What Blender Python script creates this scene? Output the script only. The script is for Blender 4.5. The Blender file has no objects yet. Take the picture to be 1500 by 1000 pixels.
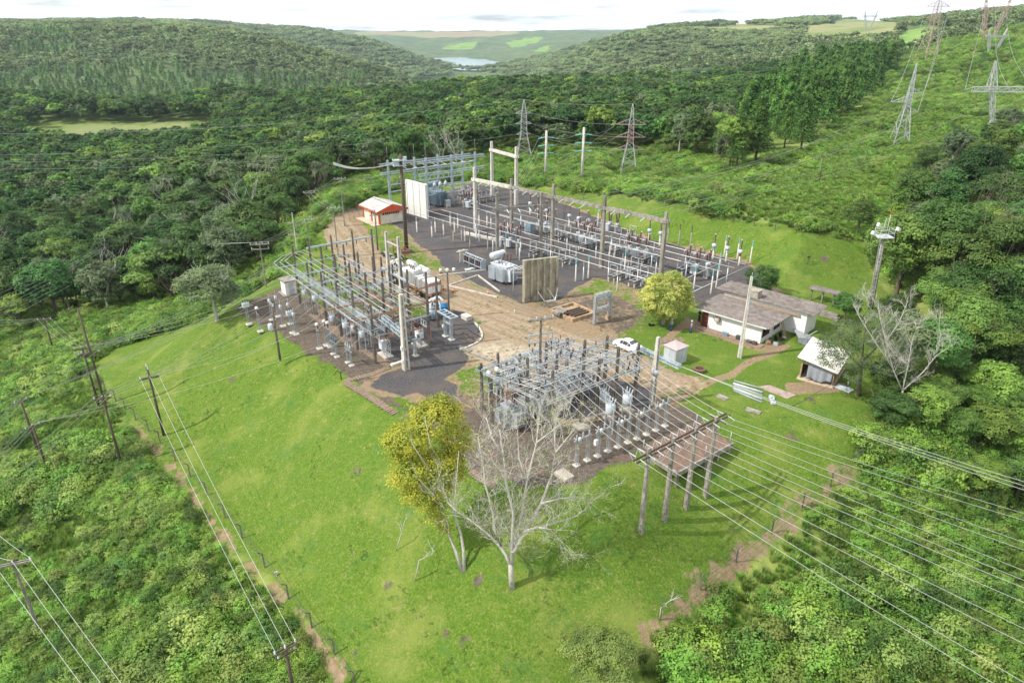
import bpy, math, random
import numpy as np
from mathutils import Vector, Matrix

sc = bpy.context.scene
col = sc.collection
PI = math.pi
R = math.radians

# ------------------------------------------------------------------ camera, sky, sun, exposure
PITCH = math.atan(.458); SP, CP = math.sin(PITCH), math.cos(PITCH); CAMH = 38.0
cam = bpy.data.cameras.new('camera'); camo = bpy.data.objects.new('camera', cam); col.objects.link(camo)
camo.location = (0, 0, CAMH); camo.rotation_euler = (PI / 2 - PITCH, 0, 0)
cam.sensor_width = 36; cam.lens = 24; cam.clip_start = .5; cam.clip_end = 40000
sc.camera = camo
sc.view_settings.view_transform = 'Standard'; sc.view_settings.look = 'None'
sc.view_settings.exposure = 0.1; sc.view_settings.gamma = 1
SUN_EL = R(47); SUN_DIR = Vector((-.96, -.28, 0)).normalized()          # horizontal direction towards the sun
sv = Vector((SUN_DIR.x * math.cos(SUN_EL), SUN_DIR.y * math.cos(SUN_EL), math.sin(SUN_EL)))
sl = bpy.data.lights.new('sun', 'SUN'); sl.energy = 4.9; sl.angle = R(.6); sl.color = (1, .955, .88)
so = bpy.data.objects.new('sun', sl); col.objects.link(so)
so.rotation_euler = (-sv).to_track_quat('-Z', 'Y').to_euler()
w = bpy.data.worlds.new('World'); sc.world = w; w.use_nodes = True
N, L = w.node_tree.nodes, w.node_tree.links
bg = N['Background']
sky = N.new('ShaderNodeTexSky'); sky.sky_type = 'NISHITA'; sky.sun_disc = False
sky.sun_elevation = SUN_EL; sky.sun_rotation = math.atan2(SUN_DIR.x, SUN_DIR.y)
sky.air_density = 1.0; sky.dust_density = 1.0; sky.ozone_density = 1.2
tc = N.new('ShaderNodeTexCoord'); mp = N.new('ShaderNodeMapping'); mp.inputs['Scale'].default_value = (1.6, 1.6, 17)
cn = N.new('ShaderNodeTexNoise'); cn.inputs['Scale'].default_value = 2.3; cn.inputs['Detail'].default_value = 7
cn.inputs['Roughness'].default_value = .55
cr = N.new('ShaderNodeValToRGB'); cr.color_ramp.elements[0].position = .35; cr.color_ramp.elements[1].position = .5
mx = N.new('ShaderNodeMix'); mx.data_type = 'RGBA'; mx.inputs[7].default_value = (12.6, 13.0, 13.4, 1)
L.new(tc.outputs['Generated'], mp.inputs[0]); L.new(mp.outputs[0], cn.inputs[0]); L.new(cn.outputs['Fac'], cr.inputs[0])
L.new(cr.outputs[0], mx.inputs[0]); L.new(sky.outputs[0], mx.inputs[6]); L.new(mx.outputs[2], bg.inputs['Color'])
bg.inputs['Strength'].default_value = .112
sc.cycles.max_bounces = 5; sc.cycles.diffuse_bounces = 2; sc.cycles.glossy_bounces = 2
sc.cycles.transmission_bounces = 2; sc.cycles.transparent_max_bounces = 4; sc.cycles.volume_bounces = 0
sc.cycles.use_denoising = True
sc.cycles.sample_clamp_indirect = 4

# ------------------------------------------------------------------ helpers
rng = np.random.default_rng(7); random.seed(7)

def tag(o, label, cat=None, group=None, kind=None):
    if label: o['label'] = label
    if cat: o['category'] = cat
    if group: o['group'] = group
    if kind: o['kind'] = kind
    return o

def thing(name, label, cat, loc=(0, 0, 0), rz=0., group=None):
    o = bpy.data.objects.new(name, None); o.empty_display_size = .3; col.objects.link(o)
    o.location = loc; o.rotation_euler = (0, 0, rz)
    return tag(o, label, cat, group)

def dup(root, loc=None, rz=None, label=None, scale=None, group=None):
    r = root.copy(); col.objects.link(r)
    if loc is not None: r.location = loc
    if rz is not None: r.rotation_euler = (0, 0, rz)
    if scale is not None: r.scale = (scale,) * 3 if not hasattr(scale, '__len__') else scale
    if label: r['label'] = label
    if group: r['group'] = group
    def rec(a, b):
        for ch in list(a.children):
            c = ch.copy(); col.objects.link(c); c.parent = b; rec(ch, c)
    rec(root, r)
    return r

def mesh_np(name, v, f, mat=None, smooth=False):
    """v (n,3), f (m,4) or (m,3) arrays"""
    me = bpy.data.meshes.new(name); v = np.asarray(v, np.float32); f = np.asarray(f, np.int32)
    me.vertices.add(len(v)); me.vertices.foreach_set('co', v.ravel())
    k = f.shape[1]; me.loops.add(f.size); me.loops.foreach_set('vertex_index', f.ravel())
    me.polygons.add(len(f)); me.polygons.foreach_set('loop_start', np.arange(0, f.size, k, dtype=np.int32))
    if smooth: me.polygons.foreach_set('use_smooth', np.ones(len(f), bool))
    me.update(calc_edges=True)
    if mat: me.materials.append(mat)
    return me

class MB:
    """collects simple solids; build() links them as one mesh object"""
    def __init__(s): s.v = []; s.f = []; s.sm = []
    def add(s, vs, fs, smooth=False):
        b = len(s.v); s.v += [tuple(p) for p in vs]
        for q in fs: s.f.append([b + i for i in q]); s.sm.append(smooth)
        return s
    def box(s, c, d, rz=0., tilt=None):
        x, y, z = d[0] / 2, d[1] / 2, d[2] / 2
        P = [Vector((i * x, j * y, k * z)) for k in (-1, 1) for j in (-1, 1) for i in (-1, 1)]
        M = Matrix.Rotation(rz, 3, 'Z')
        if tilt is not None: M = M @ Matrix.Rotation(tilt[1], 3, tilt[0])
        c = Vector(c)
        return s.add([M @ p + c for p in P], [(0, 2, 3, 1), (4, 5, 7, 6), (0, 1, 5, 4), (2, 6, 7, 3), (0, 4, 6, 2), (1, 3, 7, 5)])
    def bar(s, p, q, w, h=None, w2=None, h2=None):
        """rectangular bar from p to q (may taper)"""
        p, q = Vector(p), Vector(q); h = h or w; w2 = w2 or w; h2 = h2 or h
        d = (q - p).normalized(); up = Vector((0, 0, 1)) if abs(d.z) < .95 else Vector((0, 1, 0))
        a = d.cross(up).normalized(); b = a.cross(d).normalized()
        vs = [p + a * i * w / 2 + b * j * h / 2 for i, j in ((-1, -1), (1, -1), (1, 1), (-1, 1))] + \
             [q + a * i * w2 / 2 + b * j * h2 / 2 for i, j in ((-1, -1), (1, -1), (1, 1), (-1, 1))]
        return s.add(vs, [(3, 2, 1, 0), (4, 5, 6, 7), (0, 1, 5, 4), (1, 2, 6, 5), (2, 3, 7, 6), (3, 0, 4, 7)])
    def tube(s, p, q, r, r2=None, n=8, cap=True):
        return s.path([p, q], r, n, r2, cap)
    def path(s, pts, r, n=6, r2=None, cap=True):
        pts = [Vector(p) for p in pts]; m = len(pts); r2 = r if r2 is None else r2; vs = []
        for i, p in enumerate(pts):
            d = (pts[min(i + 1, m - 1)] - pts[max(i - 1, 0)]).normalized()
            up = Vector((0, 0, 1)) if abs(d.z) < .9 else Vector((0, 1, 0))
            a = d.cross(up).normalized(); b = a.cross(d); rr = (r[i] if hasattr(r, '__len__') else r + (r2 - r) * i / max(m - 1, 1))
            vs += [p + (a * math.cos(2 * PI * k / n) + b * math.sin(2 * PI * k / n)) * rr for k in range(n)]
        fs = [(i * n + k, i * n + (k + 1) % n, (i + 1) * n + (k + 1) % n, (i + 1) * n + k) for i in range(m - 1) for k in range(n)]
        base = len(s.v); s.add(vs, fs, n > 4)
        if cap: s.add([], []); s.f += [[base + k for k in range(n)][::-1], [base + (m - 1) * n + k for k in range(n)]]; s.sm += [False, False]
        return s
    def lathe(s, c, prof, n=10, axis=None):
        """profile [(radius, height)...] turned about an axis (z by default) through c"""
        c = Vector(c); ax = Vector(axis or (0, 0, 1)).normalized()
        up = Vector((1, 0, 0)) if abs(ax.x) < .9 else Vector((0, 1, 0)); a = ax.cross(up).normalized(); b = ax.cross(a)
        m = len(prof); vs = [c + ax * z + (a * math.cos(2 * PI * k / n) + b * math.sin(2 * PI * k / n)) * r for r, z in prof for k in range(n)]
        fs = [(i * n + k, i * n + (k + 1) % n, (i + 1) * n + (k + 1) % n, (i + 1) * n + k) for i in range(m - 1) for k in range(n)]
        base = len(s.v); s.add(vs, fs, True)
        s.f += [[base + k for k in range(n)][::-1], [base + (m - 1) * n + k for k in range(n)]]; s.sm += [False, False]
        return s
    def insul(s, p, q, r, ribs=5, n=8):
        """ribbed insulator from p to q"""
        p, q = Vector(p), Vector(q); l = (q - p).length; pr = [(r * .5, 0)]
        for i in range(ribs):
            z = l * (i + .5) / ribs; pr += [(r * .55, z - l * .35 / ribs), (r, z - l * .05 / ribs), (r * .95, z + l * .05 / ribs), (r * .55, z + l * .3 / ribs)]
        pr += [(r * .5, l)]
        return s.lathe(p, pr, n, q - p)
    def lattice(s, p, q, w, n, ch=.05, br=.03, w2=None):
        """square lattice member: four chords and zigzag bracing"""
        p, q = Vector(p), Vector(q); d = (q - p).normalized(); up = Vector((0, 0, 1)) if abs(d.z) < .9 else Vector((1, 0, 0))
        a = d.cross(up).normalized(); b = a.cross(d).normalized(); w2 = w2 or w
        cor = ((-1, -1), (1, -1), (1, 1), (-1, 1))
        def pt(k, u):
            ww = w + (w2 - w) * u; i, j = cor[k % 4]
            return p.lerp(q, u) + a * i * ww / 2 + b * j * ww / 2
        for k in range(4):
            s.bar(pt(k, 0), pt(k, 1), ch)
            for i in range(n):
                s.bar(pt(k + i % 2, i / n), pt(k + (i + 1) % 2, (i + 1) / n), br)
                if i % 2 == 0: s.bar(pt(k, i / n), pt(k + 1, i / n), br)
        return s
    def prism(s, poly, z0, z1):
        n = len(poly)
        return s.add([(x, y, z0) for x, y in poly] + [(x, y, z1) for x, y in poly],
                     [tuple(range(n))[::-1], tuple(range(n, 2 * n))] + [(i, (i + 1) % n, n + (i + 1) % n, n + i) for i in range(n)])
    def mesh(s, name, mat=None):
        me = bpy.data.meshes.new(name); me.from_pydata(s.v, [], s.f)
        me.polygons.foreach_set('use_smooth', s.sm); me.update()
        if mat: me.materials.append(mat)
        return me
    def build(s, name, mat, parent=None, loc=None, rz=0.):
        o = bpy.data.objects.new(name, s.mesh(name, mat)); col.objects.link(o)
        if parent: o.parent = parent
        if loc is not None: o.location = loc
        if rz: o.rotation_euler = (0, 0, rz)
        return o

def part(name, me, parent, loc=None, rz=0.):
    o = bpy.data.objects.new(name, me); col.objects.link(o); o.parent = parent
    if loc is not None: o.location = loc
    if rz: o.rotation_euler = (0, 0, rz)
    return o

# ------------------------------------------------------------------ materials
def new_mat(name):
    m = bpy.data.materials.new(name); m.use_nodes = True
    return m, m.node_tree.nodes, m.node_tree.links, m.node_tree.nodes['Principled BSDF']

def M_(name, c, c2=None, rough=.7, metal=0., scale=3., bump=0., detail=6, spec=.3, stain=None, stretch=(1, 1, 1)):
    """two-tone noisy surface, with optional streaky stain colour"""
    m, n, l, b = new_mat(name); c2 = c2 or tuple(x * .7 for x in c)
    t = n.new('ShaderNodeTexCoord'); mp = n.new('ShaderNodeMapping'); mp.inputs['Scale'].default_value = stretch
    nz = n.new('ShaderNodeTexNoise'); nz.inputs['Scale'].default_value = scale; nz.inputs['Detail'].default_value = detail
    nz.inputs['Roughness'].default_value = .65
    r = n.new('ShaderNodeValToRGB'); r.color_ramp.elements[0].position = .35; r.color_ramp.elements[1].position = .65
    r.color_ramp.elements[0].color = (*c2, 1); r.color_ramp.elements[1].color = (*c, 1)
    l.new(t.outputs['Object'], mp.inputs[0]); l.new(mp.outputs[0], nz.inputs[0]); l.new(nz.outputs[0], r.inputs[0])
    outc = r.outputs[0]
    if stain:
        n2 = n.new('ShaderNodeTexNoise'); n2.inputs['Scale'].default_value = .9; n2.inputs['Detail'].default_value = 8
        mp2 = n.new('ShaderNodeMapping'); mp2.inputs['Scale'].default_value = (1.3, 1.3, .45)
        l.new(t.outputs['Object'], mp2.inputs[0]); l.new(mp2.outputs[0], n2.inputs[0])
        r2 = n.new('ShaderNodeValToRGB'); r2.color_ramp.elements[0].position = .45; r2.color_ramp.elements[1].position = .72
        l.new(n2.outputs[0], r2.inputs[0])
        mm = n.new('ShaderNodeMix'); mm.data_type = 'RGBA'; l.new(r2.outputs[0], mm.inputs[0]); l.new(outc, mm.inputs[6])
        mm.inputs[7].default_value = (*stain, 1); outc = mm.outputs[2]
    l.new(outc, b.inputs['Base Color'])
    b.inputs['Roughness'].default_value = rough; b.inputs['Metallic'].default_value = metal
    b.inputs['Specular IOR Level'].default_value = spec
    if bump:
        bp = n.new('ShaderNodeBump'); bp.inputs['Strength'].default_value = bump; bp.inputs['Distance'].default_value = .05
        l.new(nz.outputs[0], bp.inputs['Height']); l.new(bp.outputs[0], b.inputs['Normal'])
    return m

def leaf_mat(name, c, c2, trans=.38, hue=.06, val=.35, pos=0., c3=None):
    """foliage: colour varies clump by clump and from plant to plant"""
    m, n, l, b = new_mat(name)
    t = n.new('ShaderNodeTexCoord'); nz = n.new('ShaderNodeTexNoise'); nz.inputs['Scale'].default_value = .55; nz.inputs['Detail'].default_value = 5
    r = n.new('ShaderNodeValToRGB'); r.color_ramp.elements[0].position = .36; r.color_ramp.elements[1].position = .64
    r.color_ramp.elements[0].color = (*c2, 1); r.color_ramp.elements[1].color = (*c, 1)
    if c3: e = r.color_ramp.elements.new(.8); e.color = (*c3, 1)
    l.new(t.outputs['Object'], nz.inputs[0]); l.new(nz.outputs[0], r.inputs[0])
    oi = n.new('ShaderNodeObjectInfo'); hs = n.new('ShaderNodeHueSaturation')
    def rngmap(src, lo, hi):
        q = n.new('ShaderNodeMapRange'); l.new(src, q.inputs[0]); q.inputs[3].default_value = lo; q.inputs[4].default_value = hi
        return q.outputs[0]
    wn = n.new('ShaderNodeTexWhiteNoise'); wn.noise_dimensions = '1D'; l.new(oi.outputs['Random'], wn.inputs['W'])
    l.new(rngmap(oi.outputs['Random'], .5 - hue * .3, .5 + hue * .45), hs.inputs['Hue'])
    v = rngmap(wn.outputs['Value'], 1 - val, 1 + val)
    if pos:
        pn = n.new('ShaderNodeTexNoise'); pn.inputs['Scale'].default_value = pos; pn.inputs['Detail'].default_value = 3
        l.new(oi.outputs['Location'], pn.inputs[0]); q = n.new('ShaderNodeMath'); q.operation = 'MULTIPLY'
        l.new(v, q.inputs[0]); l.new(rngmap(pn.outputs[0], .45, 1.55), q.inputs[1]); v = q.outputs[0]
    l.new(v, hs.inputs['Value']); hs.inputs['Saturation'].default_value = .95
    l.new(r.outputs[0], hs.inputs['Color']); l.new(hs.outputs[0], b.inputs['Base Color'])
    b.inputs['Roughness'].default_value = .55; b.inputs['Specular IOR Level'].default_value = .25
    tr = n.new('ShaderNodeBsdfTranslucent'); l.new(hs.outputs[0], tr.inputs[0])
    ms = n.new('ShaderNodeMixShader'); ms.inputs[0].default_value = trans
    l.new(b.outputs[0], ms.inputs[1]); l.new(tr.outputs[0], ms.inputs[2]); l.new(ms.outputs[0], n['Material Output'].inputs[0])
    return m

CONC = M_('weathered concrete', (.36, .33, .28), (.2, .18, .155), .9, scale=4, bump=.3, stain=(.11, .1, .085))
CONCD = M_('dark mossy concrete', (.22, .19, .16), (.11, .095, .08), .9, scale=3, bump=.3, stain=(.07, .062, .055))
CONCL = M_('pale concrete', (.62, .59, .53), (.46, .43, .38), .85, scale=3, bump=.15, stain=(.36, .33, .29))
GALV = M_('galvanised steel', (.55, .57, .58), (.4, .42, .44), .45, .35, scale=6)
GALVB = M_('bluish galvanised steel', (.46, .53, .57), (.33, .4, .44), .5, .25, scale=5)
STEELW = M_('pale grey painted steel', (.5, .52, .52), (.38, .4, .4), .5, scale=4)
STEELD = M_('dull grey galvanised steel', (.36, .38, .39), (.26, .28, .29), .55, .2, scale=4)
RUST = M_('rusty steel', (.36, .2, .12), (.22, .13, .09), .85, scale=5)
WHITE = M_('white paint', (.74, .75, .74), (.62, .63, .62), .5, scale=2, stain=(.58, .57, .54))
LGREY = M_('light grey paint', (.5, .54, .57), (.42, .46, .49), .5, scale=2, stain=(.33, .35, .36))
BGREY = M_('blue grey paint', (.25, .33, .39), (.18, .25, .3), .5, scale=2, stain=(.14, .18, .2))
BROWN = M_('brown glazed porcelain', (.09, .028, .018), (.055, .018, .012), .25, scale=8, spec=.6)
GPORC = M_('grey glazed porcelain', (.3, .31, .32), (.2, .21, .22), .3, scale=8, spec=.5)
DPORC = M_('dark glazed porcelain', (.05, .035, .03), (.03, .02, .02), .3, scale=8, spec=.5)
PALEI = M_('pale bluish insulator', (.5, .58, .6), (.4, .48, .5), .25, scale=8, spec=.6)
GLASSI = M_('green glass insulator', (.16, .5, .46), (.1, .38, .36), .15, scale=8, spec=.7)
ALU = M_('bare aluminium conductor', (.62, .62, .6), (.5, .5, .48), .4, .5, scale=9)
DWIRE = M_('dark weathered cable', (.07, .075, .075), (.05, .05, .05), .6, scale=9)
WIRE = M_('weathered conductor', (.36, .36, .34), (.27, .27, .26), .5, .3, scale=9)
REDP = M_('red paint', (.4, .03, .03), (.3, .025, .025), .5, scale=3)
PINKP = M_('faded red cap', (.55, .33, .33), (.45, .25, .26), .6, scale=3)
ORANGE = M_('orange plastic', (.75, .16, .04), (.6, .12, .03), .5, scale=5)
WOOD = M_('dark timber', (.12, .09, .065), (.07, .052, .04), .85, scale=3, bump=.2, stretch=(6, 6, .6))
WOODP = M_('pale timber', (.4, .3, .19), (.28, .2, .13), .85, scale=3, bump=.2, stretch=(5, 5, .6))
BARK = M_('brown bark', (.17, .135, .1), (.09, .07, .055), .9, scale=6, bump=.4, stretch=(2, 2, .6))
BARKG = M_('pale lichened bark', (.5, .47, .42), (.3, .28, .25), .9, scale=5, bump=.4, stretch=(2, 2, .7))
BLACK = M_('black rubber', (.02, .02, .02), (.012, .012, .012), .7, scale=6)
GLASS = M_('dark window glass', (.03, .035, .04), (.02, .022, .025), .12, scale=1, spec=.7)

# ------------------------------------------------------------------ terrain
def noise2(x, y, seed=0, octs=4):
    x = np.asarray(x, float); y = np.asarray(y, float); out = np.zeros(np.broadcast(x, y).shape); a = 1.; tot = 0
    for o in range(octs):
        T = np.random.default_rng(seed * 31 + o).random((256, 256)); i = np.floor(x).astype(int); j = np.floor(y).astype(int)
        fx = x - i; fy = y - j; fx = fx * fx * (3 - 2 * fx); fy = fy * fy * (3 - 2 * fy)
        g = lambda p, q: T[p & 255, q & 255]
        out = out + a * ((g(i, j) * (1 - fx) + g(i + 1, j) * fx) * (1 - fy) + (g(i, j + 1) * (1 - fx) + g(i + 1, j + 1) * fx) * fy)
        tot += a; a *= .5; x = x * 2.03 + 17.3; y = y * 2.03 + 9.1
    return out / tot - .5

def ray(px, py): return (px - 750) / 1000, (500 - py) / 1000
def W(px, py, h=0.):
    """the point at height h that the photograph shows at (px, py)"""
    u, v = ray(px, py); t = (CAMH - h) / (SP - v * CP)
    return Vector((u * t, t * (CP + v * SP), h))
def S(s, t, z=0.): return Vector((.6 * s + .8 * t, -.8 * s + .6 * t, z))     # yard axes
ROT = math.atan2(-.8, .6)
def hgt(px, py, ytop, h0=0.):
    """height of an upright that starts at (px, py) and ends at image row ytop"""
    p = W(px, py, h0); v = (500 - ytop) / 1000
    return CAMH - (p.y * SP - v * p.y * CP) / (CP + v * SP) - h0

ctrl = [  # (px, py, ground height)
 (180,590,-8.5),(260,690,-9),(340,790,-9.5),(440,890,-10),(500,970,-10.5),(0,600,-15),(0,800,-14),(100,950,-13),(300,960,-11.5),(0,480,-21),
 (700,990,-11),(900,990,-11),(120,520,-13),(250,440,-17),(330,400,-13),(0,350,-26),(200,330,-22),(380,320,-12),(450,260,-12),(0,250,-28),(250,230,-22),
 (100,190,-20),(300,185,-20),(0,150,-18),(480,190,-16),(560,262,-3),(480,300,-1),(420,370,-2),(300,300,-18),
 (950,920,-8),(1100,800,-6),(1240,690,-4),(1500,1000,-12),(1500,700,-7),(1500,560,-3),(1300,600,-1.5),(1250,480,0),(1350,420,1),(1500,420,3),
 (1044,320,5),(1107,330,5),(1250,350,4),(880,283,3),(1100,260,5),(1318,215,4),(1200,190,5),(1490,230,10),(1400,130,9),(1260,330,4),
 (800,262,0),(767,232,0),(920,250,1),(700,262,-.5),(640,275,0),(700,200,-5),(850,190,-6),(1000,150,-6),
 (1500,300,7)]
ctrlw = [(p.x, p.y, p.z) for p in (W(*c) for c in ctrl)]
def PD(px, Y, h): return ((px - 750) / 1000 * (Y * CP + (CAMH - h) * SP), Y, h)
ctrlw += [PD(*c) for c in [
 (100,520,-16),(350,560,-16),(700,600,-13),(1000,600,-9),(1250,480,7),(1330,560,14),(1500,480,28),(1500,620,36),(1700,480,34),(1700,250,14),(1700,120,2),
 (-300,520,-20),(-300,250,-26),(-300,90,-16),(-200,20,-16),(1800,40,-14),(750,0,-13),(750,-60,-14),(300,30,-12),(1200,30,-12),
 (100,640,-42),(400,680,-52),(100,780,-22),(400,800,-30),(0,1150,39),(200,1150,38),(330,1150,30),(420,1150,12),(500,1150,-6),(560,1150,-22),(615,1200,-50),(-300,1150,44),(0,1500,42),(300,1500,32),(0,2200,46),(250,2200,44),
 (660,1300,-92),(600,2000,-75),(560,2400,-14),(480,2500,22),(360,2400,36),(640,2600,-80),(650,3200,-93),(560,3300,-45),(615,2500,-60),
 (700,900,-70),(700,1600,-108),(690,2100,-112),(690,2600,-112),(690,3300,-112),(725,3000,-102),(748,3000,-70),(750,2400,-72),(760,3700,-60),(690,3900,-88),
 (820,900,-50),(900,900,-26),(1000,900,-10),(860,1300,-26),(960,1500,30),(1050,1500,38),(880,1700,2),(790,2000,-72),(1150,1500,42),(1300,900,28),(1300,1500,46),(1500,900,52),(1500,1500,66),(1700,1000,65),
 (1150,900,2),(1220,2000,46),(1000,2500,38),(850,3000,-26),
 (700,4600,-30),(760,5200,6),(600,5200,0),(500,4800,10),(850,5000,12),(700,7500,2),(500,7500,5),(300,6000,26),(900,7500,10),(1200,6000,50),(0,6000,36),(1500,5000,90),(1700,5000,90),(-300,6000,36),(1200,3500,55),(1400,3500,70),
 (700,10000,6),(0,10000,26),(1500,10000,110)]]
CW = np.array(ctrlw)
def _uv(X, Y):
    Y = np.maximum(Y, -45.); return X / (Y + 95.) * 1.3, np.log(Y + 95.)
def _rbf():
    u, v = _uv(CW[:, 0], CW[:, 1]); sc_ = np.maximum(CW[:, 1], 0) + 100; h = CW[:, 2] / sc_
    d = np.hypot(u[:, None] - u[None], v[:, None] - v[None]); K = d * d * np.log(d + 1e-9); K += np.eye(len(u)) * 2e-3
    Pm = np.stack([np.ones_like(u), u, v], 1); A_ = np.block([[K, Pm], [Pm.T, np.zeros((3, 3))]])
    return u, v, np.linalg.solve(A_, np.concatenate([h, np.zeros(3)]))
RU, RV, RW = _rbf()
def macro(X, Y):
    u, v = _uv(X, Y); sh = u.shape; u = u.ravel(); v = v.ravel(); out = np.empty_like(u)
    for i in range(0, len(u), 40000):
        a, b = u[i:i + 40000], v[i:i + 40000]; d = np.hypot(a[:, None] - RU, b[:, None] - RV)
        out[i:i + 40000] = (d * d * np.log(d + 1e-9)) @ RW[:-3] + RW[-3] + a * RW[-2] + b * RW[-1]
    return out.reshape(sh) * (np.maximum(Y, 0) + 100)

def sdf(poly, X, Y):
    """signed distance to a polygon, negative inside"""
    P = np.asarray([(p[0], p[1]) for p in poly]); d = np.full(X.shape, 1e18); ins = np.zeros(X.shape, bool)
    for a, b in zip(P, np.roll(P, -1, 0)):
        ex, ey = b - a; wx, wy = X - a[0], Y - a[1]; t = np.clip((wx * ex + wy * ey) / (ex * ex + ey * ey + 1e-12), 0, 1)
        d = np.minimum(d, (wx - ex * t) ** 2 + (wy - ey * t) ** 2)
        c = ((a[1] > Y) != (b[1] > Y)) & (X < (b[0] - a[0]) * (Y - a[1]) / (b[1] - a[1] + 1e-12) + a[0]); ins ^= c
    return np.where(ins, -1, 1) * np.sqrt(d)

TERR = [W(*p) for p in [(345,452),(420,497),(500,545),(575,602),(640,652),(700,697),(765,716),(850,710),(955,655),(1000,640),(1045,630),(1180,616),(1290,585),(1360,540),
        (1370,470),(1280,400),(1135,424),(1096,385),(1020,365),(940,347),(830,298),(760,277),(690,264),(565,290),(500,318),(470,345),(425,405)]]
def height(X, Y):
    X = np.asarray(X, float); Y = np.asarray(Y, float); m = macro(X, Y); d = np.full(X.shape, 1e4)
    near = (np.abs(X) < 200) & (Y > -20) & (Y < 330)
    if near.any(): d[near] = np.maximum(sdf(TERR, X[near], Y[near]), 0)
    far = np.clip((Y - 500) / 800, 0, 1)
    m = m + far * np.clip(Y * .012, 0, 45) * noise2(X / 260 + 5, Y / 260, 3, 4) + np.clip((d - 10) / 60, 0, 1) * 5 * noise2(X / 55, Y / 55, 4, 3) * (1 - far * .5)
    dd = np.sqrt(d * d + 1.5 ** 2) - 1.5
    h = np.clip(m, -.62 * dd, .48 * dd)
    k = np.clip(d / 4, 0, 1)
    return h + k * (.5 * noise2(X / 6, Y / 6, 5, 3) + .12 * noise2(X / 1.3, Y / 1.3, 6, 2))
def hz(x, y): return float(height(np.array([x]), np.array([y]))[0])
_T = np.exp(np.linspace(math.log(25), math.log(9000), 3500))
_gc = {}
def G(px, py):
    """terrain point seen at image position (px, py)"""
    k = (px, py)
    if k in _gc: return _gc[k].copy()
    u, v = ray(px, py); X = u * _T; Y = _T * (CP + v * SP); Z = CAMH - _T * (SP - v * CP); dz = Z - height(X, Y)
    i = int(np.argmax(dz < 0)) if (dz < 0).any() else len(_T) - 1; i = max(i, 1)
    f = dz[i - 1] / (dz[i - 1] - dz[i] + 1e-9); t = _T[i - 1] + f * (_T[i] - _T[i - 1]); x, y = u * t, t * (CP + v * SP)
    _gc[k] = Vector((x, y, hz(x, y))); return _gc[k].copy()

def axis(lo, a, b, hi, step, gr):
    mid = list(np.arange(a, b + 1e-6, step)); up = []; q, st_ = mid[-1], step
    while q < hi: st_ *= gr; q += st_; up.append(q)
    dn = []; q, st_ = mid[0], step
    while q > lo: st_ *= gr; q -= st_; dn.append(q)
    return np.array(dn[::-1] + mid + up)
gx = axis(-8000, -64, 74, 8000, .5, 1.04); gy = axis(-120, 27, 178, 9500, .5, 1.026)
GX, GY = np.meshgrid(gx, gy); GZ = height(GX, GY)
# ------------------------------------------------------------------ ground colours and ground sheets
def polyG(px): return [G(*p) for p in px]
FLAT = lambda px: [W(*p) for p in px]
GRAVEL = [FLAT(p) for p in (
 [(566,322),(600,343),(612,358),(640,376),(652,392),(690,413),(735,431),(762,446),(820,440),(838,424),(868,406),(905,413),(935,423),(950,438),(1025,445),(1060,435),(1133,424),(1096,386),(1020,366),(940,348),(830,300),(760,279),(690,268),(630,290),(590,305)],
 [(470,455),(520,462),(560,462),(620,466),(650,455),(682,457),(703,478),(706,492),(694,505),(676,511),(690,527),(668,545),(655,555),(668,565),(664,577),(640,584),(610,577),(590,582),(540,566),(556,549),(590,535),(545,515),(500,492)],
 [(752,560),(850,548),(905,555),(958,572),(955,596),(900,606),(830,612),(770,605)])]
SOIL = [FLAT(p) for p in (
 [(345,452),(420,497),(500,543),(535,567),(575,600),(600,600),(560,560),(590,535),(545,505),(500,470),(455,440),(425,420),(402,425)],
 [(690,585),(640,560),(600,590),(640,640),(700,692),(765,713),(850,706),(962,648),(1010,662),(1075,648),(1000,598),(955,578),(860,562),(760,560)],
 [(770,452),(830,428),(905,432),(945,455),(935,480),(905,492),(850,470)])]
DIRT = [FLAT(p) for p in (
 [(470,318),(528,298),(534,330),(562,372),(604,390),(648,398),(690,418),(735,436),(790,447),(850,468),(900,488),(908,503),(950,525),(985,545),(1040,552),(1022,572),(962,580),(860,562),(760,560),(722,550),(680,512),(709,490),(698,466),(680,452),(640,452),(600,440),(560,420),(500,395),(478,350)],)]
MOWN = [polyG([(170,590),(260,697),(340,800),(440,900),(497,990)]) + [Vector((-13, 28, 0)), Vector((6, 28, 0))] + polyG([(880,1000),(950,932),(1100,815),(1235,700),(1290,610),(1340,540),(1300,430),(1262,356),(1180,338),(1044,320),(880,285),(700,262),(560,285),(480,330),(420,400),(345,440),(300,470),(200,500),(135,530)])]
PATHS = [FLAT(p) for p in ([(985,592),(1050,560),(1075,553),(1100,535),(1160,508),(1153,503),(1090,528),(1066,546),(1040,553),(978,584)],
                           [(955,507),(990,478),(1005,465),(1018,468),(1000,484),(966,512)], [(1000,478),(1018,466),(1040,480),(1115,505),(1145,500),(1150,508),(1112,515),(1030,488)], [(1150,560),(1240,560),(1230,574),(1150,580)])]
PALE = [FLAT([(690,505),(740,500),(800,512),(790,530),(740,540),(700,530)])]
FG = [polyG(p) for p in ([(1306,66),(1325,48),(1352,38),(1372,40),(1384,48),(1350,64),(1330,74)], [(640,66),(700,62),(690,74),(655,74)], [(740,62),(796,52),(794,58),(750,70)], [(780,74),(806,66),(800,76)], [(500,58),(545,56),(550,62)])]
FY = [polyG(p) for p in ([(60,186),(315,178),(330,205),(60,216)], [(1170,42),(1300,26),(1330,40),(1300,58),(1230,60),(1180,62)], [(1000,42),(1090,36),(1170,40),(1120,48)], [(1400,45),(1470,36),(1470,48)])]
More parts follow.
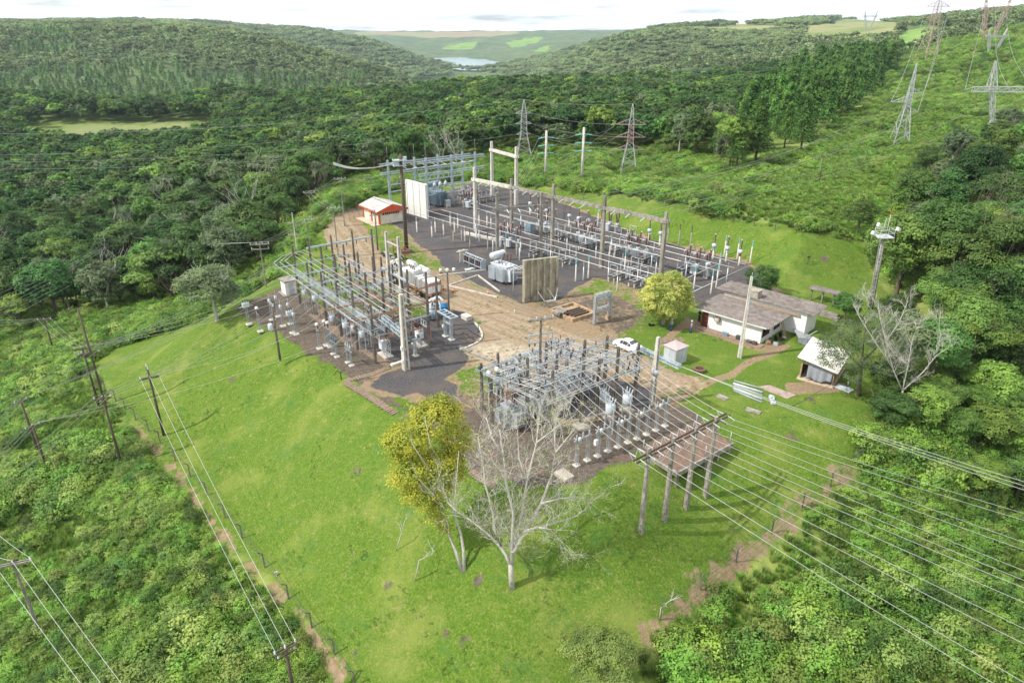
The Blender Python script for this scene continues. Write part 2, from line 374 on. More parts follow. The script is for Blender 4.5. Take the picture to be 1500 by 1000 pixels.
FB = [polyG(p) for p in ([(520,50),(760,50),(760,46),(520,46)], [(1000,34),(1080,30),(1160,34),(1080,40)])]
def masks(X, Y):
    """per-vertex shares: gravel, dirt, soil, mown | green field, dry field, brown field, pale"""
    wob = noise2(X / 2.2, Y / 2.2, 11, 4) * 2.6; z = np.zeros(X.shape)
    def ms(polys, soft, wb=1., lim=None):
        o = z.copy()
        for p in polys:
            P = np.array([(q[0], q[1]) for q in p]); mg = 6 + soft
            k = (X > P[:, 0].min() - mg) & (X < P[:, 0].max() + mg) & (Y > P[:, 1].min() - mg) & (Y < P[:, 1].max() + mg)
            if k.any(): o[k] = np.maximum(o[k], np.clip(.5 - (sdf(p, X[k], Y[k]) + wob[k] * wb) / soft, 0, 1))
        return o
    a = np.stack([ms(GRAVEL, 1.6, .6), ms(DIRT, 1.8, .8), ms(SOIL, 2.2, .9), ms(MOWN, 2.5, .7)], -1)
    p = ms(PATHS, .7, .15); a[..., 1] = np.maximum(a[..., 1], p * .9); a[..., 0] *= 1 - p; a[..., 2] *= 1 - p * .8
    b = np.stack([ms(FG, 15, 6), ms(FY, 40, 14), ms(FB, 60, 20), ms(PALE, 3.5, 1)], -1)
    return a, b
MA, MBm = masks(GX, GY)
MIX = [FLAT(p) for p in ([(560,318),(600,343),(640,378),(690,413),(735,431),(700,425),(640,400),(590,380),(556,352)], [(640,545),(672,512),(722,548),(760,560),(700,600),(655,600),(664,577)], [(762,446),(838,424),(905,412),(950,438),(948,470),(930,492),(900,492),(850,470)], [(560,420),(640,440),(690,460),(640,466),(560,462),(520,462),(470,440)], [(575,602),(660,600),(700,640),(690,690),(640,650)], [(960,575),(1040,552),(1010,590),(980,600)])]
for p in MIX:
    d = sdf(p, GX, GY); k = np.clip(.6 - d / 2.5, 0, .6); MA[..., 1] = np.maximum(MA[..., 1], k * (.75 + .6 * noise2(GX / 1.5, GY / 1.5, 33, 4)))
for p in GRAVEL:
    d = sdf(p, GX, GY); MA[..., 1] = np.maximum(MA[..., 1], np.clip(.75 - np.maximum(d - .2, -d * .3) / 2.4 + 1.2 * noise2(GX / 1.8, GY / 1.8, 37, 4), 0, .62) * (d > -.8))
HOLES = []        # small bare-soil patches on the lawn
for px, py, r in [(432,678,.5),(520,692,1.0),(572,852,.85),(417,716,.35),(556,905,.4),(680,935,.6),(700,850,.6),(540,825,.6),(262,545,.6),(340,556,.7),(1208,380,1.1),(1126,378,.6),(312,665,.4),(792,975,.6),(980,895,1),(745,500,.8),(1130,565,.8),(1190,585,.7),(1160,637,1.1),(1010,595,.8),(1070,520,.9),(520,955,.5),(610,905,.5),(650,935,.7),(570,960,.8),(330,650,.4),(1395,515,1)]:
    q = G(px, py); d = np.hypot(GX - q.x, GY - q.y); k = np.clip(.9 - .75 * d / r + 1.3 * noise2(GX * 1.1, GY * 1.1, 21, 3), 0, .66 if (px * 7 + py) % 3 else .5); MA[..., 2] = np.maximum(MA[..., 2], k)

for wd_, ln in zip((1.9, 3.6), ([(497,990),(440,900),(340,800),(262,698),(200,625)], [(950,930),(1030,868),(1130,788),(1240,695)])):
    P_ = np.array([(q.x, q.y) for q in polyG(ln)]); d = np.full(GX.shape, 1e9)
    for a_, b_ in zip(P_[:-1], P_[1:]):
        e = b_ - a_; t_ = np.clip(((GX - a_[0]) * e[0] + (GY - a_[1]) * e[1]) / (e @ e), 0, 1); d = np.minimum(d, np.hypot(GX - a_[0] - e[0] * t_, GY - a_[1] - e[1] * t_))
    MA[..., 1] = np.maximum(MA[..., 1], np.clip(.68 - d / wd_ + 1.0 * noise2(GX / 1.6, GY / 1.6, 51, 4), 0, .56))
P_ = np.array([(q.x, q.y) for q in FLAT([(486,326),(520,372),(575,408),(650,438),(730,470),(820,505),(905,535),(985,562)])]); d = np.full(GX.shape, 1e9)
for a_, b_ in zip(P_[:-1], P_[1:]):
    e = b_ - a_; t_ = np.clip(((GX - a_[0]) * e[0] + (GY - a_[1]) * e[1]) / (e @ e), 0, 1); d = np.minimum(d, np.hypot(GX - a_[0] - e[0] * t_, GY - a_[1] - e[1] * t_))
d = np.abs(np.minimum(d, np.abs(d - 2.6))); MBm[..., 3] = np.maximum(MBm[..., 3], .6 * np.exp(-((d - .8) / .32) ** 2))
gm, n, l, b = new_mat('ground cover')
def nd(t, **kw):
    x = n.new(t)
    for k_, v_ in kw.items(): setattr(x, k_, v_)
    return x
tcg = nd('ShaderNodeTexCoord')
def nz(scale, det=6, rough=.6, src=None):
    x = nd('ShaderNodeTexNoise'); x.inputs['Scale'].default_value = scale; x.inputs['Detail'].default_value = det; x.inputs['Roughness'].default_value = rough
    l.new(src or tcg.outputs['Object'], x.inputs[0]); return x.outputs['Fac']
def ramp(f, stops):
    x = nd('ShaderNodeValToRGB'); e = x.color_ramp.elements
    while len(e) < len(stops): e.new(.5)
    for q, (p, c) in zip(e, stops): q.position = p; q.color = (*c, 1) if len(c) == 3 else c
    l.new(f, x.inputs[0]); return x.outputs[0]
def mixc(f, a_, b_):
    x = nd('ShaderNodeMix', data_type='RGBA'); l.new(f, x.inputs[0])
    for s_, q in ((6, a_), (7, b_)):
        if isinstance(q, tuple): x.inputs[s_].default_value = (*q, 1)
        else: l.new(q, x.inputs[s_])
    return x.outputs[2]
def math_(op, a_, b_, c_=None):
    x = nd('ShaderNodeMath', operation=op)
    for i_, q in enumerate((a_, b_, c_)):
        if q is None: continue
        if isinstance(q, (int, float)): x.inputs[i_].default_value = q
        else: l.new(q, x.inputs[i_])
    return x.outputs[0]
def edge(mask, nse, lo=.42, hi=.58, amt=.7):
    """mask broken up by noise, then sharpened"""
    t_ = math_('ADD', mask, math_('MULTIPLY', math_('SUBTRACT', nse, .5), amt))
    x = nd('ShaderNodeMapRange', interpolation_type='SMOOTHSTEP'); l.new(t_, x.inputs[0]); x.inputs[1].default_value = lo; x.inputs[2].default_value = hi
    return x.outputs[0]
a1 = nd('ShaderNodeAttribute', attribute_name='m1'); a2 = nd('ShaderNodeAttribute', attribute_name='m2')
s1 = nd('ShaderNodeSeparateColor'); s2 = nd('ShaderNodeSeparateColor'); l.new(a1.outputs['Color'], s1.inputs[0]); l.new(a2.outputs['Color'], s2.inputs[0])
fine, mid, big, vbig = nz(5.5, 8, .75), nz(1.6, 8), nz(.16, 7), nz(.012, 8)
grassA = ramp(mid, [(.3, (.05, .115, .011)), (.5, (.092, .168, .017)), (.7, (.15, .217, .031))])
grassB = ramp(fine, [(.32, (.02, .055, .006)), (.5, (.094, .158, .018)), (.7, (.24, .275, .07))])
grass = mixc(ramp(mid, [(.4, (.45,) * 3), (.6, (.9,) * 3)]), grassA, grassB)
grass = mixc(ramp(big, [(.5, (0,) * 3), (.68, (.5,) * 3)]), grass, (.24, .26, .065))
grass = mixc(ramp(nz(1.1, 10, .8), [(.56, (0,) * 3), (.66, (.8,) * 3)]), grass, (.28, .245, .1))
grass = mixc(ramp(nz(.9, 10, .8, None), [(.3, (.7,) * 3), (.4, (0,) * 3)]), grass, (.035, .095, .014))
grass = mixc(ramp(nz(.3, 9, .75), [(.54, (0,) * 3), (.68, (.75,) * 3)]), grass, (.055, .14, .03))
scrub = mixc(ramp(mid, [(.35, (0,) * 3), (.65, (1,) * 3)]), (.06, .11, .022), (.18, .25, .05))
scrub = mixc(ramp(big, [(.46, (0,) * 3), (.62, (.8,) * 3)]), scrub, (.26, .3, .08))
farc = ramp(nz(.05, 9, .75), [(.3, (.035, .06, .028)), (.5, (.075, .115, .05)), (.68, (.14, .185, .08))])
farc = mixc(ramp(vbig, [(.45, (0,) * 3), (.6, (.35,) * 3)]), farc, (.2, .24, .1))
sepd = nd('ShaderNodeSeparateXYZ'); l.new(tcg.outputs['Object'], sepd.inputs[0])
dist = nd('ShaderNodeMapRange'); l.new(sepd.outputs['Y'], dist.inputs[0]); dist.inputs[1].default_value = 430; dist.inputs[2].default_value = 560
base = mixc(dist.outputs[0], scrub, farc)
base = mixc(edge(s2.outputs[0], nz(.03, 5), .3, .7, .3), base, ramp(nz(.02, 6), [(.35, (.12, .22, .045)), (.65, (.2, .31, .075))]))
base = mixc(edge(s2.outputs[1], nz(.02, 6), .35, .75, .9), base, ramp(nz(.01, 6), [(.35, (.14, .19, .06)), (.65, (.27, .26, .12))]))
base = mixc(edge(s2.outputs[2], nz(.004, 6), .35, .7, .5), base, ramp(nz(.002, 6), [(.4, (.3, .2, .14)), (.6, (.2, .24, .1))]))
base = mixc(edge(a1.outputs['Alpha'], nz(.8, 5), .3, .7, .8), base, grass)
dirt = ramp(nz(2.5, 10, .75), [(.3, (.16, .112, .066)), (.5, (.255, .18, .108)), (.7, (.37, .285, .185))])
dirt = mixc(ramp(nz(.25, 6), [(.42, (0,) * 3), (.6, (.7,) * 3)]), dirt, (.24, .18, .125))
dirt = mixc(ramp(nz(.5, 9, .78), [(.54, (0,) * 3), (.68, (.55,) * 3)]), dirt, (.18, .19, .055))
dirt = mixc(math_('MULTIPLY', a2.outputs['Alpha'], ramp(nz(1.1, 8, .7), [(.35, (0,) * 3), (.6, (.85,) * 3)])), dirt, (.52, .46, .35))
soil = ramp(nz(2.2, 10, .75), [(.3, (.06, .046, .037)), (.5, (.115, .092, .075)), (.7, (.2, .165, .13))])
soil = mixc(ramp(nz(.4, 7, .7), [(.56, (0,) * 3), (.68, (.7,) * 3)]), soil, (.2, .11, .065))
soil = mixc(ramp(nz(.6, 9, .75), [(.57, (0,) * 3), (.66, (.6,) * 3)]), soil, (.15, .19, .04))
grav = ramp(nz(4.5, 9, .85), [(.34, (.028, .027, .029)), (.5, (.074, .071, .074)), (.66, (.16, .154, .156))])
grav = mixc(ramp(nz(.22, 7, .65), [(.46, (0,) * 3), (.62, (.7,) * 3)]), grav, (.125, .1, .085))
grav = mixc(ramp(nz(.45, 9, .75), [(.6, (0,) * 3), (.69, (.75,) * 3)]), grav, (.17, .18, .05))
c_ = mixc(edge(s1.outputs[2], mid), base, soil); c_ = mixc(edge(s1.outputs[1], mid), c_, dirt); c_ = mixc(edge(s1.outputs[0], mid), c_, grav)
l.new(c_, b.inputs['Base Color']); b.inputs['Roughness'].default_value = .95; b.inputs['Specular IOR Level'].default_value = .12
bp = nd('ShaderNodeBump'); bp.inputs['Strength'].default_value = .55; bp.inputs['Distance'].default_value = .25
l.new(math_('ADD', nz(5, 6, .7), math_('MULTIPLY', nz(.7, 5), 1.2)), bp.inputs['Height']); l.new(bp.outputs[0], b.inputs['Normal'])

ny_, nx_ = GX.shape
gu, gv = np.gradient(GZ, gy, axis=0), np.gradient(GZ, gx, axis=1)
NRM = np.stack([-gv, -gu, np.ones_like(GZ)], -1); NRM /= np.linalg.norm(NRM, axis=-1, keepdims=True)
idx = np.arange(ny_ * nx_).reshape(ny_, nx_)
Q = np.stack([idx[:-1, :-1], idx[:-1, 1:], idx[1:, 1:], idx[1:, :-1]], -1).reshape(-1, 4)
def fm(a): return ((a[:-1, :-1] + a[1:, 1:] + a[:-1, 1:] + a[1:, :-1]) / 4).ravel()
cls = np.zeros(len(Q), int); fy_ = fm(GY)
cls[fm(MA[..., 3]) > .5] = 1; cls[fm(MA[..., 1]) > .5] = 2; cls[fm(MA[..., 0]) > .5] = 3; cls[(fy_ > 700)] = 4
VV = np.stack([GX, GY, GZ], -1).reshape(-1, 3); NV = NRM.reshape(-1, 3)
for k, (nm, lb, ct) in enumerate([('ground', 'scrubby ground sloping away round the substation', 'ground'), ('lawn', 'mown green lawn and grass slopes round the substation terrace', 'lawn'),
                           ('dirt_road', 'tan dirt road crossing the substation terrace', 'road'), ('gravel_yard', 'dark grey gravel of the substation yards', 'gravel'), ('hills', 'distant wooded hills beyond the river valley', 'hills')]):
    q = Q[cls == k]; u_, inv = np.unique(q, return_inverse=True); inv = inv.reshape(q.shape)
    me = mesh_np(nm, VV[u_], inv, gm, True)
    for an, dat in (('m1', MA), ('m2', MBm)):
        at = me.attributes.new(an, 'FLOAT_COLOR', 'POINT'); at.data.foreach_set('color', dat.reshape(-1, 4)[u_].astype(np.float32).ravel())
    me.normals_split_custom_set_from_vertices([tuple(x) for x in NV[u_]])
    o = bpy.data.objects.new(nm, me); col.objects.link(o); tag(o, lb, ct, kind='structure')

wm, n, l, b = new_mat('river water'); b.inputs['Base Color'].default_value = (.16, .25, .3, 1); b.inputs['Roughness'].default_value = .16
nzt = n.new('ShaderNodeTexNoise'); nzt.inputs['Scale'].default_value = .15; bpw = n.new('ShaderNodeBump'); bpw.inputs['Strength'].default_value = .25
l.new(nzt.outputs[0], bpw.inputs['Height']); l.new(bpw.outputs[0], b.inputs['Normal'])
me = mesh_np('river', [(-1500, 1400, -95), (900, 1400, -95), (900, 4600, -95), (-1500, 4600, -95)], [(0, 1, 2, 3)], wm)
o = bpy.data.objects.new('river', me); col.objects.link(o); tag(o, 'pale blue river reach between the far hills', 'river', kind='structure')

# ------------------------------------------------------------------ foliage
def leaf_quads(ctr, nrm, size, rg):
    """rhombic leaf sprays at the centres, facing roughly along nrm"""
    k = len(ctr); nrm = nrm / (np.linalg.norm(nrm, axis=1, keepdims=True) + 1e-9)
    t = rg.normal(size=(k, 3)); t -= nrm * (t * nrm).sum(1, keepdims=True); t /= np.linalg.norm(t, axis=1, keepdims=True) + 1e-9
    b_ = np.cross(nrm, t); s = size * rg.uniform(.6, 1.3, (k, 1)); bend = nrm * s * .25
    v = np.stack([ctr - t * s, ctr - b_ * s * .55 + bend, ctr + t * s, ctr + b_ * s * .55 + bend], 1).reshape(-1, 3)
    return v, np.arange(4 * k).reshape(k, 4)
def blob_leaves(blobs, n, size, rg, clump=10, spread=.45, up=.7, shell=(.72, 1.04), under=-.35):
    bl = np.array(blobs, float); wgt = (bl[:, 3] * bl[:, 4] * bl[:, 5]) ** (2 / 3); wgt /= wgt.sum(); nc = max(n // clump, 1)
    bi = rg.choice(len(bl), nc, p=wgt); d = rg.normal(size=(nc * 3, 3)); d /= np.linalg.norm(d, axis=1, keepdims=True)
    d = d[d[:, 2] > under - rg.random(len(d)) * .4][:nc]
    while len(d) < nc: d = np.concatenate([d, d])[:nc]
    c = bl[bi, :3] + d * bl[bi, 3:6] * rg.uniform(*shell, (nc, 1))
    c = np.repeat(c, clump, 0) + rg.normal(size=(nc * clump, 3)) * spread * np.array([1, 1, .6]); dd = np.repeat(d, clump, 0)
    return leaf_quads(c, dd * 1.3 + np.array([0, 0, up]) + rg.normal(size=dd.shape) * .36, size, rg)
def limb_tree(mb, base, height_, r, rg, lean=(0, 0), fork=4, spread=.5, tips=None, depth=2, top=.55):
    """tapered trunk with forking limbs; returns limb tips"""
    tips = [] if tips is None else tips
    b0 = Vector(base); t0 = b0 + Vector((lean[0], lean[1], height_ * top)); mid_ = b0.lerp(t0, .5) + Vector((rg.normal() * .1, rg.normal() * .1, 0)) * height_ * .1
    mb.path([b0, mid_, t0], [r, r * .8, r * .62], 7, cap=False)
    def grow(p, d, ln, rr, lv):
        pts = [p]; dd = d.copy()
        for i in range(3):
            dd = (dd + Vector((rg.normal() * .18, rg.normal() * .18, .1))).normalized(); pts.append(pts[-1] + dd * ln / 3)
        mb.path(pts, [rr, rr * .8, rr * .6, rr * .4], 5 if lv else 6, cap=False); tips.append(pts[-1])
        if lv < depth:
            for k in range(2 if lv else 3):
                a = rg.uniform(0, 2 * PI); nd_ = (dd + Vector((math.cos(a), math.sin(a), rg.uniform(-.1, .4))) * .75).normalized()
                grow(pts[rg.integers(2, 4)], nd_, ln * rg.uniform(.5, .75), rr * .5, lv + 1)
    for k in range(fork):
        a = 2 * PI * (k + rg.uniform(-.3, .3)) / fork; dr = Vector((math.cos(a) * spread, math.sin(a) * spread, 1)).normalized()
        grow(mid_.lerp(t0, rg.uniform(.6, 1)), dr, height_ * (1 - top) * rg.uniform(.75, 1.05), r * .5, 0)
    return tips

LM = {
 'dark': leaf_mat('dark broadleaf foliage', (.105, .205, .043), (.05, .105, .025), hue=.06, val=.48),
 'mid': leaf_mat('green broadleaf foliage', (.16, .28, .05), (.075, .15, .028), hue=.06, val=.45),
 'light': leaf_mat('light green foliage', (.28, .42, .06), (.13, .235, .036), hue=.04, val=.3),
 'grey': leaf_mat('grey green foliage', (.22, .29, .13), (.11, .16, .07), hue=.05, val=.25),
 'pine': leaf_mat('pine needles', (.15, .3, .045), (.06, .135, .024), hue=.03, val=.25),
 'brown': leaf_mat('dead brown foliage', (.19, .085, .06), (.1, .045, .035), hue=.02, val=.25),
 'palm': leaf_mat('palm fronds', (.2, .29, .075), (.1, .155, .04), hue=.03, val=.2),
 'shrub': leaf_mat('shrub leaves', (.29, .47, .055), (.125, .24, .032), hue=.05, val=.35, pos=.09),
 'olive': leaf_mat('olive shrub leaves', (.35, .45, .095), (.165, .25, .055), hue=.05, val=.35, pos=.09),
 'yellow': leaf_mat('yellow green foliage', (.5, .46, .032), (.24, .3, .026), hue=.01, val=.05, c3=(.62, .5, .05)),
 'topiary': leaf_mat('variegated yellow foliage', (.7, .68, .17), (.26, .35, .055), hue=.01, val=.05, c3=(.78, .74, .25)),
 'hill': leaf_mat('hillside canopy', (.3, .38, .15), (.15, .215, .085), hue=.05, val=.4, pos=.006),
 'plantation': leaf_mat('plantation canopy', (.27, .42, .13), (.14, .25, .075), hue=.04, val=.3, pos=.006)}
TRUNKS = {}
def crown_variant(kind, seed, nleaf, leaf):
    """(crown mesh, trunk mesh) about 10 m tall standing on the origin"""
    rg = np.random.default_rng(seed); bl = []; tb = MB(); h = 10.
    if kind == 'round':
        tips = limb_tree(tb, (0, 0, -.6), 8.2, .26, rg, fork=4, spread=.7)
        for k in range(10):
            a = 2.4 * k + rg.uniform(-.5, .5); r_ = 2.7 * math.sqrt((k + .4) / 10) * rg.uniform(.8, 1.1); z_ = 8.2 - r_ * r_ * .28 + rg.normal() * .35; s_ = rg.uniform(1.0, 1.75)
            bl.append((r_ * math.cos(a), r_ * math.sin(a), z_, s_, s_, s_ * .8))
        for k in range(6): a = rg.uniform(0, 2 * PI); bl.append((2.3 * math.cos(a), 2.3 * math.sin(a), rg.uniform(4.2, 5.6), 1.1, 1.1, .9))
        v, f = blob_leaves(bl, nleaf, leaf, rg, spread=.22)
    elif kind == 'wide':
        tips = limb_tree(tb, (0, 0, -.6), 8, .3, rg, fork=5, spread=1.1, top=.45)
        for k in range(16):
            a = rg.uniform(0, 2 * PI); r_ = rg.uniform(.5, 4.4); z_ = 8.6 - r_ * .5 + rg.normal() * .5; s_ = rg.uniform(1.0, 1.7)
            bl.append((r_ * math.cos(a), r_ * math.sin(a), z_, s_ * 1.1, s_ * 1.1, s_ * .55))
        v, f = blob_leaves(bl, nleaf, leaf, rg, spread=.22, under=-.1)
    elif kind == 'tall':
        limb_tree(tb, (0, 0, -.6), 9, .22, rg, fork=3, spread=.4, top=.6)
        for k in range(12):
            a = rg.uniform(0, 2 * PI); r_ = rg.uniform(.2, 1.8); z_ = rg.uniform(4.2, 9.3); s_ = rg.uniform(.8, 1.4)
            bl.append((r_ * math.cos(a), r_ * math.sin(a), z_, s_, s_, s_ * .85))
        v, f = blob_leaves(bl, nleaf, leaf, rg, spread=.22)
    elif kind == 'pine':
        tb.path([(0, 0, -.5), (.1, 0, 4), (0, .1, 10)], [.22, .16, .04], 6)
        C = []; D = []
        for k in range(nleaf // 8):
            z_ = rg.uniform(2.2, 10); rr = (10.3 - z_) / 8 * 2.5 * rg.uniform(.35, 1.05); a = rg.uniform(0, 2 * PI)
            c = np.array([rr * math.cos(a), rr * math.sin(a), z_ + rr * .12]); C.append(c + rg.normal(size=(8, 3)) * np.array([.28, .28, .2])); D.append(np.tile([math.cos(a) * .5, math.sin(a) * .5, .7], (8, 1)) + rg.normal(size=(8, 3)) * .6)
        for k in range(26):
            z_ = rg.uniform(2, 9); rr = (10.3 - z_) / 8 * 2.2; a = rg.uniform(0, 2 * PI); tb.path([(0, 0, z_), (rr * math.cos(a), rr * math.sin(a), z_ + .25)], [.05, .02], 4, cap=False)
        v, f = leaf_quads(np.concatenate(C), np.concatenate(D), leaf, rg)
    elif kind == 'palm':
        tb.path([(0, 0, -.5), (.15, .1, 4), (.1, .2, 8.2)], [.2, .16, .13], 8); vs, fs = [], []
        for k in range(22):
            a = 2 * PI * k / 22 + rg.uniform(-.2, .2); el = rg.uniform(-.2, 1.1); prev = np.array([.1, .2, 8.3]); d = np.array([math.cos(a) * math.cos(el), math.sin(a) * math.cos(el), math.sin(el)]); sd = np.array([-math.sin(a), math.cos(a), 0])
            for i in range(7):
                d = d + np.array([0, 0, -.2]); d /= np.linalg.norm(d); nx = prev + d * .5; wd = .52 * (1 - i / 8)
                for s_ in (-1, 1):
                    for q in (0, .5):
                        p0 = prev + (nx - prev) * q; b0 = len(vs); tip = p0 + sd * s_ * wd + d * .25 + np.array([0, 0, -.3 * wd - .05]); vs += [p0, p0 + d * .12, tip, tip - d * .03]; fs.append((b0, b0 + 1, b0 + 2, b0 + 3))
                prev = nx
        v, f = np.array(vs), np.array(fs)
    elif kind == 'patch':
        for k in range(14):
            a = rg.uniform(0, 2 * PI); r_ = 13 * math.sqrt(rg.random()); s_ = rg.uniform(2.6, 4.2); bl.append((r_ * math.cos(a), r_ * math.sin(a), rg.uniform(5.5, 8.5), s_, s_, s_ * .7))
        v, f = blob_leaves(bl, nleaf, leaf, rg, clump=6, spread=.8, under=-.1)
    elif kind == 'shrub':
        for k in range(5):
            a = rg.uniform(0, 2 * PI); r_ = rg.uniform(0, .55); s_ = rg.uniform(.3, .55); bl.append((r_ * math.cos(a), r_ * math.sin(a), rg.uniform(.3, .75), s_, s_, s_ * .8))
        v, f = blob_leaves(bl, nleaf, leaf, rg, clump=7, spread=.07, up=1.0)
    elif kind == 'grass':
        k = nleaf; a = rg.uniform(0, 2 * PI, k); r0 = rg.uniform(0, .4, (k, 1)); o_ = np.stack([np.cos(a), np.sin(a), np.zeros(k)], 1); pz = o_ * r0; hgt_ = rg.uniform(.35, 1., (k, 1)); sd = np.stack([-np.sin(a), np.cos(a), np.zeros(k)], 1) * .035
        tip = pz + o_ * hgt_ * rg.uniform(.15, .6, (k, 1)) + np.array([0, 0, 1.]) * hgt_; md = pz * .5 + tip * .5 + np.array([0, 0, .12])
        v = np.stack([pz - sd, pz + sd, md + sd, md - sd, md - sd, md + sd, tip + sd * .2, tip - sd * .2], 1).reshape(-1, 3); f = np.arange(8 * k).reshape(-1, 4)
    return v, f, tb

def scatter(name, pts, scl, ix, meshes, label, cat):
    """one 'stuff' object: instances of the meshes at the points"""
    c = bpy.data.collections.new(name + ' plants')
    for i, me in enumerate(meshes): c.objects.link(bpy.data.objects.new(f'{name}_{chr(97 + i)}', me))
    me = bpy.data.meshes.new(name); me.vertices.add(len(pts)); me.vertices.foreach_set('co', np.asarray(pts, np.float32).ravel())
    for an, ty, d in (('sc', 'FLOAT', scl), ('rz', 'FLOAT', rng.uniform(0, 2 * PI, len(pts))), ('ix', 'INT', ix)):
        a = me.attributes.new(an, ty, 'POINT'); a.data.foreach_set('value', np.asarray(d, np.int32 if ty == 'INT' else np.float32))
    o = bpy.data.objects.new(name, me); col.objects.link(o); tag(o, label, cat, kind='stuff')
    g = bpy.data.node_groups.new(name, 'GeometryNodeTree'); g.interface.new_socket('Geometry', in_out='INPUT', socket_type='NodeSocketGeometry'); g.interface.new_socket('Geometry', in_out='OUTPUT', socket_type='NodeSocketGeometry')
    nn = g.nodes; gi = nn.new('NodeGroupInput'); go = nn.new('NodeGroupOutput'); ip = nn.new('GeometryNodeInstanceOnPoints'); ci = nn.new('GeometryNodeCollectionInfo')
    ci.inputs['Collection'].default_value = c; ci.inputs['Separate Children'].default_value = True; ci.inputs['Reset Children'].default_value = True
    ip.inputs['Pick Instance'].default_value = True
    def na(nm, ty):
        x = nn.new('GeometryNodeInputNamedAttribute'); x.data_type = ty; x.inputs['Name'].default_value = nm; return x.outputs['Attribute']
    cx = nn.new('ShaderNodeCombineXYZ'); er = nn.new('FunctionNodeEulerToRotation'); ll = g.links
    ll.new(na('rz', 'FLOAT'), cx.inputs[2]); ll.new(cx.outputs[0], er.inputs[0]); ll.new(er.outputs[0], ip.inputs['Rotation'])
    ll.new(na('sc', 'FLOAT'), ip.inputs['Scale']); ll.new(na('ix', 'INT'), ip.inputs['Instance Index'])
    ll.new(gi.outputs[0], ip.inputs['Points']); ll.new(ci.outputs[0], ip.inputs['Instance']); ll.new(ip.outputs[0], go.inputs[0])
    o.modifiers.new('scatter', 'NODES').node_group = g
    return o
# ------------------------------------------------------------------ woods
def PY(px, py, Y):
    u, v = ray(px, py); t = Y / (CP + v * SP); return Vector((u * t, Y, CAMH - t * (SP - v * CP)))
def in_frame(X, Y, Z, m=.06):
    d = Y * CP + (CAMH - Z) * SP; u = X / d; v = (-(CAMH - Z) * CP + Y * SP) / d
    return (np.abs(u) < .75 + m) & (v > -.5 - m) & (d > 0)
EDGE = [(0,485),(110,470),(235,455),(330,425),(385,395),(430,335),(470,292),(520,262),(570,266),(640,262),(700,240),(760,226),(860,224),(950,226),(1080,250),(1110,244),(1180,230),(1230,180),(1300,120),(1322,80)]
EP = [G(*p) for p in EDGE]; EU = np.array([p.x / p.y for p in EP]); EY = np.array([p.y for p in EP]); o_ = np.argsort(EU); EU, EY = EU[o_], EY[o_]
def edgeY(X, Y): return np.where(X / np.maximum(Y, 1) > EU[-1], np.maximum(430, EY[-1]), np.interp(X / np.maximum(Y, 1), EU, EY))
CLEAR = polyG([(55,182),(315,177),(335,212),(200,222),(60,222)]); RIV = [(-1500, 1500), (-1500, 5000), (900, 5000), (900, 1500)]
fx_, fy2, fs_ = [], [], []
y = 100.
while y < 2700:
    c = max(6.6, y / 62 if y < 420 else y / 76); xs = np.arange(-.95 * y - 20, .95 * y + 20, c)
    fx_.append(xs + rng.uniform(-.42, .42, len(xs)) * c); fy2.append(np.full(len(xs), y) + rng.uniform(-.42, .42, len(xs)) * c); fs_.append(np.full(len(xs), c)); y += c * .95
FX, FY_, FS = map(np.concatenate, (fx_, fy2, fs_)); FZ = height(FX, FY_)
def atgrid(A, X, Y):
    i = np.clip(np.searchsorted(gy, Y), 0, ny_ - 1); j = np.clip(np.searchsorted(gx, X), 0, nx_ - 1); return A[i, j]
fld = atgrid(MBm, FX, FY_)
keep = (FY_ > edgeY(FX, FY_)) & in_frame(FX, FY_, FZ + 6) & ~((sdf(CLEAR, FX, FY_) < 0)) & (fld[:, :3].max(1) < .45 + .3 * (noise2(FX / 30, FY_ / 30, 8, 2))) & (FZ > -88)
# open slopes between the far woods
keep &= ~((FY_ > 700) & (noise2(FX / 190 + 3, FY_ / 190, 9, 4) > .13 + .1 * (FX < 0)) & (FX > 100))
FX, FY_, FS, FZ = FX[keep], FY_[keep], FS[keep], FZ[keep]
pinepoly = polyG([(1075,258),(1180,238),(1245,172),(1308,122),(1300,96),(1180,105),(1110,150),(1060,215)])
ispine = sdf(pinepoly, FX, FY_) < 0; kk = ~ispine | (rng.random(len(FX)) < .5); FX, FY_, FS, FZ, ispine = FX[kk], FY_[kk], FS[kk], FZ[kk], ispine[kk]
order = np.argsort(FY_); NEAR = []; FAR = []
vis_n = 0
for i in order: (NEAR if (len(NEAR) < 232 and FY_[i] < 330) else FAR).append(i)
NEAR, FAR = np.array(NEAR), np.array(FAR)

def make_tree(name, label, cat, kind, seed, leafmat, nleaf, leaf, group=None, bark=BARK):
    v, f, tb = crown_variant(kind, seed, nleaf, leaf); t = thing(name, label, cat, group=group)
    part('crown', mesh_np('crown', v, f, leafmat), t); tb.build('trunk', bark, t); return t
PROT = {}
def proto(kind, mat, var):
    k = (kind, mat, var)
    if k not in PROT:
        v, f, tb = crown_variant(kind, 100 + var * 7 + len(kind), int({'round': 6000, 'wide': 6000, 'tall': 4500, 'pine': 5200, 'palm': 0}[kind] * (2.2 if var > 9 else 1)), {'round': .2, 'wide': .19, 'tall': .19, 'pine': .18, 'palm': .3}[kind] * (.72 if var > 9 else 1))
        PROT[k] = (mesh_np('crown', v, f, LM[mat]), tb.mesh('trunk', BARKG if mat == 'grey' else BARK))
    return PROT[k]
def tree_at(loc, kind, mat, var, h_, wd, label, group=None, name='tree', cat='tree', rz=None):
    t = thing(name, label, cat, loc, rng.uniform(0, 2 * PI) if rz is None else rz, group); c, k = proto(kind, mat, var)
    t.scale = (wd * h_ / 10, wd * h_ / 10, h_ / 10); part('crown', c, t); part('trunk', k, t); return t
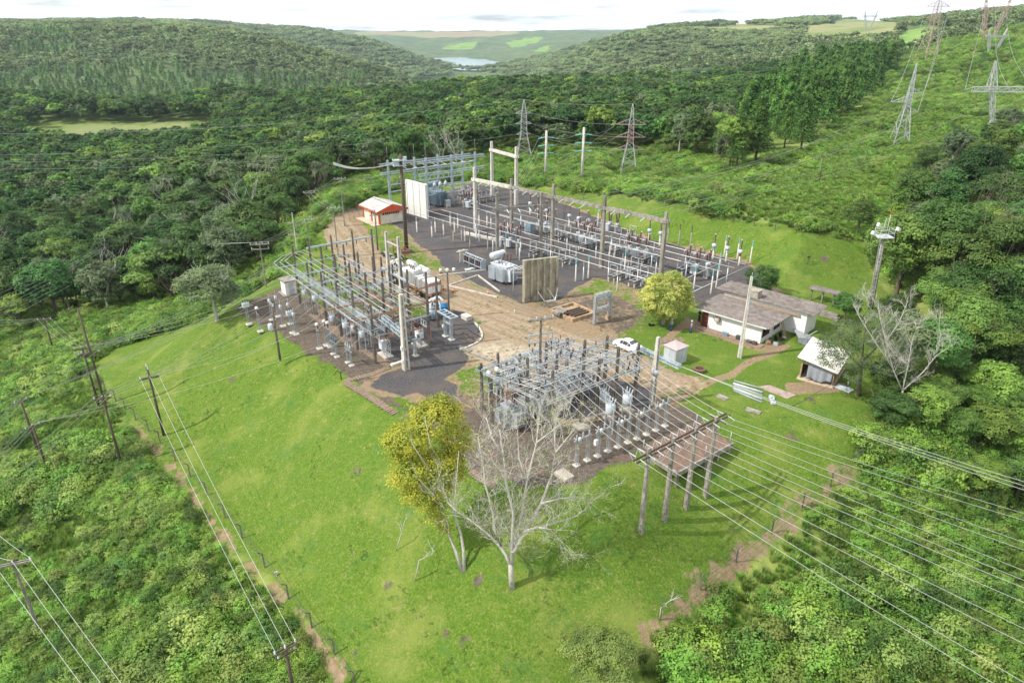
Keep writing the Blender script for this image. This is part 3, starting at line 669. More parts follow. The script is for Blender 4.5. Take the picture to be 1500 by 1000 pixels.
DESC = {'dark': 'dark green', 'mid': 'mid green', 'light': 'light green', 'grey': 'greyish green', 'pine': 'bright green'}
SHAPE = {'round': 'broadleaf tree', 'wide': 'flat topped spreading tree', 'tall': 'slender tree'}
BARE = []
for q_ in range(3): m_ = MB(); limb_tree(m_, (0, 0, -.5), 12, .24, np.random.default_rng(500 + q_), fork=5, spread=.75, depth=3, top=.45); BARE.append(m_.mesh('trunk', BARKG))
for i in NEAR:
    x, y, z = FX[i], FY_[i], FZ[i]; u = x / y
    if ispine[i]:
        tree_at((x, y, z - .2), 'pine', 'pine', int(rng.integers(0, 3)), rng.uniform(13, 18), rng.uniform(.75, 1), 'tall bright green pine in the pine stand below the right hillside', 'pines of the right hand stand', 'pine_tree', 'pine tree'); continue
    if rng.random() < .045:
        bt = thing('bare_tree', 'leafless pale grey tree standing up in the green wood round the substation', 'tree', (x, y, z - .3), rng.uniform(0, 6.28), 'leafless trees of the wood'); bt.scale = (1, 1, rng.uniform(.9, 1.2)); part('trunk', BARE[int(rng.integers(0, 3))], bt); continue
    left = u < -.2
    mat = str(rng.choice(['dark', 'mid', 'grey', 'light'], p=[.6, .26, .1, .04] if left else [.36, .4, .1, .14])); kind = str(rng.choice(['round', 'wide', 'tall'], p=[.55, .28, .17]))  # left wood weighted to dark leaves: a cloud's shade put into foliage colour
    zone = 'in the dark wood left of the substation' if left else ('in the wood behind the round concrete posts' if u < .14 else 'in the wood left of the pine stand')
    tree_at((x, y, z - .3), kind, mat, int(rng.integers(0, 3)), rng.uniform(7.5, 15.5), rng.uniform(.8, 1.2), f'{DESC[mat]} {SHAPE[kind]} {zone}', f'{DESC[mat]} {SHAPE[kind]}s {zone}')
# everything farther: two masses of instances
def wood_meshes(spec):
    out = []
    for kind, mat, sd, nl, lf in spec:
        v, f, tb = crown_variant(kind, sd, nl, lf); out.append(mesh_np('wood tree', v, f, LM[mat]))
    return out
fm_ = FAR[FY_[FAR] < 640]; ff_ = FAR[FY_[FAR] >= 640]
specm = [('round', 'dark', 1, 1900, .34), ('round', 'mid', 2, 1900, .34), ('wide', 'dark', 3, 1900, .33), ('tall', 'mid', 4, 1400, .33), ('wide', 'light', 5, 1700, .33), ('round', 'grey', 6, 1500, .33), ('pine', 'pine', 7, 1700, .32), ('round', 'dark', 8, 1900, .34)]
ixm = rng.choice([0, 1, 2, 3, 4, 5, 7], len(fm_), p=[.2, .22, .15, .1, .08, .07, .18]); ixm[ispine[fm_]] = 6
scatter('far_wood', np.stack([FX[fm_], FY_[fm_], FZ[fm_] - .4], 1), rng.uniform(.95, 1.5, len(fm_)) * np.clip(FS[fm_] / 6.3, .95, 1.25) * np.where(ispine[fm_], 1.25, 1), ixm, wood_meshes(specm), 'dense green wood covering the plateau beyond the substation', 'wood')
spech = [('round', 'hill', 11, 420, .72), ('round', 'hill', 12, 420, .72), ('wide', 'hill', 13, 380, .72), ('pine', 'plantation', 14, 800, .42), ('patch', 'hill', 15, 1500, 1.05), ('patch', 'hill', 16, 1500, 1.05)]
plant = (noise2(FX[ff_] / 160 + 40, FY_[ff_] / 160, 14, 2) > .02) & (FX[ff_] < -200)
big_ = FS[ff_] > 14.5; ixh = np.where(big_, rng.integers(4, 6, len(ff_)), rng.integers(0, 3, len(ff_))); ixh[plant & ~big_] = 3
scatter('hillside_wood', np.stack([FX[ff_], FY_[ff_], FZ[ff_] - 2.5], 1), rng.uniform(.85, 1.25, len(ff_)) * np.where(big_, np.clip(FS[ff_] / 21, .75, 1.3), np.clip(FS[ff_] / 9.5, .9, 1.3)), ixh, wood_meshes(spech), 'woodland covering the far hillsides', 'wood')

# ------------------------------------------------------------------ scrub and grass round the mown slopes
mownv = lambda X, Y: atgrid(MA, X, Y)[:, 3]
sx, sy, ss = [], [], []
y = 24.
while y < 660:
    c = .9 if y < 90 else (1.25 if y < 150 else (y / 120 if y < 440 else y / 105)); xs = np.arange(-.9 * y - 14, .95 * y + 14, c)
    sx.append(xs + rng.uniform(-.5, .5, len(xs)) * c); sy.append(np.full(len(xs), y) + rng.uniform(-.5, .5, len(xs)) * c); ss.append(np.full(len(xs), c)); y += c
SX, SY, SS = map(np.concatenate, (sx, sy, ss)); SZ = height(SX, SY)
terr = sdf(TERR, SX, SY); pn = noise2(SX / 7, SY / 7, 15, 4); rightup = (SY > 120) & (SX / SY > .24)
k = (mownv(SX, SY) < .25 + .25 * noise2(SX / 2, SY / 2, 16, 2)) & (terr > 1.5) & in_frame(SX, SY, SZ + 1, .1)
FT = np.array([(p.x, p.y) for p in polyG([(500,985),(440,893),(345,792),(262,690),(180,592)])]); FR = np.array([(p.x, p.y) for p in polyG([(955,922),(1030,862),(1130,785),(1240,692)])])
def dline(P, X, Y):
    d = np.full(X.shape, 1e9)
    for a, b_ in zip(P[:-1], P[1:]):
        e = b_ - a; t = np.clip(((X - a[0]) * e[0] + (Y - a[1]) * e[1]) / (e @ e), 0, 1); d = np.minimum(d, np.hypot(X - a[0] - e[0] * t, Y - a[1] - e[1] * t))
    return d
k &= (SY < 330) | (SX / SY > .5)
k &= (np.minimum(dline(FT, SX, SY), dline(FR, SX, SY)) > 1.2) & (SY < edgeY(SX, SY) + 14)
SX, SY, SS, SZ, pn, rightup = SX[k], SY[k], SS[k], SZ[k], pn[k], rightup[k]
gr = (pn > .1) | (rightup & (pn > -.17) & (SX < 175) & (SX / SY > .3)); sh = ~gr
tall = np.where(noise2(SX / 13, SY / 13, 18, 2) > 0.06, 1.65, 1.)
shm = []
for sd, mt in ((1, 'shrub'), (2, 'shrub'), (3, 'olive'), (4, 'shrub'), (5, 'mid'), (6, 'olive')):
    v, f, _ = crown_variant('shrub', 50 + sd, 950, .052); shm.append(mesh_np('shrub', v, f, LM[mt]))
ns = int(sh.sum()); scatter('scrub', np.stack([SX[sh], SY[sh], SZ[sh] - .15], 1), np.minimum(rng.uniform(.75, 1.75, ns) * tall[sh] * SS[sh] * 1.15, np.where(SY[sh] > 440, 4.5, 2.7)), rng.choice(6, ns, p=[.27, .22, .12, .2, .13, .06]), shm, 'tangled green scrub and vines outside the fence', 'scrub')
bgm = []
for sd, mt in ((1, 'shrub'), (2, 'olive'), (3, 'mid'), (4, 'light')):
    rg_ = np.random.default_rng(300 + sd); bl = [(rg_.uniform(-.9, .9), rg_.uniform(-.9, .9), rg_.uniform(.5, 1.3), .75, .75, .6) for _ in range(9)]; v, f = blob_leaves(bl, 2600, .06, rg_, clump=8, spread=.1, up=1.0); bgm.append(mesh_np('bush', v, f, LM[mt]))
kb = sh & (SY < 260) & (noise2(SX / 9, SY / 9, 61, 3) > .03) & (rng.random(len(SX)) < np.where(SY < 90, .2, .16)); nb = int(kb.sum())
scatter('bushes', np.stack([SX[kb], SY[kb], SZ[kb] - .1], 1), rng.uniform(.6, 1.5, nb) * np.where(SY[kb] > 120, 1.3, 1), rng.choice(4, nb, p=[.45, .2, .2, .15]), bgm, 'rounded bushes massed in the scrub outside the fence', 'bushes')
gms = []
for sd, mt in ((1, 'light'), (2, 'olive'), (3, 'shrub')):
    v, f, _ = crown_variant('grass', 70 + sd, 90, .1); gms.append(mesh_np('tuft', v, f, LM[mt]))
gp = np.repeat(np.nonzero(gr)[0], 3); ng = len(gp); gX = SX[gp] + rng.uniform(-.7, .7, ng) * SS[gp]; gY = SY[gp] + rng.uniform(-.7, .7, ng) * SS[gp]
scatter('tall_grass', np.stack([gX, gY, height(gX, gY) - .05], 1), rng.uniform(.4, .9, ng) * np.clip(SS[gp], 1, 1.6), rng.choice(3, ng, p=[.4, .25, .35]), gms, 'tall rough grass in the gaps of the scrub', 'grass')
n_t = 30000; tX = rng.uniform(-48, 60, n_t); tY = rng.uniform(28, 150, n_t); a_ = atgrid(MA, tX, tY); nn = noise2(tX / 3, tY / 3, 41, 3)
lawnw = (a_[:, 3] > .6) & (a_[:, :3].max(1) < .3) & (nn > .1); edgew = (a_[:, :3].max(1) > .2) & (a_[:, 0] < .75) & (nn > .02) & (rng.random(n_t) < .5)
k = (lawnw | edgew) & in_frame(tX, tY, -4, .03); tX, tY = tX[k], tY[k]
tm = leaf_mat('weed leaves', (.15, .26, .03), (.08, .17, .02), trans=.35, hue=.04, val=.25, pos=.25); tms = []
for sd in (1, 2): v, f, _ = crown_variant('shrub', 80 + sd, 60, .09); v = v * np.array([.55, .55, .2]); tms.append(mesh_np('weed', v, f, tm))
scatter('weeds', np.stack([tX, tY, height(tX, tY) - .02], 1), rng.uniform(.35, 1.0, len(tX)), rng.integers(0, 2, len(tX)), tms, 'low weeds and grass tufts in the lawn and along the yard edges', 'weeds')

# ------------------------------------------------------------------ trees that stand on their own
def own_tree(foot, kind, mat, h_, wd, label, var=0, name='tree', cat='tree'):
    p = G(*foot); return tree_at(p - Vector((0, 0, .2)), kind, mat, var, h_, wd, label, None, name, cat)
own_tree((318,470), 'round', 'grey', 9.5, 1.25, 'rounded grey green tree at the edge of the terrace left of the white hut', 11)
own_tree((1312,432), 'round', 'mid', 14, 1.15, 'big domed tree rising behind the floodlight mast', 12)
own_tree((1380,420), 'wide', 'mid', 15, 1.1, 'tall spreading tree with bare grey limbs right of the floodlight mast', 11)
own_tree((1450,460), 'wide', 'mid', 15, 1.0, 'umbrella shaped tree with forking limbs near the right edge', 10)
own_tree((1410,545), 'wide', 'light', 9.5, 1.15, 'low feathery light green tree behind the bare grey branches', 12)
own_tree((1300,590), 'round', 'mid', 6.0, 1.1, 'bushy dark tree in front of the shed right of its trunk', 11)
own_tree((1420,300), 'round', 'dark', 12, 1.25, 'dark dense domed tree under the portal pylon', 10)
own_tree((1330,330), 'round', 'mid', 11, 1.1, 'grey leaved tree on the slope below the single lattice pylon', 12)
own_tree((1480,370), 'round', 'mid', 11, 1.2, 'mid green domed tree at the right edge under the pylon slope', 11)
own_tree((1372,345), 'tall', 'dark', 12, 1.3, 'dark tree between the domed tree and the pylon slope', 10)
own_tree((1255,345), 'round', 'mid', 7, 1.2, 'bushy tree at the top end of the back grass bank', 10)
own_tree((1485,540), 'round', 'mid', 10, 1.1, 'mid green tree by the right edge above the vine covered trees', 10)
own_tree((1440,610), 'round', 'light', 7.5, 1.2, 'light green vine covered tree right of the lawn', 10)
own_tree((1385,650), 'round', 'light', 5.0, 1.3, 'low light green bushy tree at the corner of the right lawn', 11)
own_tree((1500,680), 'round', 'light', 8, 1.2, 'large light green vine covered tree at the right edge', 12)
own_tree((1430,720), 'round', 'light', 4.5, 1.4, 'spreading light green bush under the fan of wires', 11, 'bush', 'bush')
for q_, (a, b_, h_) in enumerate([(1262,118,15), (1280,112,14), (1296,104,13), (1245,136,14), (1272,126,12), (1240,160,11)]): own_tree((a, b_), 'pine', 'brown', h_, 1.1, 'dead reddish brown pine at the right edge of the pine stand', q_ % 3, 'pine_tree', 'pine tree')['group'] = 'dead brown pines'
own_tree((1236,470), 'round', 'mid', 4.5, 1.3, 'low rounded tree left of the foot of the floodlight mast', 10)
own_tree((1322,545), 'round', 'grey', 8.5, 1.3, 'grey green crowned tree right behind the leafless branches', 11)
own_tree((1305,492), 'round', 'mid', 6.5, 1.15, 'mid green tree behind the shed roof', 12)
own_tree((1360,560), 'round', 'mid', 8.5, 1.2, 'dense green tree to the right of the leafless grey tree', 10)
own_tree((1300,622), 'round', 'dark', 4.6, 1.5, 'dark bush hiding the foot of the leafless grey tree', 11, 'bush', 'bush')
own_tree((1345,618), 'round', 'mid', 4.6, 1.4, 'green bush right of the dark bush below the leafless tree', 12, 'bush', 'bush')
own_tree((470,293), 'palm', 'palm', 9.5, 1.2, 'palm with drooping fronds beside the dirt track', 10, 'palm_tree', 'palm')
own_tree((1200,268), 'palm', 'palm', 7.5, 1.1, 'palm at the edge of the wood above the back bank', 11, 'palm_tree', 'palm')
own_tree((885,1000), 'wide', 'olive', 4.8, 1.3, 'grey green bush at the bottom edge of the photo', 12, 'bush', 'bush')
own_tree((372,112), 'wide', 'dark', 22, .8, 'lone tall tree standing above the plateau wood', 11)

Z4 = [(1295,400),(1340,375),(1430,335),(1500,330),(1560,420),(1560,560),(1500,600),(1410,560),(1360,500)]; Z4 = polyG(Z4)
zx, zy = np.meshgrid(np.arange(50, 130, 6.5), np.arange(70, 140, 6.5)); zx = zx.ravel() + rng.uniform(-2.3, 2.3, zx.size); zy = zy.ravel() + rng.uniform(-2.3, 2.3, zy.size); k = sdf(Z4, zx, zy) < 0
for x, y in zip(zx[k], zy[k]):
    mat = str(rng.choice(['mid', 'dark', 'light'], p=[.55, .3, .15])); kd = str(rng.choice(['round', 'wide'], p=[.7, .3])); tree_at((x, y, hz(x, y) - .2), kd, mat, 10 + int(rng.integers(0, 2)), rng.uniform(8, 12.5), rng.uniform(.9, 1.2), f'{DESC[mat]} {SHAPE[kd]} in the grove at the right edge behind the shed', f'{DESC[mat]} {SHAPE[kd]}s of the right hand grove')
Z6 = polyG([(1285,335),(1335,275),(1415,225),(1500,200),(1600,230),(1600,345),(1400,345),(1330,372)]); zx, zy = np.meshgrid(np.arange(50, 240, 8.5), np.arange(100, 260, 8.5)); zx = zx.ravel() + rng.uniform(-3, 3, zx.size); zy = zy.ravel() + rng.uniform(-3, 3, zy.size); k = (sdf(Z6, zx, zy) < 0) & (zx < 215)
for x, y in zip(zx[k], zy[k]):
    mat = str(rng.choice(['mid', 'dark', 'grey'], p=[.5, .3, .2])); tree_at((x, y, hz(x, y) - .2), 'round', mat, int(rng.integers(0, 3)), rng.uniform(6, 11), rng.uniform(.9, 1.25), f'{DESC[mat]} broadleaf tree on the slope under the portal pylon', f'{DESC[mat]} trees under the portal pylon')
zx, zy = np.meshgrid(np.arange(40, 80, 4.2), np.arange(38, 72, 4.2)); zx = zx.ravel() + rng.uniform(-1.6, 1.6, zx.size); zy = zy.ravel() + rng.uniform(-1.6, 1.6, zy.size); Z5 = polyG([(1330,600),(1400,585),(1560,600),(1560,760),(1440,730),(1340,650)]); k = sdf(Z5, zx, zy) < 0
for x, y in zip(zx[k], zy[k]): tree_at((x, y, hz(x, y) - .3), 'round', str(rng.choice(['light', 'mid'])), 10 + int(rng.integers(0, 3)), rng.uniform(3.5, 6.5), rng.uniform(1.1, 1.5), 'vine covered light green small tree below the right hand grove', 'vine covered small trees at the right', 'small_tree')

def crown_from(name, parent, blobs, nleaf, leaf, mat, seed, spread=.3, under=-.6, clump=10):
    v, f = blob_leaves(blobs, nleaf, leaf, np.random.default_rng(seed), clump=clump, spread=spread, under=under); return part(name, mesh_np(name, v, f, mat), parent)
# yellow green tree on the front slope: two pale leaning stems
base = G(677,836); Yt = base.y; t = thing('tree', 'yellow green tree with two pale leaning stems on the front slope', 'tree'); tb = MB()
mpp = (Yt * CP + 44 * SP) / 1000
for st_, r0 in (([(677,838),(668,808),(657,781),(645,752),(636,726),(630,690),(626,640)], .17), ([(680,836),(679,805),(675,781),(665,750),(654,722),(646,680),(652,620)], .15), ([(665,750),(668,710),(672,660)], .08), ([(636,726),(612,700),(596,660)], .08), ([(630,690),(604,650),(600,625)], .06), ([(646,680),(630,650),(622,610)], .06)):
    tb.path([PY(x, y_, Yt + i * .55) for i, (x, y_) in enumerate(st_)], r0, 8, r0 * .3)
tb.build('trunk', BARKG, t); bl = []
for x, y_, r_, dy in [(640,612,40,2),(600,640,36,1.5),(668,640,27,2.5),(610,684,36,1),(646,676,34,1.5),(662,690,24,2),(625,715,24,.5),(640,740,15,1),(585,655,24,1.5),(590,700,20,1),(604,725,16,.6),(622,600,22,3),(655,600,20,3.5),(650,770,12,.6),(600,665,18,1),(630,735,20,.3),(612,712,16,.8),(668,665,18,2.4),(684,650,12,2.6),(576,640,15,1.5),(612,622,16,2.2),(645,585,14,3.6),(640,755,14,.4),(655,715,14,1.2)]:
    r_ *= .88
    p = PY(x, y_, Yt + dy + 1); q = r_ * mpp; bl.append((p.x, p.y, p.z, q, q * 1.1, q * .62))
crown_from('crown', t, bl, 24000, .11, LM['yellow'], 5, .26, -.6)
rg = np.random.default_rng(12)
def twigs(mb, p, d, ln, r, lv, out=None):
    pts = [p]; dd = d
    for i in range(3):
        dd = (dd + Vector((rg.normal() * .22, rg.normal() * .22, rg.normal() * .15 + .04))).normalized(); pts.append(pts[-1] + dd * ln / 3)
    mb.path(pts, r, 4 if lv > 1 else 5, r * .45, cap=False)
    if out is not None: out.append(pts[-1])
    if lv > 0:
        for k in range(3 if lv > 1 else 4):
            a = rg.uniform(0, 2 * PI); e = Vector((math.cos(a), math.sin(a), rg.uniform(-.3, .5))); twigs(mb, pts[rg.integers(1, 4)], (dd + e * .8).normalized(), ln * rg.uniform(.55, .8), r * .6, lv - 1, out)
def bare_tree(label, limbs, Y0, r, mat, mat2, tw=2, tl=1.6, dens=3, name='bare_tree'):
    t = thing(name, label, 'tree'); tb = MB(); tv = MB(); tips = []
    for j, (pts, f) in enumerate(limbs):
        dy = rg.uniform(-.35, .75) if j else 0; P = [PY(x, y_, Y0 + dy * i * .9 + (.5 * i if j else 0)) for i, (x, y_) in enumerate(pts)]
        tb.path(P, r * f, 8, r * f * (.75 if j == 0 else .3))
        if j:
            for i in range(1, len(P)):
                for k in range(dens):
                    a = rg.uniform(0, 2 * PI); d = (P[i] - P[i - 1]).normalized() + Vector((math.cos(a), math.sin(a), rg.uniform(-.1, .8))) * .8
                    twigs(tv, P[i - 1].lerp(P[i], rg.random()), d.normalized(), tl * rg.uniform(.6, 1.3), max(r * f * .16, .017), tw, tips)
    tb.build('trunk', mat, t); tv.build('twigs', mat2, t); return t, tips
TWIG = M_('dry grey twigs', (.56, .53, .48), (.38, .35, .31), .9, scale=3)
base = G(750,860)
t, tips = bare_tree('leafless pale barked tree with many forking limbs on the front slope', [
 ([(750,863),(749,843),(748,826)], 1), ([(748,830),(741,812),(731,798),(714,781),(700,770),(684,758)], .62), ([(734,800),(724,775),(722,750),(711,709),(708,680),(700,640)], .5), ([(750,828),(750,798),(752,750),(742,709),(738,669),(732,630)], .6),
 ([(751,810),(756,786),(765,750),(772,703),(786,648),(790,610)], .62), ([(753,808),(769,777),(793,737),(808,696),(814,662),(812,625)], .66), ([(769,777),(790,772),(815,765),(842,757),(858,745)], .42), ([(790,772),(806,775),(818,790),(824,806)], .26), ([(793,737),(820,730),(845,728),(865,735)], .3),
 ([(772,703),(760,670),(758,630)], .3), ([(786,648),(810,630),(830,610)], .28), ([(738,669),(720,640),(712,610)], .28), ([(684,758),(668,748),(655,735)], .3), ([(814,662),(832,640),(848,620)], .26)], base.y, .26, BARKG, TWIG, 3, 1.75, 3)
tv2 = MB()
up_ = [p for p in tips if p.z > base.z + 8]; rs_ = rg.permutation(len(up_))[:80]
for q_ in rs_: twigs(tv2, up_[q_], Vector((rg.normal() * .5, rg.normal() * .5, 1)).normalized(), 1.1, .016, 2)
tv2.build('fine_twigs', TWIG, t)
k = np.array([tuple(p) for p in tips]); k = k[rg.random(len(k)) < .12]; v, f = leaf_quads(np.repeat(k, 2, 0) + rg.normal(size=(2 * len(k), 3)) * .12, rg.normal(size=(2 * len(k), 3)) + np.array([0, 0, 1]), .085, rg); part('leaves', mesh_np('leaves', v, f, LM['olive']), t)
base = G(1258,580); Yt = base.y; t = thing('tree', 'fine leaved grey green tree standing over the right side of the wooden shed', 'tree'); tb = MB(); mpp = (Yt * CP + 38 * SP) / 1000
for st_, r0 in (([(1258,582),(1259,560),(1262,538),(1264,515)], .27), ([(1262,538),(1240,515),(1222,490)], .12), ([(1262,530),(1288,505),(1305,485)], .12), ([(1264,518),(1266,490),(1268,470)], .1)): tb.path([PY(x, y_, Yt + i * .3) for i, (x, y_) in enumerate(st_)], r0, 8, r0 * .45)
tb.build('trunk', BARK, t); bl = []
for x, y_, r_, dy in [(1230,505,27,0),(1262,490,30,.8),(1300,500,30,.6),(1250,525,26,-.6),(1215,525,18,-.5),(1290,535,26,-.4),(1325,520,22,.4),(1240,480,20,1.6),(1285,470,22,1.8),(1210,500,14,.4),(1315,545,18,-.6),(1250,550,15,-1.2)]:
    p = PY(x, y_, Yt + dy * 1.4); q = r_ * mpp; bl.append((p.x, p.y, p.z, q, q, q * .6))
crown_from('crown', t, bl, 17000, .085, LM['grey'], 21, .2, -.5)
base = G(1318,606)
bare_tree('leafless grey branched tree right of the wooden shed', [([(1318,606),(1320,590),(1322,572)], 1), ([(1322,574),(1308,540),(1298,500),(1290,470),(1286,440)], .6), ([(1322,572),(1330,535),(1336,500),(1346,465)], .55), ([(1308,540),(1285,505),(1262,470),(1250,446)], .4), ([(1322,572),(1352,545),(1372,520),(1395,506)], .5), ([(1298,500),(1318,470),(1330,440)], .35), ([(1330,535),(1312,520),(1300,505)], .3), ([(1372,515),(1378,490),(1372,465)], .3), ([(1290,470),(1272,448),(1268,430)], .3)], base.y - 1.0, .13, BARKG, TWIG, 3, 1.15, 4)
for lb, pts in (('bent dry sapling on the left of the front slope', [(580,806),(588,780),(592,765),(596,755)]), ('small dead sapling below the yellow green tree', [(608,850),(614,820),(632,812),(638,804)]), ('dead leaning stick by the right fence', [(966,908),(968,890),(980,880),(1000,872)])):
    bare_tree(lb, [([pts[0], pts[1]], 1), (pts[1:], .8)], G(*pts[0]).y, .045, BARKG, TWIG, 1, .7, 2, 'sapling')
# variegated topiary tree by the control house
base = G(971,475); t = thing('tree', 'rounded yellow variegated tree beside the control house', 'tree', base); t2 = MB(); t2.path([(0, 0, -.1), (.05, 0, 1.2), (0, 0, 2.4)], .3, 9, .22)
for k in range(6):
    a = k * PI / 3; t2.path([(0, 0, 1.5), (math.cos(a) * 1.1, math.sin(a) * 1.1, 3.4)], .13, 5, .05)
t2.build('trunk', BARKG, t); bl = [(0, 0, 4.2, 3.2, 3.2, 3.2), (0, 0, 3.4, 3.0, 3.0, 2.2)]
for k in range(60):
    d = rg.normal(size=3); d /= np.linalg.norm(d); d[2] = max(d[2], -.55); q = rg.uniform(.5, .9); bl.append((d[0] * 3.2, d[1] * 3.2, 4.4 + d[2] * 2.9, q, q, q * .8))
crown_from('crown', t, bl, 34000, .115, LM['topiary'], 6, .15, -1, 9)
base = G(1113,428); t = thing('bush', 'dense dark green rounded tree behind the control house roof', 'tree', base); t2 = MB(); t2.path([(0, 0, -.1), (0, 0, 2)], .16, 8, .1); t2.build('trunk', BARK, t); bl = [(0, 0, 2.3, 2.3, 2.3, 2.2)]
for k in range(34):
    d = rg.normal(size=3); d /= np.linalg.norm(d); q = rg.uniform(.4, .7); bl.append((d[0] * 2.2, d[1] * 2.2, 2.4 + d[2] * 2.1, q, q, q * .85))
crown_from('crown', t, bl, 12000, .09, LM['dark'], 8, .14, -1, 9)
# ------------------------------------------------------------------ main yard: gantries, buses, breakers
RM = ROT + R(7.5)                                        # the main yard is turned a little against the other two
c75, s75 = math.cos(R(7.5)), math.sin(R(7.5))
def Mp(p, q, z=0.): return S(-114.5 + p * c75 - q * s75, 76.5 + p * s75 + q * c75, z)
def Mpq(px, py, h=0.):
    w_ = W(px, py, h); s, t = .6 * w_.x - .8 * w_.y + 114.5, .8 * w_.x + .6 * w_.y - 76.5
    return s * c75 + t * s75, -s * s75 + t * c75
def loc(o, p):                                           # world point -> coordinates of an unscaled thing turned about z
    d = Vector(p) - o.location; a = -o.rotation_euler.z; return Vector((d.x * math.cos(a) - d.y * math.sin(a), d.x * math.sin(a) + d.y * math.cos(a), d.z))
def post_part(t, x, y, h, w0, w1, mat, nm='post'):
    m = MB(); m.bar((x, y, -.3), (x, y, h), w0, w0, w1, w1); return m.build(nm, mat, t)
def hpost_part(t, x, y, h, w0, w1, mat, rot=0., nm='post'):
    """precast post with hollowed faces"""
    m = MB(); c, s = math.cos(rot), math.sin(rot); f = .3
    for k in (-1, 1):
        o0, o1 = k * w0 * .36, k * w1 * .36
        m.bar((x - s * o0, y + c * o0, -.3), (x - s * o1, y + c * o1, h), w0 * .9 if rot == 0 else w0 * .28, w0 * .28 if rot == 0 else w0 * .9, w1 * .9 if rot == 0 else w1 * .28, w1 * .28 if rot == 0 else w1 * .9)
    n_ = int(h / 1.3)
    for i in range(n_ + 1):
        u = i / max(n_, 1); ww = w0 + (w1 - w0) * u; m.box((x, y, h * u * .985 + .04), (ww * .62, ww * .62, .3))
    m.box((x, y, h / 2), (w1 * .3, w1 * .3, h)); return m.build(nm, mat, t)

def gantry(name, label, pts, hs, beam_h, w0, w1, mats, beam_mats, hang=True, bw=.5):
    """posts at world points pts (heights hs), one beam at beam_h"""
    o0 = pts[0]; d = pts[-1] - pts[0]; t = thing(name, label, 'gantry', (o0.x, o0.y, 0), math.atan2(d.y, d.x))
    L_ = [loc(t, p) for p in pts]
    for p, h, m in zip(L_, hs, mats): post_part(t, p.x, p.y, h, w0, w1, m)
    for i, (a, b_) in enumerate(zip(L_[:-1], L_[1:])):
        m = MB(); e = .7 if i == 0 else 0.; g_ = .7 if i == len(L_) - 2 else 0
        for k in (-1, 1): m.bar((a.x - e, a.y + k * bw * .45, beam_h), (b_.x + g_, b_.y + k * bw * .45, beam_h), .14, bw)
        n_ = max(int((b_ - a).length / 1.6), 2)
        for j in range(n_ + 1): m.box((a.x + (b_.x - a.x) * j / n_, (a.y + b_.y) / 2 * 1 if False else a.y + (b_.y - a.y) * j / n_, beam_h), (.25, bw * .75, bw * .8))
        m.build('beam', beam_mats[i], t)
    for p, mm in zip(L_, mats):
        m = MB(); m.box((p.x, p.y, beam_h - .05), (w1 * 1.7, w1 * 1.9, .55)); m.build('collar', mm, t)
    return t
gp_ = [Mp(0, 0), Mp(10.4, .2), Mp(21.3, 0), Mp(33, 0), Mp(45.2, 0)]
g1 = gantry('concrete_gantry', 'long concrete gantry whose beam is white at its left end and grey for the rest', gp_, [13, 12.2, 12.8, 12.6, 12], 10.6, .62, .42, [CONCL, CONC, CONC, CONC, CONC], [CONCL, CONC, CONC, CONC], bw=.55)
p1, p2 = Mp(18.5, -9.6), Mp(28.7, -9.6)
g2 = gantry('concrete_gantry', 'short two post grey concrete gantry in front of the long one', [W(729, 382), W(792, 376)], [12.3, 11.8], 9.4, .6, .42, [CONC, CONC], [CONC], bw=.5)
g3 = gantry('concrete_gantry', 'white two post concrete portal at the back of the yard', [W(721, 287), W(756, 300)], [13.2, 13.4], 11.2, .75, .5, [CONCL, CONCL], [CONCL], bw=.6)
def string_(t, a, b_, n_=1):
    m = MB(); m.insul(a, b_, .09, 9, 8); return m.build('insulator_string', PALEI, t)
for t, xs, L_ in ((g1, [3, 5, 7], 10.55), (g1, [24, 26.5, 29], 10.55), (g1, [35.5, 38.5, 41.5], 10.55), (g1, [12.5, 15, 17.5], 10.55)):
    for x in xs:
        for k in (-1, 1): string_(t, (x, k * .3, L_), (x + .15, k * 1.75, L_ - .35))
dg2 = (W(792, 376) - W(729, 382)).length
for u in (.2, .45, .7):
    for k in (-1, 1): string_(g2, (u * dg2, k * .3, 9.3), (u * dg2, k * 1.7, 9.0))

# support posts with tubular buses
def bus_post(name, mat, hh, r=.15, cap=None):
    t = thing(name, '', 'post'); m = MB(); m.lathe((0, 0, -.2), [(r * 1.15, 0), (r, .3), (r * .85, hh * .78)], 10); m.build('post', mat, t)
    m = MB(); m.insul((0, 0, hh * .78 - .2), (0, 0, hh), r * .95, 5, 10); m.build('insulator', cap or GPORC, t); return t
stubs = [(611,340),(638,340),(633,347),(650,344),(660,331),(666,340),(671,334),(681,353),(698,349),(702,330),(713.6,331)]
p0 = bus_post('bus_post', CONCL, 3.1); lab = ['leftmost short white bus post on the open gravel by the white firewall', 'short white bus post right behind the leftmost one', 'second short white bus post from the left in the front row', 'third short white bus post from the left in the front row', 'short white bus post at the left of the back row', 'fourth short white bus post in the front row', 'short white bus post in the middle of the back row', 'short white bus post at the near end of the concrete trench lid', 'short white bus post just behind the trench lid', 'short white bus post beside the tall white gantry post', 'short white bus post rightmost of the row by the tall white gantry post']
for i, (a, lb) in enumerate(zip(stubs, lab)):
    o = p0 if i == 0 else dup(p0); o.location = W(*a); o.rotation_euler = (0, 0, RM); o['label'] = lb; o['group'] = 'short white bus posts'
p1_ = bus_post('bus_post', CONC, 3.5, .13, BROWN)
dk = [(664.4,356,'dark bus post standing alone left of the trench lid'), (688.6,363,'dark bus post in front of the trench lid'), (714.6,367,'bus post with a brown insulator behind the heap of bushings'), (740,374,'slim bus post right of the short gantry'), (757,375,'bus post between the two short gantry posts')]
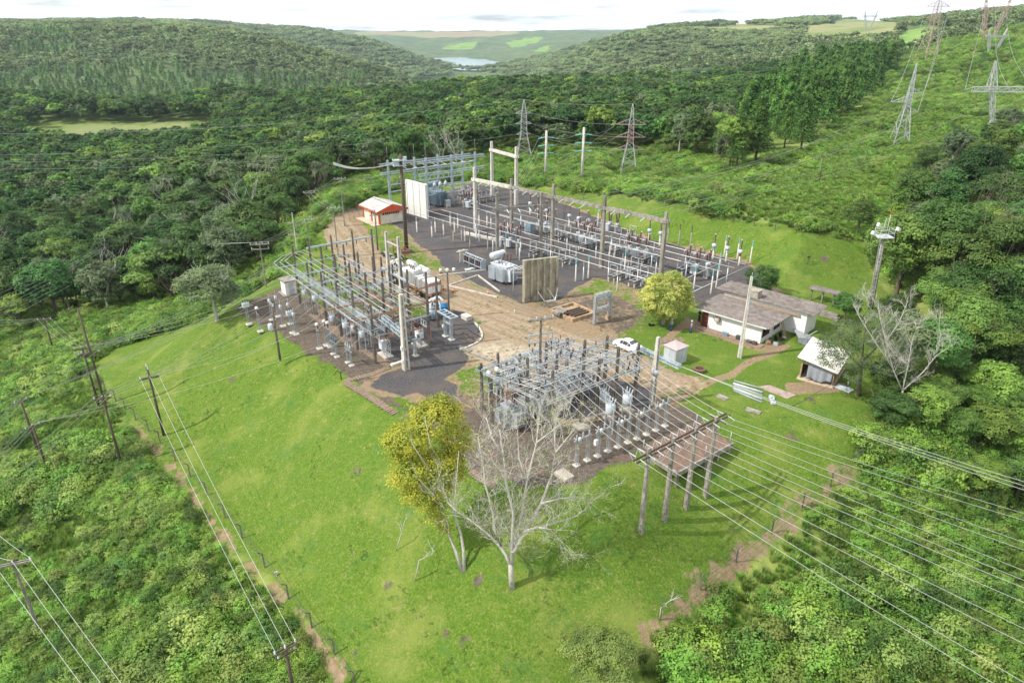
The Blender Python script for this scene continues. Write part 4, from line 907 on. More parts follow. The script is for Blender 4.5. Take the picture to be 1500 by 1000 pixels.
for i, (a, b_, lb) in enumerate(dk):
    o = p1_ if i == 0 else dup(p1_); o.location = W(a, b_); o['label'] = lb; o['group'] = 'darker bus posts'
gp2 = bus_post('bus_post', CONCL, 4.0, .13, GLASSI)
tl = [(1060.6,375.6),(1079.4,380),(1098.6,384.5),(875.5,332),(1016,423),(1048.8,421),(1041,430),(843,412),(861.5,407),(914.6,399),(893,376),(1052,404)]
tlab = ['green topped post leftmost behind the three tanks by the back bank', 'green topped post in the middle behind the three tanks by the back bank', 'green topped post rightmost at the foot of the back bank', 'green topped post beside the three blue collared tanks', 'green topped post just right of the yellow tree', 'green topped post at the end of the gravel before the house', 'green topped post nearest to the control house roof', 'green topped post in front of the firewall end of the bus', 'green topped post second along the front bus', 'green topped post third along the front bus', 'green topped post behind the front bus', 'green topped post on the open gravel right of the last breaker']
for i, (a, lb) in enumerate(zip(tl, tlab)):
    o = gp2 if i == 0 else dup(gp2); o.location = W(*a); o.rotation_euler = (0, 0, RM); o['label'] = lb; o['group'] = 'green topped bus posts'
dsp = bus_post('insulator_post', CONC, 3.9, .12, DPORC); m = MB()
for i, (a, b_, lb) in enumerate([(977.6,357,'dark ribbed insulator post leftmost of three before the back bank'), (993.6,360,'dark ribbed insulator post in the middle of three before the back bank'), (1010.6,363.5,'dark ribbed insulator post rightmost of three before the back bank')]):
    o = dsp if i == 0 else dup(dsp); o.location = W(a, b_); o['label'] = lb; o['group'] = 'dark ribbed insulator posts'; o.scale = (1, 1, 1.1)
# tubular buses along the yard
def bus(label, pts, r=.055, mat=ALU, name='bus_tube', cat='busbar', group=None):
    m = MB(); m.path(pts, r, 6); o = m.build(name, mat); return tag(o, label, cat, group)
bl_ = [(-13, 14, -7.4, 3.25), (-13, 20, -5.0, 3.25), (-10, 24, -2.4, 3.3)]
for i, (a, b_, q, z) in enumerate([(-12.6, 55.4, -7.2, 3.3), (-11, 55.4, -4.4, 3.3), (-8.6, 46, -1.8, 3.3), (-7, 54, 3.4, 3.6), (-6, 54.5, 6.4, 3.6), (-4, 55, 9.2, 3.6), (2, 40, 1.0, 4.3)]):
    lb = ['front', 'second', 'third', 'fifth', 'sixth', 'rearmost', 'raised fourth'][i]
    bus(f'{lb} long white tube busbar of the main yard from the firewall side', [Mp(a, q, z)] + [Mp(a + (b_ - a) * k / 6, q, z - .05 * (k % 2)) for k in range(1, 6)] + [Mp(b_, q, z)], group='long tube busbars of the main yard')
bus('white tube busbar across the right hand end of the main yard', [Mp(55.4, -7.2, 3.3), Mp(55.4, 9.2, 3.5)]); bus('second white tube busbar across the yard end near the yellow tree', [Mp(51.5, -4.4, 3.3), Mp(51.5, 8, 3.5)])
bp_ = bus_post('bus_support', GALV, 3.25, .1, GPORC)
k_ = 0
for q, ps in ((-7.2, (4, 13, 20, 28, 35, 42)), (-4.4, (6, 12, 17.5, 25, 31, 38, 47)), (-1.8, (2, 9, 22, 36, 42)), (3.4, (1, 6, 15, 22, 29, 35, 42)), (6.4, (0, 8, 16, 24, 31, 39, 46)), (9.2, (4, 12, 20, 28, 36, 44, 52))):
    for p in ps:
        o = bp_ if k_ == 0 else dup(bp_); o.location = Mp(p, q); o.rotation_euler = (0, 0, RM); o['label'] = 'slim grey post carrying a tube busbar in the main yard'; o['group'] = 'slim bus supports of the main yard'; k_ += 1

# disconnector benches: plinth on stub legs, steel bed, pairs of white risers
def bench(L_):
    t = thing('disconnector_bench', '', 'disconnector'); nl = max(int(L_ / 1.7), 2)
    for k in (-1, 1):
        m = MB(); m.bar((0, k * .55, .95), (L_, k * .55, .95), .2, .22); m.build('plinth', CONCD, t)
        for i in range(nl + 1):
            m = MB(); m.bar((.15 + (L_ - .3) * i / nl, k * .55, -.2), (.15 + (L_ - .3) * i / nl, k * .55, .84), .2, .2); m.build('leg', CONCL, t)
    m = MB()
    for k in (-1, 1): m.bar((.1, k * .4, 1.12), (L_ - .1, k * .4, 1.12), .09, .1)
    for i in range(nl * 2): m.bar((.2 + (L_ - .4) * i / (nl * 2 - 1), -.6, 1.2), (.2 + (L_ - .4) * i / (nl * 2 - 1), .6, 1.2), .08, .06)
    m.build('bed_frame', GALV, t)
    np_ = max(int(L_ / 2), 2)
    for i in range(np_):
        x = .6 + (L_ - 1.2) * i / (np_ - 1)
        for k in (-1, 1): m = MB(); m.insul((x, k * .75, 1.22), (x, k * .75, 2.75), .1, 8, 8); m.build('riser', STEELW, t)
        m = MB(); m.tube((x, -.85, 2.8), (x, .85, 2.8), .045, n=6); m.build('blade', ALU, t)
    m = MB(); m.box((L_ * .5, -.9, .75), (.5, .35, .7)); m.build('drive_box', BGREY, t); return t
bl = [((773,373),(815,366),'disconnector bench behind the concrete firewall at the left'), ((811,350),(838,347),'disconnector bench in the rear left of the main yard'), ((796,344),(816,341),'disconnector bench farthest back in the main yard'), ((851,362),(870,360),'disconnector bench in the middle of the main yard left of a gantry post'), ((816,386),(846,380),'disconnector bench just right of the concrete firewall'), ((849,360),(883,357),'long disconnector bench behind the second gantry post from the right'), ((898,369),(912,369),'short disconnector bench right of the second gantry post from the right'),
      ((929,383),(972,377),'disconnector bench left of the last gantry post'), ((885,406),(942,400),'low disconnector bench left of the yellow tree'), ((923,417),(947,411),'low bench half hidden by the yellow tree'), ((990,398),(1022,392),'disconnector bench right of the last gantry post'), ((905,352),(935,349),'disconnector bench towards the back bank')]
bcache = {}
for a, b_, lb in bl:
    A_, B_ = W(a[0], a[1], .4), W(b_[0], b_[1], .4); L_ = round(min(max((B_ - A_).length, 4), 7.5)); mid_ = (A_ + B_) / 2
    if L_ in bcache: o = dup(bcache[L_])
    else: o = bcache[L_] = bench(L_)
    o.rotation_euler = (0, 0, RM + PI / 2); d = Vector((math.cos(RM + PI / 2), math.sin(RM + PI / 2), 0)); o.location = Vector((mid_.x, mid_.y, 0)) - d * L_ / 2; o['label'] = lb; o['group'] = 'disconnector benches'
# dead tank breakers: brown bushings with pink caps
def breaker():
    t = thing('circuit_breaker', '', 'breaker')
    for x in (-1.9, 1.9):
        m = MB(); m.lattice((x, -.6, -.1), (x, -.6, 1.3), .3, 3, .06, .04); m.build('leg', GALV, t); m = MB(); m.lattice((x, .6, -.1), (x, .6, 1.3), .3, 3, .06, .04); m.build('leg', GALV, t)
    m = MB(); m.bar((-2.4, -.6, 1.36), (2.4, -.6, 1.36), .15); m.bar((-2.4, .6, 1.36), (2.4, .6, 1.36), .15); m.build('bed_frame', GALV, t)
    m = MB(); m.box((0, -.95, 1.0), (1.1, .6, 1.2)); m.box((0, -.95, 1.64), (1.2, .7, .08)); m.build('drive_box', LGREY, t)
    for x in (-1.9, 0, 1.9):
        m = MB(); m.lathe((x, 0, 1.42), [(.3, 0), (.36, .1), (.36, .55), (.22, .7)], 12); m.build('pole_tank', LGREY, t)
        m = MB(); m.insul((x, -.22, 2.05), (x, -.55, 4.0), .2, 10, 10); m.build('bushing', BROWN, t)
        m = MB(); m.insul((x, .22, 2.05), (x, .5, 4.6), .2, 11, 10); m.build('bushing', BROWN, t)
        m = MB(); m.lathe((x, -.55, 3.98), [(.1, 0), (.17, .08), (.16, .34), (.08, .42)], 10); m.build('cap', PINKP, t)
        m = MB(); m.path([(x, .5, 4.6), (x, .9, 4.8), (x, 1.5, 4.4), (x, 2.1, 3.5)], .045, 6); m.build('jumper', ALU, t); m = MB(); m.path([(x, -.55, 4.35), (x, -1.1, 4.4), (x, -1.7, 3.7)], .04, 6); m.build('jumper', ALU, t)
    return t
b0 = breaker()
for i, (a, lb) in enumerate([((748,362),'breaker with brown bushings behind the short two post gantry'), ((857,356),'breaker with pink capped bushings left of the second gantry post from the right'), ((934,377),'breaker with pink capped bushings between the two right hand gantry posts'), ((1020,402),'breaker with pink capped bushings right of the last gantry post'), ((800,338),'breaker with brown bushings behind the middle of the long gantry'), ((893,338),'breaker with brown bushings nearest the back bank below the gantry beam'), ((690,305),'breaker with brown bushings beside the tall white gantry post')]):
    o = b0 if i == 0 else dup(b0); o.location = W(*a); o.rotation_euler = (0, 0, RM + (0 if i else R(10))); o['label'] = lb; o['group'] = 'breakers with brown bushings'
# blue grey breaker cubicles left of the gantry
def cubicle(w, d, h, mat):
    t = thing('cubicle', '', 'cubicle'); m = MB(); m.box((0, 0, h / 2 + .25), (w, d, h)); m.build('cabinet', mat, t)
    m = MB(); m.box((0, 0, h + .3), (w * 1.1, d * 1.1, .1)); m.build('lid', mat, t); m = MB(); m.box((0, 0, .12), (w * 1.15, d * 1.15, .3)); m.build('base', CONC, t)
    m = MB()
    for k in range(5): m.box((-w * .4 + k * w * .2, -d / 2 - .012, h * .55), (.04, .03, h * .8))
    m.build('fins', mat, t); return t
cb = cubicle(1.5, 1.1, 2.0, BGREY)
for i, (a, lb) in enumerate([((747,358),'blue grey breaker cubicle standing behind the short gantry'), ((733,356),'blue grey breaker cubicle left of its twin behind the short gantry'), ((776,343),'wide blue grey tank between the short and the long gantry')]):
    o = cb if i == 0 else dup(cb); o.location = W(*a); o.rotation_euler = (0, 0, RM); o['label'] = lb; o['group'] = 'blue grey cubicles'
# instrument transformers: pale post, round head tank, brown column
def ct(collar, h=4.7):
    t = thing('instrument_transformer', '', 'transformer'); m = MB(); m.lathe((0, 0, -.2), [(.2, 0), (.16, .3), (.14, 1.9)], 10); m.build('post', CONCL, t)
    m = MB(); m.lathe((0, 0, 1.68), [(.16, 0), (.2, .05), (.2, .4), (.14, .45)], 10); m.build('collar', collar, t)
    m = MB(); m.lathe((0, 0, 2.1), [(.16, 0), (.38, .12), (.43, .4), (.38, .68), (.16, .8)], 12); m.tube((-.55, 0, 2.5), (.55, 0, 2.5), .06); m.build('head_tank', LGREY, t)
    m = MB(); m.insul((0, 0, 2.85), (0, 0, h - .25), .17, 9, 10); m.build('bushing', BROWN, t); m = MB(); m.lathe((0, 0, h - .27), [(.1, 0), (.17, .06), (.17, .22), (.06, .3)], 10); m.build('cap', PINKP, t); return t
c0 = {id(k): ct(k) for k in ()}
BLUEP = M_('light blue paint', (.25, .5, .6), (.2, .4, .5), .5); cts = {}
for a, cm, lb in [((776.4,314),WHITE,'leftmost tank topped transformer of the far trio by the bank corner'), ((788,318),WHITE,'middle tank topped transformer of the far trio by the bank corner'), ((800.4,325),WHITE,'rightmost tank topped transformer of the far trio by the bank corner'),
                  ((833.5,333),BLUEP,'blue collared tank transformer leftmost of the trio below the gantry beam'), ((847,337),WHITE,'white collared tank transformer in the middle of the trio below the gantry beam'), ((861,341),ORANGE,'orange collared tank transformer rightmost of the trio below the gantry beam'),
                  ((950,356),WHITE,'tall tank transformer left of the dark ribbed posts'), ((966,360),WHITE,'tank transformer with a red cap left of the dark ribbed posts'),
                  ((1044,379),BLUEP,'blue collared tank transformer leftmost of the trio nearest the bank'), ((1063,383),WHITE,'white collared tank transformer in the middle of the trio nearest the bank'), ((1082,388.5),REDP,'red collared tank transformer rightmost of the trio nearest the bank'), ((1034.8,408),WHITE,'single pink capped post right of the last breaker')]:
    o = dup(cts[cm.name]) if cm.name in cts else cts.setdefault(cm.name, ct(cm)); o.location = W(*a); o.rotation_euler = (0, 0, RM); o['label'] = lb; o['group'] = 'tank topped instrument transformers'
# concrete trench lid
m = MB(); a, b_ = W(682, 343), W(728, 353); m.bar((a.x, a.y, .22), (b_.x, b_.y, .22), .7, .5); o = m.build('trench_lid', CONCL); tag(o, 'long pale concrete trench lid on the gravel by the tall white gantry post', 'trench lid')

# firewalls
def firewall(label, a, b_, h, th, mat, ribs, depth):
    d = b_ - a; L_ = d.length; t = thing('firewall', label, 'wall', (a.x, a.y, 0), math.atan2(d.y, d.x)); m = MB(); m.box((L_ / 2, th / 2, h / 2 - .1), (L_, th, h + .2)); m.build('wall', mat, t)
    for i in range(ribs + 1): m = MB(); m.box((.22 + (L_ - .44) * i / ribs, -depth / 2 + .02, h / 2 - .12), (.34, depth, h + .16)); m.build('rib', mat, t)
    m = MB(); m.box((L_ / 2, th / 2, h + .06), (L_ + .1, th + .14, .1)); m.build('coping', mat, t); return t
FIREC = M_('stained concrete wall', (.42, .385, .28), (.29, .26, .19), .9, scale=2, bump=.3, stain=(.13, .12, .1))
firewall('stained grey concrete firewall with ribs beside the grey transformer', W(767, 443), W(816, 436), 6.5, .5, FIREC, 5, .28)
FIREW = M_('whitewashed panels', (.68, .67, .63), (.58, .57, .53), .85, scale=2, stain=(.6, .59, .55))
firewall('whitewashed concrete firewall of tall panels by the orange roofed shed', W(597, 312), W(626, 321), 7.4, .45, FIREW, 3, .14)

# power transformers
def big_transformer(label, loc_, rz, L_, w, h, mat, cons=True, name='power_transformer'):
    t = thing(name, label, 'transformer', loc_, rz); m = MB(); m.box((0, 0, h / 2 + .35), (L_, w, h)); m.box((0, 0, h + .4), (L_ * 1.06, w * 1.08, .12)); m.build('tank', mat, t)
    m = MB(); m.box((0, 0, .18), (L_ * .95, w * .8, .36)); m.build('base', REDP if mat == LGREY else CONCD, t)
    for k in (-1, 1):
        for sx_ in (-.26, .26):
            m = MB()
            for j in range(9): m.box((L_ * sx_ + (j - 4) * L_ * .045, k * (w / 2 + .42), h * .5 + .35), (.05, .72, h * .85))
            m.tube((L_ * (sx_ - .2), k * (w / 2 + .4), h * .95), (L_ * (sx_ + .2), k * (w / 2 + .4), h * .95), .08); m.build('radiator', mat, t)
    m = MB()
    for j in range(9): m.box((L_ / 2 + .4, (j - 4) * w * .1, h * .5 + .35), (.72, .05, h * .85))
    m.build('radiator', mat, t)
    if cons:
        m = MB(); c = Vector((-L_ * .35, 0, h + 1.75)); m.lathe(c + Vector((0, -w * .75, 0)), [(.05, 0), (.5, .06), (.55, .15), (.55, w * 1.5 - .15), (.5, w * 1.5 - .06), (.05, w * 1.5)], 16, (0, 1, 0)); m.build('conservator', mat, t)
        m = MB()
        for y_ in (-w * .4, w * .4): m.bar((-L_ * .35, y_, h + .4), (-L_ * .35, y_, h + 1.3), .14)
        m.tube((-L_ * .2, 0, h + .4), (-L_ * .3, 0, h + 1.3), .07); m.build('conservator_stand', mat, t)
    for i in range(3):
        x = (-.1 + i * .22) * L_; m = MB(); m.lathe((x, w * .2, h + .45), [(.24, 0), (.24, .35), (.14, .4)], 10); m.build('turret', mat, t)
        m = MB(); m.insul((x, w * .2, h + .8), (x, w * .32, h + 2.0), .15, 8, 10); m.build('bushing', BROWN, t)
        m = MB(); m.insul((x, -w * .25, h + .45), (x, -w * .3, h + 1.1), .12, 5, 10); m.build('bushing', GPORC, t)
    m = MB(); m.box((L_ * .15, -w / 2 - .25, 1.5), (.7, .4, 1.1)); m.build('control_box', mat, t); return t
XL = M_('pale grey transformer paint', (.62, .67, .72), (.54, .59, .63), .45, scale=2, stain=(.42, .44, .45))
pt = big_transformer('large pale grey power transformer with conservator beside the stained firewall', W(737, 411), RM, 3.6, 2.0, 2.5, XL)
m = MB()
for k, (a, b_) in enumerate([((640, 405), (712, 396)), ((657, 419), (700, 404)), ((700, 404), (732, 428)), ((657, 419), (728, 436))]):
    a, b_ = W(*a), W(*b_); m.bar((a.x, a.y, .1), (b_.x, b_.y, .1), .18, .24)
o = m.build('curb', CONCL); tag(o, 'low pale concrete curb round the grey transformer', 'curb')
big_transformer('blue grey power transformer behind the whitewashed firewall', W(640, 300), ROT + R(4), 4.6, 2.4, 3.0, BGREY)
# cable lead frame from the transformer over the wall
t = thing('cable_rack', 'white steel frame carrying cables between transformer and stained firewall', 'frame', W(752, 433), RM); 
for x, y_ in ((0, 0), (1.2, 1.2), (2.2, 2.4)):
    m = MB(); m.tube((x, y_, -.1), (x, y_, 4.3), .07); m.build('post', STEELW, t)
m = MB(); m.bar((-.4, -.4, 4.35), (2.6, 2.9, 4.35), .1); m.bar((.2, -.6, 4.0), (3.0, 2.5, 4.0), .1); m.bar((.4, .2, 3.0), (2.2, 2.2, 3.0), .07); m.build('rail', STEELW, t)
for k in range(4): m = MB(); m.path([(-1.6 + k * .3, .6 + k * .3, 3.6), (-.6 + k * .4, .4 + k * .5, 4.6), (.3 + k * .5, k * .6, 4.7), (1.5 + k * .5, .4 + k * .6, 4.3)], .06, 6); m.build('cable', STEELW, t)
# heap of spare bushings
t = thing('bushing_heap', 'crate and row of spare brown bushings on a blue rack left of the grey transformer', 'spare parts', W(690, 388), RM - R(6)); m = MB(); 
for k in range(7): m.bar((-2.3 + .05 * k, -.8 + k * .27, 0), (-2.1, -.8 + k * .27, 2.2), .12); m.bar((-3.4, -.8 + k * .27, 1.7 + .1 * (k % 3)), (-2, -.8 + k * .27, 2.2), .1)
m.build('crate', CONCL, t); m = MB(); m.bar((-1.7, -.5, .5), (3.8, -.5, .5), .12); m.bar((-1.7, .5, .5), (3.8, .5, .5), .12); m.bar((-1.7, -.5, 1.7), (3.8, -.5, 1.7), .1); m.bar((-1.7, .5, 1.7), (3.8, .5, 1.7), .1)
for k in range(4): m.box((-1.6 + k * 1.75, 0, .85), (.1, 1.1, 1.8))
m.build('rack', GALVB, t)
for k in range(9):
    for y_ in (-.35, .35): m = MB(); m.insul((-1.4 + k * .6, y_, .5), (-1.3 + k * .6, y_, 1.75), .15, 7, 8); m.build('bushing', BROWN, t)
for k in range(9): m = MB(); m.lathe((-1.3 + k * .6, 0, 1.75), [(.2, 0), (.2, .25), (.05, .3)], 8); m.build('cap', LGREY, t)
m = MB(); q = W(688, 397)
m.box((0, 0, .35), (1.6, .9, .12)); m.box((-.3, .1, .2), (.8, .5, .3)); m.box((.4, -.1, .48), (.5, .5, .16)); o = m.build('scrap_sheet', STEELW, None, q, .4); tag(o, 'pale scrap panel lying on the gravel below the bushing heap', 'scrap')

# far left steel bay: lattice legged frames with spikes
def steel_bay():
    t = thing('steel_gantry', 'blue grey steel gantry with lightning spikes behind the whitewashed firewall', 'gantry', S(-146, 73.5), ROT + PI / 2)
    # local x = t axis, local y = -s axis
    for row, (y_, hs) in enumerate(((0, 10.4), (-8.6, 11.6))):
        xs = (0, 7, 13.5, 20.6) if row == 0 else (5.2, 12, 18.6)
        for x in xs:
            m = MB(); m.lattice((x, y_, -.2), (x, y_, hs), .42, 12, .09, .05, .3); m.tube((x, y_, hs), (x, y_, hs + 3), .035, r2=.015, n=5); m.build('column', GALVB, t)
            m = MB(); m.bar((x, y_, 5.6), (x - 1.1, y_, 7.4), .1); m.bar((x, y_, 5.6), (x + 1.1, y_, 7.4), .1); m.build('brace', GALVB, t)
        for z in ((7.4, 9.4) if row == 0 else (7.8, 10.6)):
            m = MB(); m.lattice((xs[0] - 2, y_, z), (xs[-1] + 2.6, y_, z), .5, 22, .08, .045); m.build('beam', GALVB, t)
        for z in (4.6, 3.0):
            m = MB(); m.bar((xs[0], y_, z), (xs[-1], y_, z), .22); m.build('beam', GALVB, t)
    for k in range(7):
        x = 3 + k * 2.6; m = MB(); m.path([(x, 0.2, 9.2), (x, -4, 8.5), (x, -8.4, 9.6)], .05, 6); m.build('conductor', ALU, t)
    for k in range(16):
        x = .8 + k * 1.3
        for (y_, z) in ((0, 4.75), (-8.6, 3.2)):
            m = MB(); m.insul((x, y_, z), (x, y_, z + .75), .12, 5, 8); m.build('insulator', GPORC, t)
        m = MB(); m.insul((x, -.1, 7.2), (x, -.1, 6.4), .1, 5, 8); m.build('insulator', GPORC, t)
    for k in range(3): m = MB(); m.lathe((7.2 + k * 1.5, -8.6, 4.7), [(.1, 0), (.4, .1), (.4, .8), (.2, .9), (.15, 1.2)], 10); m.build('instrument_can', LGREY, t)
    return t
steel_bay()
ob = cubicle(1.6, 1.0, 1.3, LGREY)
for i, (a, lb) in enumerate([((655,303),'grey cubicle beside the blue grey power transformer'), ((693,300),'grey cubicle with brown bushings under the tall white gantry post'), ((612,300),'small grey cubicle seen past the dark mast')]):
    o = ob if i == 0 else dup(ob); o.location = W(*a) + Vector((0, 0, 0)); o.rotation_euler = (0, 0, ROT); o['label'] = lb; o['group'] = 'grey cubicles of the steel bay'
fb = bench(6)
for i, (a, lb) in enumerate([((672,292),'pale concrete bench with risers behind the blue grey transformer'), ((700,297),'pale concrete bench with risers left of the white portal')]):
    o = fb if i == 0 else dup(fb); o.location = W(*a); o.rotation_euler = (0, 0, ROT + PI / 2); o['label'] = lb; o['group'] = 'benches of the steel bay'
# ------------------------------------------------------------------ left yard: rows of dark posts under a canopy of conductors
def LT(t, s, tt, z=0.):                                   # yard coordinates -> coordinates inside a thing rotated by ROT
    return Vector((s, tt, z)) if t is None else loc(t, S(s, tt, z))
def yard_frame(label, s, posts, beams, group, tall=None, sw=True, bm=None, ins=GPORC, name='bus_gantry'):
    """cross frame along t: posts [(t, h)], beams [(t0, t1, z)]"""
    t = thing(name, label, 'gantry', S(s, posts[0][0]), ROT, group); t0 = posts[0][0]
    for tt, h in posts: hpost_part(t, 0, tt - t0, h, .34, .24, CONCD, PI / 2)
    for j, (a, b_, z) in enumerate(beams):
        m = MB()
        for k in (-1, 1): m.bar((k * .15, a - t0, z), (k * .15, b_ - t0, z), .045, .1)
        n_ = int((b_ - a) / .9)
        for i in range(n_ + 1): m.bar((-.17, a - t0 + (b_ - a) * i / n_, z), (.17, a - t0 + (b_ - a) * ((i + (i % 2)) / n_ if i < n_ else 1), z), .03)
        m.build('beam', (bm or [GALVB, RUST, GALV])[j % 3], t)
        n_ = int((b_ - a) / 1.15)
        for i in range(n_):
            y = a - t0 + .5 + (b_ - a - .6) * i / max(n_ - 1, 1); m = MB(); up = (i + j) % 2 == 0
            m.insul((0, y, z + .08), (0, y, z + .55), .09, 4, 8) if up else m.insul((.05, y, z - .08), (.05, y, z - .6), .09, 4, 8)
            m.build('insulator', ins if i % 3 else DPORC, t)
    if sw:
        a, b_, z = beams[-1]; n_ = 3
        for i in range(n_):
            y = a - t0 + .9 + (b_ - a - 1.8) * i / (n_ - 1); m = MB(); m.bar((-.75, y, z + .25), (.75, y, z + .25), .1); m.tube((-.7, y, z + .95), (.7, y, z + 1.05), .03, n=5)
            for x in (-.6, 0, .6): m.insul((x, y, z + .3), (x, y, z + .9), .08, 4, 8)
            m.build('switch', GALV, t)
    return t
ords = ['farthest', 'second farthest', 'third farthest', 'third nearest', 'second nearest', 'nearest']
for i, s in enumerate((-96.4, -91.4, -86.4, -81.4, -76.4, -71.3)):
    r2 = 8 if i < 2 else (10.4 if i > 4 else 8.6)
    yard_frame(f'{ords[i]} cross frame of dark concrete posts and steel beams in the left yard', s, [(32.2, 9.2 if i == 0 else 7.9), (36.4, 8.3), (40.0, r2)] + ([(44.4, 7.4)] if i in (2, 4) else []), [(29.2, 40.8 if i not in (2, 4) else 45.2, 6.3), (31.6, 40.4, 4.6), (31.8, 40.2, 3.1)], 'cross frames of the left yard', bm=[RUST, GALVB, RUST] if i > 3 else [GALVB, GALV, RUST])
def long_beam(label, pts, hs, z, mat):
    t = thing('bus_gantry', label, 'gantry', (pts[0].x, pts[0].y, 0), math.atan2((pts[-1] - pts[0]).y, (pts[-1] - pts[0]).x)); L_ = [loc(t, p) for p in pts]
    for p, h in zip(L_, hs): hpost_part(t, p.x, p.y, h, .32, .22, CONCD)
    m = MB(); m.bar((-.4, 0, z), (L_[-1].x + .5, 0, z), .22, .26); m.build('beam', mat, t)
    for k in range(6): x = L_[-1].x * (.1 + .16 * k); m = MB(); m.insul((x, 0, z - .1), (x, 0, z - .75), .1, 5, 8); m.build('insulator', DPORC, t)
    return t
long_beam('slim dark posts under one long blue grey beam behind the left yard', [S(-101, 36.3), S(-101, 40), S(-101, 43.6), S(-101, 47)], [8.6, 8.4, 8.6, 8.2], 7, GALVB)
long_beam('low frame of dark posts behind the left yard near the white transformers', [S(-90, 43), S(-86.4, 43), S(-82, 43)], [7, 6.8, 7.2], 5.4, GALVB)
for i, (tt, z, s0, s1) in enumerate([(29.5, 6.75, -97.6, -69.4), (30.4, 6.75, -97.6, -69.6), (31.2, 6.75, -97.3, -70), (33.0, 7.0, -98.2, -70.2), (33.9, 6.9, -97.6, -70.4), (35.0, 6.8, -97, -71), (37.2, 6.75, -97, -71), (38.3, 6.75, -97, -71), (39.3, 6.75, -97, -71), (33.2, 5.1, -96, -72), (35.2, 5.1, -96, -72), (38.2, 5.1, -96, -72)]):
    nm_ = ['first', 'second', 'third', 'fourth', 'fifth', 'sixth', 'seventh', 'eighth', 'ninth', 'lower first', 'lower second', 'lower third'][i]
    bus(f'{nm_} long conductor along the top of the left yard from the slope', [S(s0 + (s1 - s0) * k / 10, tt, z - .06 * (k % 2)) for k in range(11)], .034 if i < 6 else .028, ALU, 'bus_conductor', 'conductor', 'long conductors of the left yard')
for i, tt in enumerate((29.5, 30.4, 31.2)):
    bus('bent conductor looping off the far end of the left yard', [S(-97.6, tt, 6.75), S(-98.6, tt + 1.6, 7.2), S(-98.8, tt + 3.4, 7.5), S(-97.2, tt + 4.4, 7.0)], .032, ALU, 'bus_conductor', 'conductor', 'bent end conductors of the left yard')
for i in range(9):
    s = -93.5 + 2.75 * i; bus('slanting conductor dropping from the left yard frames to the front stands', [S(s, 33.5, 6.2), S(s + .4, 30.2, 3.9), S(s + .9, 27.8, 2.9)], .03, WIRE, 'lead_wire', 'conductor', 'slanting leads of the left yard')
for i in range(24):
    tt = 31.4 + .42 * i; z = (3.4, 4.9, 5.8, 4.2)[i % 4]; s0 = -96.5 + (i * 3.1) % 7; s1 = -71 - (i * 2.3) % 6; bus('thin wire strung between the cross frames of the left yard', [S(s0, tt, z), S((s0 + s1) / 2, tt, z - .15), S(s1, tt, z)], .02, WIRE, 'lead_wire', 'conductor', 'thin wires of the left yard')
for i in range(30):
    s = -96.5 + .88 * i; tt = 30.5 + (i * 2.9) % 8; z = (3.6, 5.2, 6.1)[i % 3]; bus('short cross wire between the conductors of the left yard', [S(s, tt, z), S(s + .3, tt + 1.3, z - .25), S(s + .1, tt + 2.7, z + .1)], .02, WIRE, 'lead_wire', 'conductor', 'cross wires of the left yard')
for i in range(14):
    s = -95.5 + 1.8 * i; tt = 33 + (i * 2.3) % 7; bus('short drop lead between bus and switches of the left yard', [S(s, tt, 6.6), S(s + .5, tt + .4, 5.4), S(s + .2, tt + .9, 4.0), S(s + .6, tt + .3, 3.3)], .025, WIRE, 'lead_wire', 'conductor', 'drop leads of the left yard')

for i in range(26):
    s = -95.8 + .95 * i; tt = 32.4 + (i * 3.7) % 7.6; z = (4.7, 3.2, 5.4)[i % 3]; t = thing('disconnect_switch', 'grey disconnect switch on the beams of the left yard', 'switch', S(s, tt, z), ROT + (i % 2) * PI / 2, 'disconnect switches of the left yard') if i == 0 else dup(t, S(s, tt, z), ROT + (i % 2) * PI / 2)
    if i == 0:
        m = MB(); m.bar((-.95, 0, 0), (.95, 0, 0), .07); m.bar((-.95, .3, 0), (.95, .3, 0), .07); m.tube((-.8, .15, .62), (.7, .15, .75), .03, n=5); m.build('base_channel', GALV, t)
        for x in (-.75, 0, .75): m = MB(); m.insul((x, .15, .02), (x, .15, .58), .075, 4, 8); m.build('insulator', DPORC if x else GPORC, t)
for i, (s0, s1, tt, z) in enumerate([(-97, -71, 31.9, 5.6), (-97, -71, 36.5, 5.5), (-97, -71, 40.1, 5.6), (-92, -72, 34.2, 3.7), (-92, -72, 38.6, 3.9), (-97, -71, 32.1, 3.9)]):
    m = MB(); a, b_ = S(s0, tt, z), S(s1, tt, z); n_ = 20
    for k in (-.16, .16): m.bar(a + Vector((0, 0, k)), b_ + Vector((0, 0, k)), .06)
    for j in range(n_): m.bar(a.lerp(b_, j / n_) + Vector((0, 0, .16 if j % 2 else -.16)), a.lerp(b_, (j + 1) / n_) + Vector((0, 0, -.16 if j % 2 else .16)), .03)
    o = m.build('truss_girder', (GALVB, RUST, GALV)[i % 3]); tag(o, 'slender truss girder running lengthwise through the left yard frames', 'girder', 'lengthwise girders of the left yard')
